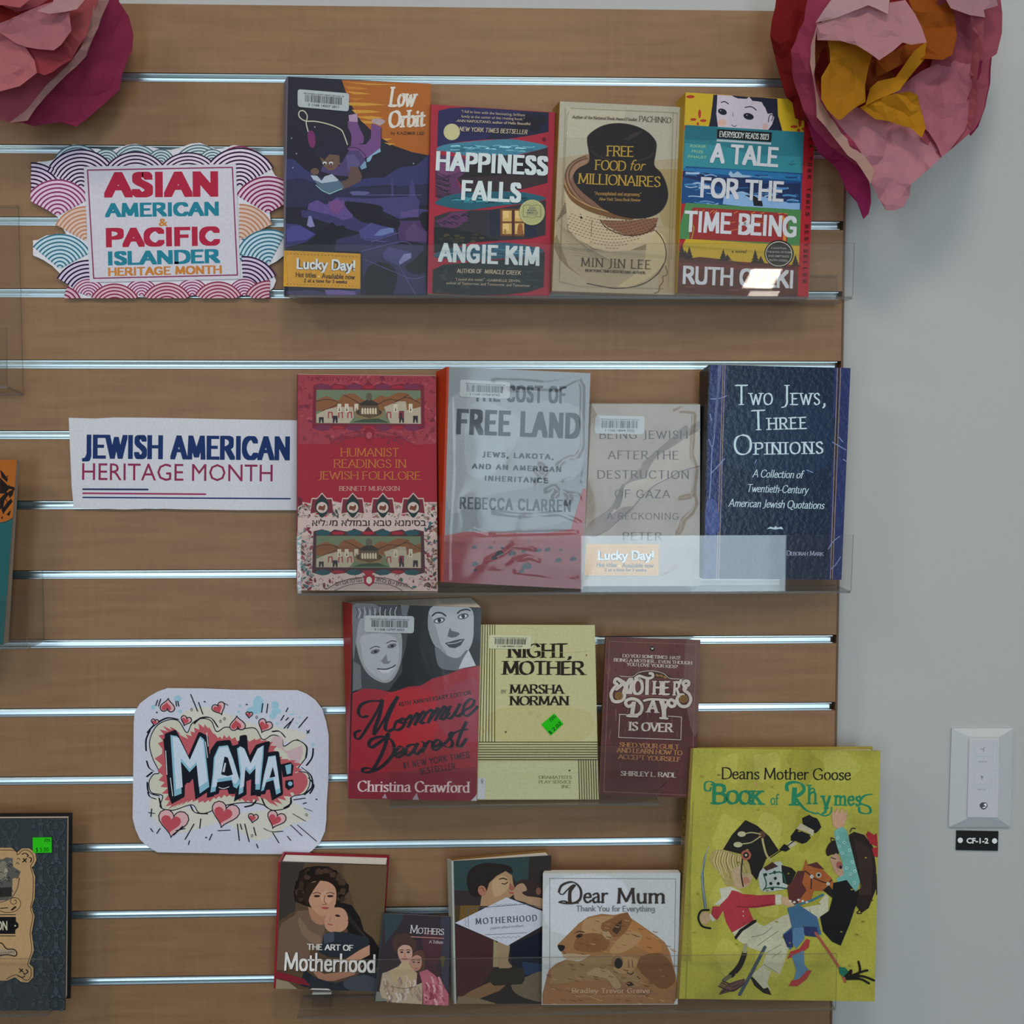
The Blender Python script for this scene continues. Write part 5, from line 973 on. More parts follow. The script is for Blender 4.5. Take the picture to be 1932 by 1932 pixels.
# --- blue book
cr = crop(1310, 670, 4.2)
root, A, fin, Fq = book('creased navy blue hardcover with white title, rightmost on the second shelf', cr,
    [125, 76, 1238, 102, 1166, 1780, 72, 1772], (.040, .028, .034, .045), (-75, 58), .025, cover=.0012, cc=('1c2146', None), spine=('131318',), m=P_LEATHER, bdx=.3)
A.base('222952'); A.p('141f34', [262, 80, 1110, 100, 1062, 1776, 200, 1772]); A.p('16263c', [300, 400, 1060, 420, 1050, 900, 280, 880], 1)
for xa, xb in (((228, 0), (176, 0)), ((243, 0), (192, 0)), ((1134, 0), (1078, 0)), ((1160, 0), (1094, 0))): A.s_('7d6a60', 6, [xa[0], 80 if xa[0] < 600 else 100, xb[0], 1772], sm=0)
A.s_('2a2020', 9, [1147, 100, 1086, 1776], sm=0)
for q in ([195, 90, 200, 200, 180, 400, 160, 640, 140, 730, 115, 670], [140, 740, 130, 1000, 120, 1140], [130, 350, 200, 345, 255, 325], [130, 945, 190, 880, 240, 825], [1095, 695, 1130, 715, 1200, 755], [1145, 655, 1175, 690], [1060, 1540, 1100, 1480, 1150, 1440], [1080, 1700, 1120, 1660, 1160, 1600], [1180, 830, 1200, 845], [890, 915, 940, 935], [480, 860, 490, 835], [125, 470, 135, 520]): A.s_('6c78a0', 7, q)
A.p('4a5070', [185, 90, 215, 90, 200, 260, 185, 420, 165, 620, 150, 600, 170, 380, 182, 240], 1); A.p('384374', [100, 1160, 180, 1180, 190, 1400, 90, 1400], 1)
WB = 'a4b6bd'
for tx, xa, ya, xb, yb, h in (('Two Jews,', 320, 398, 1040, 398, 160), ('Three', 452, 600, 892, 588, 160), ('Opinions', 312, 796, 1022, 786, 162)): A.t(tx, xa, ya, xb, yb, h, WB, f='s', thick=1.0, thin=.45, caps=.58, track=1.0)
for tx, xa, ya, xb, yb in (('A Collection of', 458, 972, 862, 982), ('Twentieth-Century', 412, 1088, 900, 1102), ('American Jewish Quotations', 268, 1204, 1026, 1224)): A.t(tx, xa, ya, xb, yb, 62, WB, f='s', thick=1.1, thin=.55, serif=0, shear=.18)
A.p('9aaab4', [575, 1380, 600, 1362, 630, 1370, 642, 1358, 660, 1370, 690, 1362, 706, 1384, 670, 1380, 642, 1386, 610, 1380])
A.t('Deborah Mark', 728, 1588, 1026, 1592, 36, '8d94a8', f='s', thick=1.2, thin=.7, caps=.75)
fin()
# ================================================================= third row
cr = crop(640, 1120, 4.711)
def ms(s):
    s.r('221818', 0, 0, 100, 170); s.e('6a5a54', 55, 60, 30, 30); s.e('5a4a44', 50, 120, 30, 20); s.r('7c1820', 0, 170, 100, 800); s.r('8d8f90', 5, 830, 60, 985)
    for i, ch in enumerate('Mommie Dearest'): s.t(ch, 40, 260 + i * 22, 80, 260 + i * 22, 16, '3a0e14', f='s') if ch != ' ' else None
root, A, fin, Fq = book('worn library paperback with black and white portraits above a red half, on the third shelf', cr,
    [118, 86, 1262, 125, 1222, 1842, 85, 1822], (.036, .030, .037, .042), (-84, -12, -96, -94), .028, cc=('5a1018', None), spine=('7a1820', ms), m=P_GLOSS, bdx=.3)
A.base('14151a'); BK = '0f1014'
# child, left
A.p('35363a', [118, 86, 520, 95, 620, 200, 600, 420, 560, 700, 440, 860, 120, 860]); A.p('7d7f82', [125, 330, 160, 250, 200, 220, 400, 200, 540, 330, 560, 480, 540, 640, 470, 770, 380, 790, 260, 720, 190, 600, 150, 450], 1)
A.p('8d8f93', [200, 380, 400, 350, 520, 420, 530, 560, 500, 680, 420, 770, 330, 740, 230, 640, 200, 500], 1); A.p('5b5d61', [125, 100, 330, 100, 360, 160, 260, 200, 180, 240, 150, 420, 125, 600, 118, 300], 1)
for i in range(16): A.s_('9a9b9e' if i % 2 else '3a3b3f', 7, [150 + i * 24, 120 + (i % 3) * 10, 165 + i * 22, 170, 150 + i * 24, 215])
A.p('55575b', [125, 600, 190, 640, 200, 840, 120, 870])
for x, y in ((320, 515), (468, 465)): A.e('54565a', x, y, 42, 20, -15); A.e('1c1d21', x + 4, y, 14, 12); A.s_('3a3b40', 9, [x - 45, y - 25, x, y - 45, x + 40, y - 38])
A.p('63656a', [370, 600, 420, 540, 430, 600, 460, 600, 440, 625, 400, 625]); A.s_('2a2b2f', 10, [340, 668, 410, 672, 470, 655, 500, 635]); A.p('a3a4a6', [350, 675, 430, 680, 490, 655, 440, 705, 385, 705])
# woman, right
A.p('0e0f13', [600, 95, 1262, 125, 1250, 640, 1000, 700, 800, 780, 560, 840, 560, 600, 640, 300]); A.p('8e9094', [810, 130, 960, 100, 1170, 130, 1195, 300, 1180, 440, 1120, 540, 1040, 575, 940, 540, 850, 440, 800, 300], 1)
A.p('777a7e', [800, 180, 860, 300, 900, 440, 960, 540, 900, 520, 830, 430, 790, 300], 1); A.p('55585d', [860, 470, 960, 550, 1060, 570, 1140, 500, 1150, 620, 1050, 680, 900, 660, 860, 560], 1)
for x, y, w_ in ((890, 238, 52), (1102, 202, 50)):
    A.e('3b3d42', x, y, w_, 26, -12); A.e('b2b3b6', x, y + 2, w_ * .72, 15, -12); A.e('121316', x, y, 17, 17); A.s_('15161a', 14, [x - 62, y - 40, x - 30, y - 66, x + 20, y - 66, x + 58, y - 40] if w_ == 52 else [x - 50, y - 28, x - 20, y - 52, x + 30, y - 62, x + 60, y - 52])
A.p('4a4c51', [962, 380, 985, 300, 1000, 330, 1060, 345, 1075, 360, 1040, 385, 1000, 392]); A.p('2b2d32', [940, 440, 985, 428, 1030, 415, 1070, 405, 1116, 402, 1080, 460, 1030, 485, 980, 478]); A.s_('8f9195', 8, [965, 446, 1030, 440, 1090, 418])
A.p('9fa1a4', [1060, 670, 1100, 580, 1150, 500, 1215, 640]); A.p('55575b', [545, 100, 625, 105, 600, 200, 560, 190])
A.p('801c26', [118, 885, 220, 845, 340, 850, 470, 878, 620, 825, 720, 820, 830, 755, 960, 720, 1080, 670, 1250, 640, 1222, 1842, 85, 1822])
A.p('8f1a22', [420, 900, 700, 840, 860, 900, 900, 1100, 820, 1300, 600, 1400, 420, 1300, 380, 1100], 1); A.p('6c1e2a', [85, 1560, 400, 1590, 1230, 1540, 1222, 1842, 85, 1822])
A.p('7c2733', [900, 900, 1235, 760, 1225, 1300, 900, 1200], 1)
A.t('40TH ANNIVERSARY EDITION', 532, 1005, 1172, 898, 38, '1d0d12', f='h', thick=2.0, thin=1.5, track=1.2)
NK = dict(nibw=7, ang=20); TK = '16131a'
for w_, q in ((30, [250, 1085, 200, 1100, 170, 1050, 200, 985, 280, 955, 360, 955, 385, 945]), (26, [385, 945, 330, 1060, 250, 1190, 190, 1280, 150, 1290, 140, 1240, 190, 1215]), (34, [385, 945, 360, 1080, 320, 1190, 310, 1255]), (22, [315, 1255, 400, 1120, 460, 1000, 520, 915]), (34, [520, 915, 450, 1060, 410, 1180, 430, 1225, 490, 1200]),
    (28, [560, 1120, 510, 1140, 490, 1200, 520, 1215, 570, 1180, 590, 1120, 560, 1110, 540, 1150, 600, 1140]), (28, [600, 1120, 640, 1080, 650, 1100, 610, 1190]), (28, [615, 1180, 680, 1080, 700, 1060, 705, 1090, 670, 1170]), (28, [675, 1160, 740, 1060, 760, 1045, 765, 1080, 720, 1150, 760, 1145]),
    (28, [770, 1070, 820, 1030, 830, 1050, 790, 1150]), (28, [795, 1140, 860, 1040, 880, 1015, 885, 1050, 850, 1130]), (28, [855, 1120, 920, 1020, 945, 1000, 950, 1030, 900, 1110, 930, 1115, 980, 1060]), (28, [990, 1000, 960, 1070, 960, 1110, 1000, 1100, 1060, 1010]), (28, [1075, 980, 1030, 1075, 1060, 1090, 1110, 1040]), (26, [1110, 1040, 1180, 1000, 1200, 950, 1170, 935, 1120, 980, 1100, 1050, 1130, 1090, 1200, 1040, 1230, 1000]),
    (32, [440, 1240, 400, 1290, 320, 1350, 280, 1370, 265, 1330, 300, 1290, 400, 1270, 470, 1310, 490, 1400, 440, 1480, 360, 1550, 290, 1580, 220, 1590, 210, 1560, 260, 1550, 330, 1570]), (32, [440, 1250, 390, 1400, 330, 1520, 290, 1575]), (28, [490, 1440, 560, 1400, 570, 1370, 540, 1360, 500, 1410, 500, 1450, 540, 1450, 600, 1400]), (28, [680, 1340, 620, 1350, 590, 1400, 600, 1440, 640, 1420, 700, 1330, 670, 1400, 690, 1430, 740, 1380]),
    (28, [740, 1320, 760, 1330, 740, 1410]), (26, [745, 1400, 790, 1320, 820, 1310, 830, 1340]), (28, [830, 1370, 890, 1340, 900, 1310, 870, 1300, 830, 1350, 840, 1390, 880, 1380, 930, 1330]), (28, [930, 1340, 1000, 1270, 1010, 1230, 980, 1260, 1010, 1330, 980, 1370, 930, 1350]), (30, [1130, 1140, 1070, 1270, 1050, 1350, 1080, 1360, 1130, 1290]), (20, [1020, 1240, 1080, 1215, 1140, 1205])): A.s_(TK, w_, q, **NK)
A.t('#1 NEW YORK TIMES', 572, 1560, 1160, 1458, 58, '2c1420', f='h', thick=1.9, thin=1.4, track=1.4); A.t('BESTSELLER', 722, 1610, 1036, 1560, 56, '2c1420', f='h', thick=1.9, thin=1.4, track=1.2)
A.t('Christina Crawford', 162, 1758, 1166, 1768, 96, 'b7a0a2', f='s', thick=1.5, thin=.5)
A.p('a19da4', [1170, 1840, 1210, 1800, 1222, 1775, 1222, 1842]); A.p('8a7a84', [380, 1815, 410, 1775, 425, 1820]); A.p('8a7a84', [650, 1830, 690, 1770, 710, 1835])
barcode(A, root, [228, 192, 668, 200, 664, 352, 224, 342], '3 1168 13797 0053', seed=12)
fin(); jacket(Fq, root, FILM, seed=6.2, amp=.0003, off=.001, nx=30, ny=40)
# --- pale yellow play
cr = crop(890, 1160, 5.223)
root, A, fin, Fq = book('pale yellow thin play script with black stripes and green price sticker', cr,
    [95, 98, 1213, 102, 1252, 1820, 52, 1822], (.028, .028, .036, .036), (0, -3), .006, cc=('9a9468', None), spine=('8a845c',), m=P_MATTE)
A.base('a09b74'); A.p('a8a682', [240, 1420, 1050, 1420, 1050, 1810, 60, 1815, 60, 1420]); A.p('9d956a', [240, 900, 1100, 900, 1100, 1200, 240, 1200], 1)
LN = '16170f'
for i in range(6): x = 108 + i * 24; A.s_(LN, 7, [x, 98, x - 28 + i * 5.5, 1224], sm=0)
for i in range(8): A.s_(LN, 8, [62, 1226 + i * 25.5, 1235 + i * 1.5, 1226 + i * 25.5], sm=0)
for i in range(8): x = 1052 + i * 24; A.s_(LN, 7, [x, 1408, x + 12, 1820], sm=0)
TB = '241d17'
A.t('NIGHT,', 338, 404, 985, 404, 132, TB, f='s', thick=1.95, thin=.6, serif=1.3); A.t('MOTHER', 288, 564, 1135, 568, 130, TB, f='s', thick=1.95, thin=.6, serif=1.3); A.t('BY', 288, 744, 346, 744, 34, TB, f='s', thick=1.2, thin=.6)
A.t('MARSHA', 364, 746, 922, 748, 88, TB, f='s', thick=1.95, thin=.6, serif=1.3); A.t('NORMAN', 364, 860, 968, 860, 90, TB, f='s', thick=1.95, thin=.6, serif=1.3)
for x, y in ((336, 1124), (963, 1516)): A.p(TB, [v for k in range(10) for v in (x + (15 if k % 2 == 0 else 6) * math.sin(k * math.pi / 5), y - (15 if k % 2 == 0 else 6) * math.cos(k * math.pi / 5))])
for i, (tx, a, b) in enumerate((('DRAMATISTS', 658, 986), ('PLAY SERVICE', 658, 988), ('INC.', 884, 984))): A.t(tx, a, 1602 + i * 49, b, 1602 + i * 49, 32, '55583c', f='s', thick=1.2, thin=.6)
A.s_('8a8460', 3, [480, 120, 620, 140, 640, 220, 600, 340], sm=1); A.s_('90885e', 3, [660, 340, 900, 355, 1140, 345])
for x, y, r in ((460, 940, 18), (580, 940, 26), (655, 975, 24)): A.e('969064', x, y, r, r)
for x, y in ((85, 1080), (115, 1120), (80, 1150), (1130, 380)): A.e('7a4a2a', x, y, 7, 12, n=8)
barcode(A, root, [172, 190, 592, 196, 580, 322, 168, 318], '3 1168 08005 1254', faint=1, seed=17)
st = sub(A, [62, 1590, 135, 1592, 132, 1812, 56, 1812]); st.base('a6a6aa'); st.t('CEN', 92, 1600, 92, 1650, 22, '33343a', bold=.02); st.done('spine_label', P_SATIN, root)
gs = sub(A, [812, 938, 905, 1042, 778, 1160, 684, 1050]); gs.base('1f9a12'); gs.t('/26', 780, 1022, 832, 972, 30, '10300a', f='s', thick=1.4, thin=1, serif=0); gs.t('$ 2.02', 775, 1150, 890, 1040, 34, '10300a', f='s', thick=1.5, thin=1, serif=0); gs.done('price_sticker', P_MATTE, root)
fin()
# --- brown paperback
cr = crop(1120, 1180, 5.518)
root, A, fin, Fq = book('small scuffed brown mass market paperback with ornate cream lettering', cr,
    [135, 118, 1112, 150, 1065, 1800, 62, 1757], (.036, .026, .032, .040), (-14, 10), .012, cc=('4c2c2a', None), spine=('5c3c2e',), m=P_WORN)
A.base('4a2a29'); A.p('53332f', [135, 118, 1112, 150, 1095, 700, 700, 600, 500, 900, 130, 500], 1); A.p('5d4440', [950, 200, 1112, 150, 1080, 1100, 980, 900], 1)
for i in range(60):
    rn = random.Random(i + 77); x, y = 90 + rn.random() * 950, 130 + rn.random() * 1600; A.s_(['5e403c', '3f2224', '664a46'][i % 3], 3 + rn.random() * 6, [x, y, x + rn.random() * 10 - 5, y + 20 + rn.random() * 60])
FR = '7c5c4c'; CRE = 'a49a90'
A.s_(FR, 4, [165, 165, 1065, 195, 1020, 1768, 105, 1728], sm=0, closed=1)
A.e('1a1214', 606, 238, 24, 24); A.t('W', 592, 246, 620, 247, 20, CRE, f='h')
for tx, a, ya, b, yb in (('DO YOU SOMETIMES', 295, 325, 765, 342), ('HATE', 785, 344, 902, 348), ('BEING A MOTHER... EVEN THOUGH', 205, 366, 1026, 400), ('YOU LOVE YOUR KIDS?', 336, 412, 872, 438)): A.t(tx, a, ya, b, yb, 32, CRE, f='s', thick=1.6, thin=.8, shear=.15 if tx == 'HATE' else 0)
A.p('3a2a1e', [400, 525, 470, 480, 600, 462, 720, 490, 790, 535], 1); A.s_(CRE, 6, [275, 518, 400, 522, 470, 480, 600, 464, 720, 490, 790, 540, 930, 548]); 
for x, y in ((660, 510), (700, 515), (740, 530)): A.e('7c5f38', x, y, 20, 12, 20, n=10)
def outl(fn):
    fn('241416', 10); fn(CRE, 0)
def ml(c, g):
    def t_(tx, a, ya, b, yb, h, th): A.t(tx, a, ya, b, yb, h + g * .5, c, f='s', thick=th + g * .1, thin=.9 + g * .08)
    A.s_(c, 34 + g, [235, 650, 290, 600, 275, 560, 235, 545, 215, 580, 245, 610, 210, 640, 180, 700, 200, 770, 260, 780, 310, 750, 320, 710]); A.s_(c, 40 + g, [270, 560, 320, 600, 350, 690], nibw=22); A.s_(c, 34 + g, [310, 690, 345, 600, 390, 550, 380, 690], nibw=24)
    A.s_(c, 30 + g, [470, 545, 420, 580, 420, 680, 460, 700, 500, 660, 495, 580, 455, 545], nibw=18); A.s_(c, 28 + g, [430, 540, 470, 515, 520, 530, 570, 540, 610, 525, 610, 495, 580, 490]); A.s_(c, 38 + g, [555, 545, 550, 700], sm=0, nibw=20)
    t_('HE', 600, 705, 790, 712, 140, 2.6); t_('R', 815, 715, 905, 720, 145, 2.8)
    A.s_(c, 30 + g, [905, 560, 895, 590], sm=0); A.s_(c, 34 + g, [960, 640, 930, 600, 945, 570, 985, 575, 985, 610, 950, 620, 940, 660, 990, 700, 1010, 760, 980, 820, 920, 830, 880, 800, 865, 750, 890, 715, 930, 710])
    A.s_(c, 34 + g, [400, 810, 360, 830, 330, 800, 345, 765, 400, 750, 460, 770, 500, 830, 480, 900, 420, 925, 360, 925]); A.s_(c, 42 + g, [415, 790, 395, 920], sm=0, nibw=22)
    t_('A', 535, 890, 680, 898, 130, 2.7); A.s_(c, 46 + g, [700, 760, 725, 850, 730, 950], nibw=24); A.s_(c, 34 + g, [735, 860, 770, 790, 800, 760, 840, 780, 840, 820, 800, 830, 780, 805]); A.s_(c, 24 + g, [520, 770, 600, 755, 760, 765]); A.s_(c, 22 + g, [690, 950, 765, 955], sm=0); A.s_(c, 22 + g, [345, 928, 450, 935], sm=0)
outl(ml)
A.s_(FR, 4, [350, 712, 600, 722, 860, 735], sm=0)
for x, y in ((262, 722), (930, 752)): A.e('6a4e26', x, y, 42, 42); A.s_('3a2616', 5, [x - 20, y, x, y - 20, x + 20, y, x, y + 20, x - 10, y + 5])
A.s_(CRE, 7, [262, 912, 340, 914], sm=0); A.s_(CRE, 7, [770, 930, 912, 940, 905, 1178, 258, 1152, 268, 910], sm=0)
A.t('IS OVER', 355, 1080, 830, 1098, 92, CRE, f='s', thick=2.0, thin=.8)
OG = '9a6a44'
for tx, a, ya, b, yb in (('SHED YOUR GUILT', 265, 1252, 888, 1278), ('AND LEARN HOW TO', 230, 1308, 920, 1340), ('ACCEPT YOURSELF', 245, 1378, 902, 1408)): A.t(tx, a, ya, b, yb, 48, OG, f='s', thick=1.5, thin=.7)
A.t('SHIRLEY L. RADL', 278, 1556, 858, 1576, 50, CRE, f='s', thick=1.6, thin=.7); A.s_('2f1a1c', 4, [780, 1600, 700, 1680, 600, 1740])
fin()
# ================================================================= bottom row
cr = crop(500, 1590, 5.367)
root, A, fin, Fq = book('red spined hardcover with a painted mother hugging a child, leftmost of bottom row', cr,
    [155, 196, 1236, 232, 1160, 1506, 108, 1476], (.030, .028, .030, .032), (52, -104, 22, -106), .025, cover=.0022, inset=.0022, cc=('2a2328', '6a1420'), pages=PAGES_W, spine=('7a1a24',), m=P_GLOSS, side='L', bdx=.1)
A.base('4a3a2c'); A.p('54442f', [800, 216, 1236, 232, 1190, 1000, 1000, 900, 860, 500], 1); A.p('342e2a', [155, 196, 400, 204, 330, 500, 300, 700, 140, 800])
SK = '8f6650'; SK2 = '9f7660'
A.p('5e4a3c', [140, 900, 170, 820, 300, 740, 320, 700, 430, 690, 560, 760, 640, 780, 600, 900, 620, 1040, 460, 1100, 400, 1290, 118, 1290]); A.p(SK, [440, 640, 540, 720, 620, 720, 630, 800, 560, 840, 470, 780], 1)
A.p('1f1713', [300, 600, 290, 500, 330, 380, 350, 290, 420, 250, 520, 235, 640, 240, 720, 290, 770, 370, 850, 430, 845, 500, 790, 560, 760, 620, 700, 660, 560, 700, 430, 650, 400, 640])
rnd = random.Random(6)
for i in range(60):
    t_ = rnd.random() * math.pi * 1.3 + math.pi * .85; x, y = 570 + 240 * math.cos(t_) * (.8 + rnd.random() * .25), 480 + 215 * math.sin(t_) * (.8 + rnd.random() * .25); A.e(['251b16', '33261e', '1a1412', '3d2e24'][i % 4], x, y, 34, 26, rnd.random() * 180, n=9)
A.p(SK2, [440, 430, 520, 390, 640, 400, 715, 470, 718, 600, 690, 680, 620, 740, 560, 745, 500, 700, 450, 620, 435, 520], 1); A.e('a8806a', 620, 560, 60, 70)
A.p('2a1d16', [430, 430, 500, 400, 560, 380, 500, 470, 450, 560, 430, 640, 400, 560], 1)
for x in (525, 660): A.e('2c1f1c', x, 545, 32, 12); A.s_('3a2a22', 8, [x - 40, 520, x, 508, x + 38, 520])
A.s_('7a5040', 10, [605, 540, 600, 600, 625, 625, 580, 630]); A.p('8a3c3c', [565, 662, 610, 655, 650, 664, 610, 680], 1)
A.p('1b1718', [700, 640, 780, 610, 880, 640, 960, 760, 1000, 900, 1090, 970, 1170, 1100, 1180, 1250, 1000, 1300, 830, 1100, 840, 900])
A.p(SK2, [600, 800, 640, 700, 720, 660, 800, 680, 840, 760, 830, 860, 760, 910, 680, 915, 620, 880], 1); A.e('2c1f1c', 735, 745, 26, 12, 10); A.s_('8a3c3c', 12, [640, 830, 680, 838]); A.s_('7a5040', 7, [665, 760, 655, 800])
for i in range(24): A.s_('3a342e' if i % 2 else '100e10', 6, [820 + i * 6, 700 + i * 8, 850 + i * 7, 740 + i * 9, 840 + i * 8, 800 + i * 8])
A.p('24282e', [590, 930, 700, 905, 860, 920, 1050, 970, 1060, 1100, 900, 1180, 640, 1160, 540, 1110, 580, 1020]); A.p('3c4048', [590, 930, 700, 910, 700, 1000, 600, 1030])
A.p('6c5646', [340, 760, 400, 820, 460, 900, 560, 950, 550, 1040, 440, 1000, 350, 880], 1); A.p(SK2, [820, 1180, 960, 1090, 1060, 1040, 1060, 1140, 960, 1190, 860, 1240]); A.p(SK, [440, 1250, 600, 1330, 860, 1300, 1000, 1240, 900, 1340, 700, 1400, 560, 1400])
A.p('20232a', [400, 1290, 520, 1370, 700, 1420, 900, 1380, 1000, 1280, 1180, 1330, 1160, 1506, 500, 1490, 350, 1440]); A.p('6a202a', [118, 1300, 400, 1380, 460, 1450, 300, 1420, 115, 1370]); A.p('7a6c58', [115, 1380, 240, 1410, 330, 1480, 108, 1476]); A.p('3a3f46', [800, 1400, 1000, 1340, 1150, 1400, 1160, 1500, 860, 1490], 1)
A.p('b0aaa6', [450, 1488, 480, 1472, 640, 1476, 672, 1494])
A.t('THE ART OF', 425, 1088, 892, 1100, 60, 'b5b0ac', f='h', thick=1.9, thin=1.5); A.t('Motherhood', 200, 1302, 1120, 1325, 185, '1c1a1c', f='h', thick=1.7, thin=1.3); A.t('Motherhood', 194, 1297, 1114, 1320, 185, 'bfbab6', f='h', thick=1.4, thin=1.1)
fin()
bz = min(v.z for v in [Fq[2], Fq[3]])
a, b_ = at(590, 1866, .028), at(626, 1866, .028)
v, f = box(a.x, b_.x, -.031, -.022, .8753, bz - .0012); build('riser', v, f, ACRYL, None, SH4)
v, f = box(a.x, b_.x, -.0325, -.022, bz - .0011, bz - .0001); build('riser_cap', v, f, swm, None, SH4)
# --- mothers
root, A, fin, Fq = book('small dark hardcover of a seated mother and daughter in pink with white title', cr,
    [1206, 716, 1876, 748, 1858, 1652, 1118, 1606], (.034, .033, .039, .040), (4, -14), .012, cover=.0015, inset=.001, cc=('26242c', None), pages=PAGES_W, spine=('2a3034',), m=P_SATIN, bdx=.1)
A.base('2c2328'); A.p('2a3438', [1206, 716, 1400, 724, 1380, 800, 1220, 1000]); A.p('3a2228', [1400, 1250, 1700, 1180, 1780, 1300, 1740, 1420, 1500, 1400]); A.p('33303a', [1780, 745, 1876, 748, 1858, 1500, 1790, 1400]); A.p('40252a', [1600, 900, 1780, 900, 1760, 1200, 1620, 1150], 1)
A.p('4c4426', [1775, 1130, 1825, 1125, 1810, 1220, 1790, 1250]); A.p('6a6a64', [1118, 1500, 1200, 1500, 1300, 1600, 1110, 1606])
A.p('3c2a24', [1290, 1010, 1300, 940, 1370, 905, 1450, 910, 1520, 960, 1535, 1030, 1490, 1080, 1340, 1090], 1); A.p('a07c6c', [1345, 1060, 1400, 1015, 1470, 1030, 1492, 1090, 1480, 1170, 1440, 1210, 1390, 1195, 1355, 1140], 1)
A.p('a08a6c', [1230, 1290, 1350, 1230, 1390, 1180, 1450, 1180, 1480, 1240, 1540, 1300, 1530, 1420, 1440, 1450, 1330, 1420, 1290, 1370]); A.p('9a8872', [1190, 1300, 1260, 1280, 1310, 1400, 1440, 1450, 1540, 1420, 1590, 1400, 1590, 1640, 1300, 1620, 1180, 1560, 1160, 1480]); 
rnd = random.Random(8)
for i in range(40): x, y = 1200 + rnd.random() * 370, 1320 + rnd.random() * 280; A.s_(['a8988a', '866c5c', 'b0a49c', '8f7464', '7c6a64'][i % 5], 10 + rnd.random() * 14, [x, y, x + 12, y + 30, x + rnd.random() * 40 - 10, y + 60])
A.p('4a3228', [1485, 1140, 1520, 1080, 1590, 1070, 1620, 1140, 1610, 1260, 1640, 1300, 1600, 1400, 1560, 1300, 1500, 1200], 1); A.p('98705f', [1480, 1150, 1530, 1115, 1582, 1140, 1580, 1230, 1540, 1275, 1500, 1260, 1465, 1200], 1)
A.p('9c5460', [1560, 1290, 1640, 1260, 1720, 1320, 1800, 1420, 1860, 1520, 1858, 1650, 1600, 1636, 1590, 1400])
for i in range(40): x, y = 1600 + rnd.random() * 210, 1330 + rnd.random() * 270; A.s_(['b0747c', '8a3c4a', 'a86470', 'b58a8e', '7a3040'][i % 5], 10 + rnd.random() * 16, [x, y, x + 14, y + 30, x + 20 * rnd.random(), y + 60])
for x, y, k in ((1385, 1085, 1), (1450, 1085, 1), (1505, 1185, .8), (1555, 1188, .8)): A.e('2a1c1c', x, y, 17 * k, 8 * k); A.s_('2a1c1c', 6 * k, [x - 22 * k, y - 18, x, y - 24, x + 22 * k, y - 18])
A.s_('8a3038', 9, [1392, 1150, 1418, 1154, 1440, 1150]); A.s_('8a4040', 7, [1518, 1246, 1545, 1250]); A.s_('7c5448', 5, [1420, 1090, 1412, 1128, 1425, 1132]); A.s_('6a4a3a', 5, [1270, 1440, 1400, 1460, 1530, 1440])
A.t('Mothers', 1462, 900, 1812, 918, 78, 'a8a4a6', f='s', thick=1.0, thin=.5, caps=.72); A.s_('a07068', 7, [1480, 934, 1812, 950], sm=0); A.t('A Tribute', 1656, 996, 1802, 1003, 30, '9c969a', f='s', thick=1.2, thin=.7, shear=.15)
fin()
# --- motherhood poems
cr = crop(840, 1590, 4.2)
def mo(s): s.r('1a1618', 0, 195, 100, 440); s.r('5a4a28', 30, 745, 80, 890)
root, A, fin, Fq = book('dark painted hardcover with white diamond label reading MOTHERHOOD', cr,
    [65, 146, 842, 104, 806, 1276, 88, 1276], (.040, .026, .030, .043), (-34, -20, -34, -48), .020, cover=.0022, inset=.002, cc=('1c1a1c', '6a4c22'), pages=PAGES_W, spine=('8c8f88', mo), m=P_SATIN, bdx=.9)
A.base('261f1e'); A.p('273636', [65, 146, 660, 112, 650, 310, 560, 330, 500, 260, 440, 440, 200, 400, 70, 390]); A.p('2c2224', [70, 390, 300, 400, 300, 520, 72, 520]); A.p('5a431f', [74, 515, 270, 515, 240, 600, 76, 650]); A.p('3c2e1a', [74, 515, 120, 515, 110, 640, 76, 650])
A.p('3a2020', [80, 680, 370, 780, 380, 1010, 250, 1180, 90, 1240]); A.p('121520', [500, 830, 780, 720, 790, 1060, 620, 1080, 520, 980]); A.p('202c46', [600, 960, 790, 980, 790, 1050, 620, 1060])
A.p('1d1512', [165, 310, 190, 220, 270, 170, 380, 165, 500, 190, 525, 250, 460, 240, 380, 290, 330, 380, 280, 440, 210, 440, 180, 390], 1)
A.p('8a6c50', [270, 520, 280, 440, 320, 400, 340, 330, 400, 270, 470, 232, 520, 270, 530, 340, 545, 380, 530, 430, 480, 470, 400, 500, 350, 520]); A.p('9a7e5e', [360, 330, 430, 270, 480, 290, 500, 350, 450, 420, 380, 440], 1); A.e('8a5c48', 285, 395, 32, 44, -15); A.s_('5a3020', 6, [270, 380, 285, 370, 300, 400])
A.s_('251a14', 10, [420, 300, 450, 292, 480, 305]); A.s_('2a1c16', 9, [440, 335, 465, 340, 485, 325]); A.p('7c4c3c', [500, 330, 545, 375, 520, 395, 495, 385]); A.s_('8a2c2a', 10, [500, 412, 530, 415])
A.p('2c201c', [540, 340, 600, 300, 700, 310, 760, 360, 780, 500, 700, 480, 640, 440]); A.p('8c7058', [535, 400, 560, 350, 610, 335, 640, 390, 600, 410, 640, 440, 720, 450, 780, 470, 775, 545, 620, 490, 545, 465], 1); A.e('6a4438', 735, 400, 22, 30)
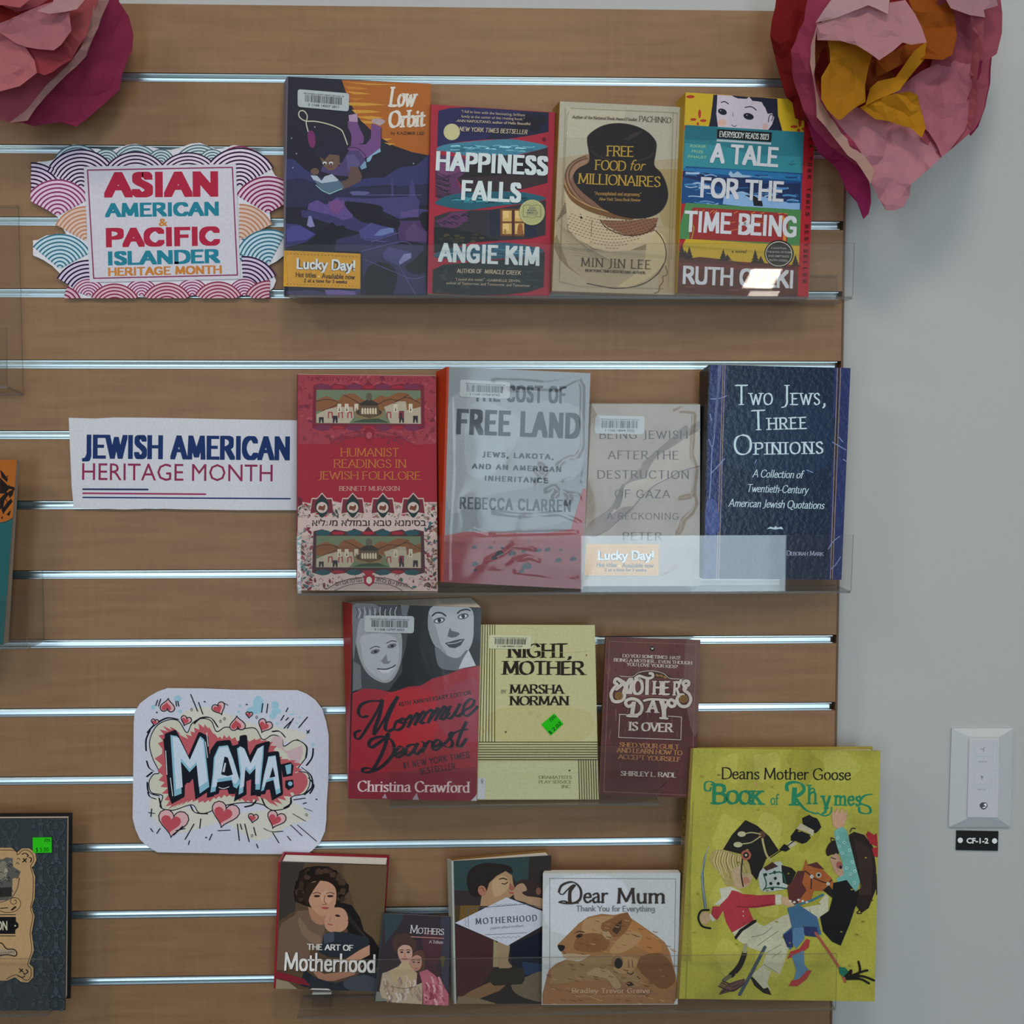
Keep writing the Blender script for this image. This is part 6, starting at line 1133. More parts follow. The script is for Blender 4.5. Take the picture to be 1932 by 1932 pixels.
A.p('7d7252', [375, 790, 410, 820, 420, 1000, 370, 1000]); A.p('7e6a52', [410, 800, 500, 820, 490, 950, 520, 1000, 420, 1010, 405, 900], 1); A.p('6c5038', [90, 1250, 200, 1180, 380, 1100, 480, 1130, 420, 1180, 260, 1240, 130, 1272]); A.p('5c5040', [520, 1120, 620, 1080, 790, 1040, 800, 1250, 650, 1240, 540, 1190], 1); A.p('6a5a44', [100, 1220, 240, 1230, 400, 1276, 90, 1276])
A.p('a3a4ae', [476, 450, 842, 590, 842, 640, 484, 836, 78, 655])
A.s_('4a4c54', 5, [190, 540, 640, 505, 800, 540], sm=0); A.s_('4a4c54', 4, [180, 690, 175, 545, 190, 542], sm=0); A.s_('4a4c54', 4, [310, 750, 640, 735], sm=0)
for q in ([370, 516, 390, 508, 410, 518, 430, 506, 450, 516, 470, 504, 490, 514, 510, 503, 530, 512, 550, 502, 570, 511, 590, 501], [370, 768, 390, 778, 410, 766, 430, 777, 450, 765, 470, 776, 490, 764, 510, 775, 530, 763, 550, 773, 570, 762, 590, 770], [160, 620, 150, 640, 165, 650, 155, 670, 168, 680]): A.s_('6a6c74', 4, q)
A.t('MOTHERHOOD', 232, 668, 724, 640, 48, '42434a', f='s', thick=2.0, thin=.7, track=2.6); A.t('poems about mothers', 348, 708, 612, 688, 22, '4a4b52', f='s', thick=1.0, thin=.7, serif=0, shear=.35)
A.p('28221a', [372, 1012, 600, 1006, 620, 1020, 622, 1100, 600, 1130, 380, 1142, 352, 1120, 350, 1050])
fin()
# --- dear mum
root, A, fin, Fq = book('wide white paperback with a lioness and sleeping cub beside the large yellow book', cr,
    [778, 240, 1864, 240, 1842, 1282, 768, 1284], (.036, .033, .042, .044), (12, -24, -18, -26), .012, cc=('9a9c9a', None), pages=PAGES_W, spine=('8f918f',), m=P_SATIN, bdx=.1)
A.base('9d9f9f'); A.p('a8a9ad', [840, 300, 1400, 300, 1400, 700, 840, 700], 1)
A.s_('4c4a48', 4, [828, 1120, 828, 283, 1826, 287, 1812, 1190], sm=0)
L1, L2, L3_, L4 = '7d5836', '6a4628', '8c6c48', '4a3020'
A.p('74543a', [770, 1200, 800, 1080, 820, 1010, 880, 960, 950, 930, 1040, 940, 1200, 1000, 1500, 1060, 1700, 1100, 1830, 1150, 1835, 1230, 1810, 1278, 770, 1280])
A.p(L1, [890, 810, 930, 770, 1000, 700, 1060, 640, 1130, 590, 1240, 565, 1340, 575, 1400, 560, 1445, 552, 1470, 600, 1560, 660, 1660, 730, 1740, 790, 1780, 870, 1800, 950, 1830, 1060, 1838, 1160, 1700, 1200, 1560, 1140, 1400, 1020, 1200, 900, 1080, 930, 960, 930, 925, 880], 0)
A.p(L3_, [1100, 620, 1240, 585, 1340, 600, 1280, 680, 1180, 740, 1090, 730], 1); A.p(L2, [1060, 740, 1200, 720, 1300, 780, 1260, 860, 1120, 870, 1020, 840], 1); A.p('8a5c34', [1460, 620, 1620, 720, 1720, 830, 1650, 880, 1500, 820, 1420, 780], 1)
A.p('604024', [1560, 900, 1700, 880, 1790, 960, 1820, 1100, 1720, 1160, 1600, 1080, 1520, 980], 1); A.p(L3_, [1300, 860, 1400, 740, 1480, 700, 1560, 740, 1500, 820, 1380, 880], 1)
A.p(L2, [1230, 680, 1240, 640, 1300, 610, 1380, 570, 1445, 552, 1480, 620, 1440, 690, 1390, 740, 1300, 760]); A.p('3a2618', [1320, 700, 1350, 650, 1400, 610, 1390, 690, 1360, 730]); A.p('8a7052', [1240, 690, 1290, 700, 1330, 760, 1280, 770, 1250, 740])
A.e('35241a', 1062, 740, 30, 15, -20); A.e('15100e', 1060, 742, 14, 10); A.s_('3a281a', 10, [1025, 720, 1060, 705, 1100, 712]); A.p('1a1412', [890, 815, 945, 818, 940, 850, 910, 862], 1); A.s_('4a3424', 7, [935, 860, 960, 885, 1010, 890, 1100, 885]); A.p('8f7a62', [930, 890, 1000, 880, 1100, 890, 1150, 890, 1080, 930, 970, 930], 1)
A.p('7a6040', [830, 1120, 840, 1000, 940, 950, 1060, 940, 1200, 890, 1330, 885, 1440, 900, 1540, 920, 1500, 1000, 1540, 1060, 1572, 1110, 1540, 1140, 1440, 1140, 1400, 1100, 1300, 1100, 1200, 1090, 1000, 1110]); A.p('8a7254', [1120, 1040, 1200, 990, 1290, 1010, 1360, 1080, 1392, 1140, 1340, 1155, 1280, 1080, 1180, 1060], 1)
A.p(L3_, [1320, 900, 1420, 900, 1520, 930, 1500, 1000, 1430, 1040, 1340, 1010], 1); A.e('6e5236', 1362, 945, 48, 50); A.e('1a1512', 1372, 958, 32, 42); A.p('2a1f18', [1420, 1110, 1470, 1100, 1500, 1130, 1450, 1140]); A.s_('2a1c14', 8, [1440, 1030, 1470, 1045, 1490, 1030]); A.s_('2a1c14', 7, [1520, 1060, 1540, 1080]); A.s_('4a3220', 6, [1450, 930, 1455, 990]); A.s_('4a3220', 6, [1480, 930, 1485, 990])
A.p('7c5638', [780, 1180, 900, 1120, 1100, 1090, 1280, 1100, 1340, 1180, 1500, 1200, 1800, 1200, 1810, 1275, 775, 1280], 0)
rnd = random.Random(21)
for i in range(170):
    x, y = 800 + rnd.random() * 1000, 600 + rnd.random() * 670
    inside = (x > 1000 + (700 - y) * .6 and y < 900 and y > 590 + max(0, x - 1450) * .55) or (y > 960 and x < 1810)
    if inside: A.s_(['86603c', '5a3c24', '94724c', '6b4a2e'][i % 4], 4 + rnd.random() * 4, [x, y, x + 14, y + 6, x + 34, y + 8])
A.s_('2c2420', 18, [900, 392, 920, 340, 980, 312, 1030, 318, 1072, 370, 1070, 440, 1030, 475, 960, 482, 905, 474], nibw=7, ang=20); A.s_('2c2420', 26, [1022, 335, 990, 380, 985, 440, 990, 478], nibw=10, ang=10); A.s_('2c2420', 14, [905, 470, 940, 462, 990, 480, 1050, 478], nibw=8); A.s_('2c2420', 10, [905, 400, 930, 410, 960, 380, 1000, 340], nibw=5)
A.t('ear', 1092, 478, 1292, 478, 122, '2c2420', f='s', thick=1.3, thin=.7, serif=.3); A.t('Mum', 1358, 482, 1742, 482, 124, '2c2420', f='s', thick=1.3, thin=.7, serif=.4); A.t('Thank You for Everything', 1034, 543, 1660, 546, 44, '5e5a58', f='s', thick=1.3, thin=.7, serif=.3)
A.t('Bradley Trevor Greive', 1002, 1190, 1620, 1190, 38, 'a0846a', f='s', thick=1.5, thin=.8, serif=.3, track=.6); A.t('THE INTERNATIONAL AUTHOR OF THE BLUE DAY BOOK', 1032, 1222, 1588, 1222, 17, '94765c', bold=.01)
fin()
# --- large yellow picture book
cr = crop(1260, 1390, 3.564)
def mg(s):
    for i, ch in enumerate("DEAN'S MOTHER GOOSE BOOK OF RHYMES"):
        if ch != ' ': s.t(ch, 30, 225 + i * 19, 72, 225 + i * 19, 12, '2a2412', f='s', thick=1.8)
root, A, fin, Fq = book('large yellow picture book with two children on hobby horses, rightmost of bottom row', cr,
    [172, 76, 1430, 96, 1390, 1780, 76, 1762], (.036, .030, .038, .044), (-30, -4, -60, -32), .022, cover=.003, inset=.0028, cc=('8a8236', None), spine=('6a5628', mg), m=P_WORN, bdx=1)
Y_ = '8f8a36'
A.base(Y_); rnd = random.Random(31)
for i in range(14): A.p(['989240', '9a9444', '86802e', '949040'][i % 4], [v for k in range(7) for v in (400 + (i % 4) * 260 + (60 + rnd.random() * 90) * math.cos(k * .9), 200 + (i // 4) * 430 + (60 + rnd.random() * 110) * math.sin(k * .9))], 1)
A.p('7d7630', [76, 1500, 160, 1500, 150, 100, 172, 76, 130, 76, 76, 1762]); A.s_('75702c', 8, [170, 420, 120, 1760], sm=0)
for x, y in ((586, 310),): A.e('a0804a', x, y, 15, 12)
DKK = '1b1712'; GR = '1f6a4a'
A.t('Deans Mother Goose', 360, 276, 1230, 284, 76, DKK, f='s', thick=1.1, thin=.7, serif=.3)
A.t('Book', 285, 438, 650, 444, 132, GR, f='s', thick=1.7, thin=.9, caps=.68); A.t('of', 688, 444, 748, 444, 70, GR, f='s', thick=1.2, thin=.8); A.s_(GR, 12, [330, 320, 290, 292, 252, 300, 250, 345, 280, 352, 290, 330], nibw=6)
A.s_(GR, 34, [850, 335, 845, 440], sm=0, nibw=10); A.s_(GR, 22, [800, 350, 800, 310, 850, 295, 900, 310, 912, 350, 870, 385, 850, 385, 880, 430, 930, 480, 990, 500], nibw=9, ang=20); A.s_(GR, 12, [815, 443, 880, 443], sm=0)
A.t('h', 930, 440, 1008, 440, 128, GR, f='s', thick=1.2, thin=.8); A.t('y', 1022, 470, 1096, 470, 130, GR, f='s', thick=1.6, thin=1.0); A.t('mes', 1112, 448, 1300, 452, 100, GR, f='s', thick=1.5, thin=.9, track=.4)
A.s_(GR, 16, [1370, 375, 1320, 385, 1290, 430, 1350, 455, 1362, 490, 1330, 502, 1290, 490, 1285, 460], nibw=7); A.s_(GR, 10, [960, 370, 985, 350, 970, 335, 950, 350]); A.s_(GR, 10, [1000, 495, 1050, 515, 1090, 500, 1100, 460])
# left child: big hat, red coat
A.p('8a7c4a', [272, 800, 300, 745, 370, 735, 480, 770, 560, 840, 555, 900, 565, 930, 530, 990, 470, 985, 390, 985, 350, 900, 300, 850], 0)
for i in range(22): A.s_(['a39664', '6a5c34', 'b0a478', '85774a'][i % 4], 6, [330 + i * 8, 745 + i * 2, 310 + i * 9, 820, 340 + i * 9, 880 + (i % 5) * 12])
A.p('9c8468', [430, 880, 470, 860, 500, 900, 560, 900, 566, 935, 530, 985, 470, 1000, 440, 960], 1); A.e('9a6a54', 520, 945, 30, 24); A.e('9c8468', 466, 885, 28, 34, 20)
A.p(DKK, [370, 738, 430, 640, 520, 542, 600, 580, 680, 650, 745, 745, 660, 800, 625, 880, 595, 945, 560, 900, 545, 830, 500, 770]); A.s_(DKK, 9, [500, 800, 492, 900, 505, 985])
A.e('8a4a3c', 524, 775, 34, 34); A.e('1a1512', 524, 775, 20, 20); A.e('9a8a70', 524, 775, 9, 9, n=8)
A.s_('93885c', 14, [630, 640, 640, 700, 660, 770, 690, 815]); A.e('4a3024', 630, 640, 24, 24); A.s_('8a825c', 8, [620, 635, 560, 625, 510, 635]); A.s_('8a825c', 8, [620, 650, 560, 690, 500, 700])
A.e('9a9474', 495, 635, 28, 18); A.e('9a9474', 470, 705, 30, 18)
for q in ([900, 530, 950, 508, 1000, 530, 1030, 590, 990, 630, 930, 590], [830, 640, 860, 600, 960, 640, 960, 660, 900, 700, 825, 680], [745, 740, 780, 700, 820, 735, 790, 752]):
    P = []
    for i in range(0, len(q), 2): P += [q[i], q[i + 1], (q[i] + q[(i + 2) % len(q)]) / 2 + rnd.random() * 22 - 11, (q[i + 1] + q[(i + 3) % len(q)]) / 2 + rnd.random() * 22 - 11]
    A.p('15130f', P)
A.p('9a927a', [862, 600, 890, 562, 980, 610, 975, 650, 930, 620]); A.p('9a927a', [800, 700, 830, 680, 870, 700, 820, 730]); A.s_('15130f', 7, [690, 790, 800, 715, 900, 640])
A.p('8f2c34', [370, 1010, 430, 1005, 500, 1035, 600, 1045, 720, 1040, 725, 1110, 600, 1130, 540, 1130, 575, 1215, 430, 1300, 390, 1230, 370, 1150, 330, 1215, 290, 1180, 300, 1120, 350, 1120]); A.s_('5a1420', 5, [460, 1120, 560, 1125, 720, 1100])
A.p('a6a292', [345, 1000, 420, 985, 505, 1025, 430, 1010, 400, 1060, 350, 1110, 310, 1110, 360, 1060]); A.r('a6a292', 720, 1040, 762, 1108); A.p('a08468', [760, 1050, 820, 1070, 850, 1105, 830, 1120, 770, 1105], 1); A.p('a6a292', [285, 1165, 320, 1215, 300, 1225, 275, 1190]); A.e('a08468', 250, 1200, 34, 44)
A.s_('15130f', 14, [275, 1145, 225, 1150, 205, 1200, 230, 1255, 285, 1270]); A.p('44525c', [278, 705, 240, 800, 222, 920, 232, 1040, 245, 1135, 262, 1130, 245, 1000, 240, 880, 255, 790], 0); A.s_('8a9498', 4, [272, 720, 236, 850, 232, 960, 255, 1130])
for y in (1155, 1185): A.e('a89a60', 505, y, 5, 5, n=8)
A.p('a09c84', [430, 1300, 575, 1215, 640, 1255, 760, 1190, 900, 1130, 1000, 1110, 1060, 1035, 1078, 1050, 1075, 1160, 1040, 1190, 880, 1250, 760, 1330, 815, 1370, 800, 1440, 750, 1590, 630, 1530, 660, 1440, 560, 1410, 480, 1360]); 
for q in ([560, 1330, 640, 1310, 700, 1260], [600, 1390, 680, 1330, 740, 1290], [840, 1160, 860, 1230], [950, 1140, 970, 1200], [660, 1440, 760, 1380], [640, 1520, 740, 1580], [700, 1470, 760, 1430]): A.s_('6f6c58', 5, q)
A.p(DKK, [455, 1350, 500, 1290, 590, 1230, 595, 1210, 570, 1215, 480, 1280, 445, 1330]); A.s_(DKK, 30, [515, 1440, 480, 1530, 420, 1600], nibw=24); A.s_('7f7a60', 26, [520, 1385, 515, 1430], nibw=22); A.s_('55523f', 22, [415, 1600, 375, 1630], nibw=18)
A.p('a09c84', [630, 1530, 690, 1570, 665, 1650, 690, 1700, 640, 1700, 560, 1590]); A.p(DKK, [545, 1595, 580, 1620, 640, 1690, 670, 1680, 695, 1735, 640, 1720, 580, 1670])
A.s_('39444e', 24, [650, 1400, 560, 1580, 480, 1730], sm=0)
for i in range(8): A.s_(['4c3430', '3a2826', '5e4440'][i % 3], 11, [510, 1625 + i * 4, 430, 1650 + i * 8, 370 - i * 4, 1690 + i * 6 - (i % 2) * 60])
# spotted horse and brown horse
A.p('9aa09a', [610, 960, 620, 880, 700, 830, 760, 820, 780, 900, 800, 990, 740, 1010, 640, 1020], 1); A.p(DKK, [760, 840, 830, 860, 860, 890, 820, 980, 770, 960]); A.p('3c2420', [640, 860, 700, 820, 740, 850, 660, 880])
for x, y in ((720, 930), (690, 965), (740, 965), (715, 890), (655, 905), (700, 1000)): A.e('15231c', x, y, 11, 11)
A.s_('1f4a38', 9, [640, 900, 660, 970, 640, 1010]); A.s_('1f4a38', 9, [680, 900, 760, 890, 790, 960]); A.s_('1f4a38', 9, [650, 1000, 720, 990, 800, 1000])
A.p('8a4c26', [905, 870, 925, 800, 945, 850, 1040, 870, 1100, 930, 1120, 990, 1060, 1020, 980, 1010, 960, 1080, 880, 1120, 830, 1080, 870, 960]); A.p('4a2422', [930, 840, 1000, 820, 1050, 870, 990, 860]); A.p('4a2422', [870, 880, 920, 880, 900, 960, 930, 1010, 880, 1080, 860, 1120, 810, 1070, 800, 990, 840, 940])
A.e('9a958a', 1012, 908, 18, 18); A.e(DKK, 1012, 908, 10, 10); A.s_('2a1c18', 8, [920, 880, 960, 920, 960, 1000]); A.s_('2a1c18', 8, [960, 920, 1060, 960, 1100, 940]); A.e('9a958a', 965, 918, 13, 13); A.e('9a958a', 1075, 967, 13, 13)
A.s_('34606a', 16, [860, 1110, 960, 1080, 1040, 1040]); A.p(DKK, [1040, 1010, 1080, 975, 1110, 1010, 1100, 1060])
for x in range(820, 950, 28): A.e('a8a49a', x, 1075 + (x % 3) * 8, 10, 8, n=8)
# right child
A.p('231a16', [1215, 640, 1250, 620, 1320, 640, 1380, 720, 1400, 860, 1400, 1000, 1350, 1130, 1300, 1165, 1260, 1110, 1300, 980, 1260, 860, 1225, 740]); A.p('231a16', [1060, 740, 1090, 690, 1130, 680, 1150, 760, 1100, 770, 1070, 780], 1)
for q in ([1390, 1000, 1360, 1060, 1375, 1080], [1290, 1140, 1270, 1165, 1300, 1168], [1225, 620, 1235, 598, 1260, 598], [1100, 690, 1095, 660, 1118, 668], [1400, 900, 1405, 1040]): A.s_('231a16', 7, q)
for i in range(10): A.s_('3c2c26', 4, [1250 + i * 12, 660 + i * 8, 1290 + i * 9, 860, 1290 + i * 8, 1040])
A.p('9c7a64', [1085, 790, 1130, 760, 1150, 790, 1190, 900, 1150, 920, 1120, 890, 1105, 850]); A.s_(DKK, 6, [1095, 790, 1125, 800]); A.e('8a4a44', 1150, 840, 20, 24); A.e(DKK, 1160, 855, 10, 12)
A.p('8a2228', [1330, 640, 1345, 615, 1385, 640, 1405, 630, 1412, 720, 1360, 700]); A.p('8a2228', [1370, 730, 1412, 720, 1412, 790, 1385, 780])
A.p('5f9088', [1115, 620, 1160, 575, 1200, 610, 1230, 720, 1260, 840, 1290, 950, 1270, 1010, 1220, 1025, 1190, 980, 1170, 820, 1130, 700]); A.p('5f9088', [1130, 930, 1190, 900, 1200, 940, 1140, 955])
for x, y in ((1140, 660), (1185, 690), (1220, 740), (1170, 760), (1240, 820), (1200, 860), (1225, 900), (1255, 880), (1250, 960), (1215, 985), (1150, 715)): A.e('8fb0a8', x, y, 11, 11, n=10); A.e('3f706a', x, y, 5, 5, n=8)
A.p('a47e66', [1110, 580, 1100, 520, 1108, 470, 1120, 500, 1140, 455, 1150, 500, 1170, 460, 1180, 500, 1205, 475, 1200, 530, 1180, 580, 1140, 600])
A.p('14110f', [1110, 960, 1200, 940, 1260, 1020, 1290, 1000, 1260, 1120, 1220, 1240, 1160, 1388, 1100, 1360, 1040, 1290, 1020, 1190, 1080, 1150, 1100, 1080])
A.p('35536e', [800, 1130, 880, 1110, 1000, 1190, 1030, 1310, 990, 1320, 900, 1250, 860, 1340, 820, 1420, 790, 1370, 770, 1310, 830, 1260]); A.p('262a4c', [900, 1255, 1000, 1260, 1010, 1330, 920, 1320]); A.p('262a4c', [770, 1320, 830, 1270, 840, 1400, 800, 1400]); A.p('456580', [840, 1270, 910, 1260, 915, 1340, 860, 1410, 835, 1370])
A.p('8a3230', [800, 1480, 820, 1430, 880, 1410, 930, 1340, 952, 1350, 945, 1400, 880, 1450]); A.p('48687f', [830, 1460, 910, 1420, 915, 1520, 945, 1560, 900, 1600, 840, 1640, 860, 1560]); A.p('8a3230', [808, 1670, 830, 1630, 880, 1620, 930, 1560, 965, 1560, 930, 1620, 870, 1670])
A.s_('8a4438', 18, [990, 1300, 1080, 1430, 1150, 1540, 1190, 1640], sm=0); A.p('1f5a44', [1145, 1535, 1190, 1540, 1215, 1570, 1180, 1610, 1150, 1580])
for q in ([1190, 1600, 1260, 1600, 1290, 1560, 1280, 1500], [1200, 1610, 1300, 1570, 1340, 1560], [1200, 1615, 1300, 1600, 1385, 1630], [1200, 1620, 1290, 1620, 1350, 1650], [1195, 1600, 1230, 1560, 1225, 1590]): A.s_(DKK, 16, q)
for i in range(26): A.e(['7c7228', '84702c', '6e6426'][i % 3], 130 + rnd.random() * 1250, 100 + rnd.random() * 1640, 6 + rnd.random() * 8, 5, n=7)
fin()
# ================================================================= left edge
cr = crop(0, 660, 3.332)
root, A, fin, Fq = book('tall thick book with orange top and teal cover at the left edge', cr,
    [-800, 690, 106, 692, 20, 1854, -900, 1858], (.044, .042, .044, .046), (0, 0, 16, 6), .016, cc=('1f4a4c', None), spine=('1f4a4c',), m=P_MATTE, pages=mat('tan_page_edges', (.36, .30, .24), .8))
A.base('1f4a4c'); A.p('8a4c1c', [-800, 690, 106, 692, 82, 1050, 40, 1075, -100, 1090, -860, 1090])
for q in ([0, 750, 20, 770, 50, 810, 45, 830, 10, 800], [0, 800, 30, 830, 50, 850, 90, 860, 95, 880, 60, 870, 30, 900, 0, 900], [0, 930, 40, 890, 60, 900, 30, 940, 20, 990, 0, 1000], [50, 890, 90, 870, 80, 910, 60, 930], [10, 1000, 40, 960, 70, 930, 80, 950, 40, 1000, 20, 1030], [40, 1030, 70, 1000, 60, 1040], [5, 1050, 20, 1040, 15, 1062], [-60, 760, -10, 740, 0, 800, -40, 860, -70, 900], [-120, 900, -40, 880, -20, 960, -60, 1020]): A.p('1a130f', q)
for q in ([0, 840, 30, 870, 60, 850], [0, 960, 30, 930, 50, 960], [20, 780, 40, 800, 48, 790]): A.s_('1a130f', 6, q)
A.s_('123436', 5, [-100, 1090, 0, 1082, 50, 1070, 82, 1050])
fin()
cr = crop(0, 1500, 4.47)
gq = [-900, 205, 562, 197, 548, 1816, -900, 1826]
root, A, fin, Fq = book('large dark hardcover with grey damask pattern, cream label and green price sticker, lower left', cr,
    gq, (.046, .044, .045, .047), (0, -48, 50, -48), .030, cover=.003, inset=.0035, cc=('22262a', '1c1c1e'), spine=('1c1c1e',), m=P_MATTE, bdx=1.0)
A.base('2b3134'); D2 = '363d40'
def damask(x, y):
    for s_ in (-1, 1):
        A.s_(D2, 8, [x, y, x + s_ * 22, y - 60, x + s_ * 60, y - 110, x + s_ * 70, y - 160, x + s_ * 40, y - 190], nibw=5); A.s_(D2, 8, [x, y - 20, x + s_ * 40, y - 40, x + s_ * 68, y - 20, x + s_ * 50, y + 10], nibw=5); A.s_(D2, 7, [x + s_ * 10, y + 30, x + s_ * 12, y + 100, x + s_ * 30, y + 140])
        A.e(D2, x + s_ * 38, y - 90, 17, 24, s_ * 30, n=12); A.e('2b3134', x + s_ * 38, y - 88, 9, 14, s_ * 30, n=10); A.e(D2, x + s_ * 30, y - 215, 20, 13, s_ * 40, n=10); A.e(D2, x + s_ * 62, y + 40, 14, 22, s_ * -20, n=10)
    A.p(D2, [x, y - 300, x + 18, y - 255, x + 10, y - 225, x, y - 215, x - 10, y - 225, x - 18, y - 255], 1); A.e(D2, x, y - 150, 16, 26); A.e('2b3134', x, y - 150, 8, 15); A.e(D2, x, y + 20, 22, 16)
for ix, x in enumerate((-130, 80, 330, 478)):
    for k in range(6): damask(x + 0 if ix != 2 else x + 16, 220 + k * 375 + (ix % 2) * 187)
LB = '9a7c58'
A.p(LB, [-300, 440, 100, 440, 150, 478, 190, 445, 250, 445, 300, 480, 312, 540, 290, 590, 270, 605, 300, 680, 296, 860, 270, 940, 295, 1020, 270, 1160, 290, 1300, 250, 1415, 285, 1450, 285, 1530, 240, 1575, 180, 1570, 130, 1530, 60, 1560, -300, 1560])
A.s_('3a1d14', 6, [-300, 470, 100, 460, 150, 498, 195, 462, 245, 465, 280, 500, 288, 550, 262, 600, 284, 690, 280, 860, 262, 950, 280, 1020, 258, 1160, 272, 1300, 238, 1420, 265, 1460, 262, 1530, 220, 1555, 140, 1510, 60, 1545])
A.p('4a4844', [-60, 520, 20, 540, 60, 520, 110, 530, 115, 600, 180, 640, 160, 690, 110, 700, 105, 850, 60, 880, -60, 890]); A.p('6a6458', [10, 560, 60, 570, 60, 660, 20, 700, -20, 700], 1); A.p('262422', [-60, 780, 105, 770, 100, 850, -60, 860]); A.e('8a8070', 55, 640, 14, 26)
for i in range(26):
    rn = random.Random(i + 41); x, y = -10 + rn.random() * 160, 520 + rn.random() * 320; A.s_(['2a2826', '7c7466', '1c1a18'][i % 3], 5, [x, y, x + 14, y - 10, x + 26, y + 6])
A.s_('4a463e', 8, [165, 700, 150, 780, 100, 860, 20, 895, -60, 900]); A.s_('2a1a14', 5, [0, 970, 60, 985, 140, 970, 178, 920, 160, 870, 110, 860, 92, 890, 110, 915, 140, 905, 138, 880, 122, 885]); A.s_('2a1a14', 8, [10, 950, 70, 945]); A.p('2a1a14', [90, 965, 130, 930, 145, 940, 110, 968])
A.s_('15130f', 6, [-300, 1003, 136, 1003], sm=0); A.s_('15130f', 6, [-300, 1182, 134, 1182], sm=0); A.p('101214', [-300, 1022, 138, 1022, 138, 1058, 160, 1080, 160, 1110, 134, 1130, 132, 1165, -300, 1165]); A.e('a8a08c', 132, 1096, 7, 7); A.t('ON', -28, 1135, 66, 1135, 78, 'a8a18c', f='h', thick=1.6, thin=1.2)
A.p('8a7a64', [-60, 1300, 0, 1290, 130, 1300, 145, 1345, 90, 1350, -60, 1365]); A.s_('1a1512', 9, [-40, 1290, 10, 1240, 60, 1290, 120, 1295, 146, 1325, 130, 1352, 60, 1340, -60, 1362]); A.t('CZYNSKI', -20, 1345, 124, 1325, 20, '3a3028')
for q in ([190, 495, 215, 485, 240, 500, 235, 515], [250, 520, 270, 530, 262, 560], [200, 530, 225, 560], [228, 530, 196, 560], [168, 1458, 198, 1485], [196, 1460, 170, 1488], [225, 1465, 240, 1485, 222, 1500], [160, 1520, 190, 1530, 212, 1522], [205, 1495, 215, 1510]): A.s_('1f1814', 9, q, nibw=5)
gs = sub(A, [280, 352, 441, 350, 442, 480, 284, 482]); gs.base('25a012'); gs.t('/26', 378, 390, 432, 388, 26, '0f3008', f='s', thick=1.4, thin=1, serif=0); gs.t('$ 5.00', 308, 474, 415, 470, 34, '0f3008', f='s', thick=1.4, thin=1, serif=0, track=1); gs.done('price_sticker', P_MATTE, root)
fin()
# ================================================================= tissue paper flowers
from mathutils.geometry import delaunay_2d_cdt
def tissue(name, h, E=.76, tr=.3):
    m = mat(name, [max(.01, min(.9, (a - .005) / E)) for a in hexlin(h)], .8, spec=.15); t = m.node_tree; b = t.nodes['Principled BSDF']; out = t.nodes['Material Output']
    tl = node(m, 'ShaderNodeBsdfTranslucent'); tl.inputs[0].default_value = b.inputs['Base Color'].default_value
    mx = node(m, 'ShaderNodeMixShader'); mx.inputs[0].default_value = tr
    t.links.new(b.outputs[0], mx.inputs[1]); t.links.new(tl.outputs[0], mx.inputs[2]); t.links.new(mx.outputs[0], out.inputs[0])
    noise_bump(m, 240, .25, .0008); return m
TIS = {}
def petal(root, cr, c, pts, seed, amp=.004, grid=58, bow=0.0):
    """pts: x, y, depth(mm) triples round the edge of one crumpled sheet"""
    if c not in TIS: TIS[c] = tissue('tissue_paper_' + str(len(TIS)), c)
    n = len(pts) // 3; P = [(pts[3 * i], pts[3 * i + 1]) for i in range(n)]; D = [pts[3 * i + 2] / 1000 for i in range(n)]
    rnd = random.Random(seed)
    E_ = []; ED = []
    for i in range(n):
        a, b = P[i], P[(i + 1) % n]; L = math.hypot(a[0] - b[0], a[1] - b[1]); k = max(1, int(L / (grid * 1.3)))
        for j in range(k):
            t = j / k; jx, jy = ((rnd.random() - .5) * grid * .25, (rnd.random() - .5) * grid * .25) if j else (0, 0)
            E_.append((a[0] * (1 - t) + b[0] * t + jx, a[1] * (1 - t) + b[1] * t + jy)); ED.append(D[i] * (1 - t) + D[(i + 1) % n] * t)
    xs = [p[0] for p in E_]; ys = [p[1] for p in E_]; cx, cy = (min(xs) + max(xs)) / 2, (min(ys) + max(ys)) / 2; hx, hy = (max(xs) - min(xs)) / 2, (max(ys) - min(ys)) / 2
    V2 = [Vector(p) for p in E_]
    y = min(ys) + grid / 2
    def inside(x, y):
        r = False
        for i in range(len(E_)):
            a, b = E_[i], E_[i - 1]
            if (a[1] > y) != (b[1] > y) and x < (b[0] - a[0]) * (y - a[1]) / (b[1] - a[1]) + a[0]: r = not r
        return r
    while y < max(ys):
        x = min(xs) + grid / 2
        while x < max(xs):
            qx, qy = x + (rnd.random() - .5) * grid * .8, y + (rnd.random() - .5) * grid * .8
            if inside(qx, qy) and min(math.hypot(qx - e[0], qy - e[1]) for e in E_) > grid * .4: V2.append(Vector((qx, qy)))
            x += grid
        y += grid
    m_ = len(E_)
    vo, _, fo, *_r = delaunay_2d_cdt(V2, [], [list(range(m_))], 1, 1e-4)
    W3 = []
    for v in vo:
        ws = [1 / (math.hypot(v.x - e[0], v.y - e[1]) ** 2 + 30) for e in E_]; d = sum(a * b for a, b in zip(ws, ED)) / sum(ws)
        ed = min(1, min(math.hypot(v.x - e[0], v.y - e[1]) for e in E_) / (min(hx, hy) * .8 + 1))
        q = Vector((v.x / 210 + seed, v.y / 210, seed * .7))
        f = (abs(noise.noise(q)) * 2 - .5) * 1.2 + noise.noise(q * 2.1) * .35
        W3.append(at(*cr([v.x, v.y])[0], max(.003, d + bow * math.sin(ed * 1.57) + amp * f)))
    o = build('petal', W3, [tuple(f) for f in fo], TIS[c], None, root)
    return o
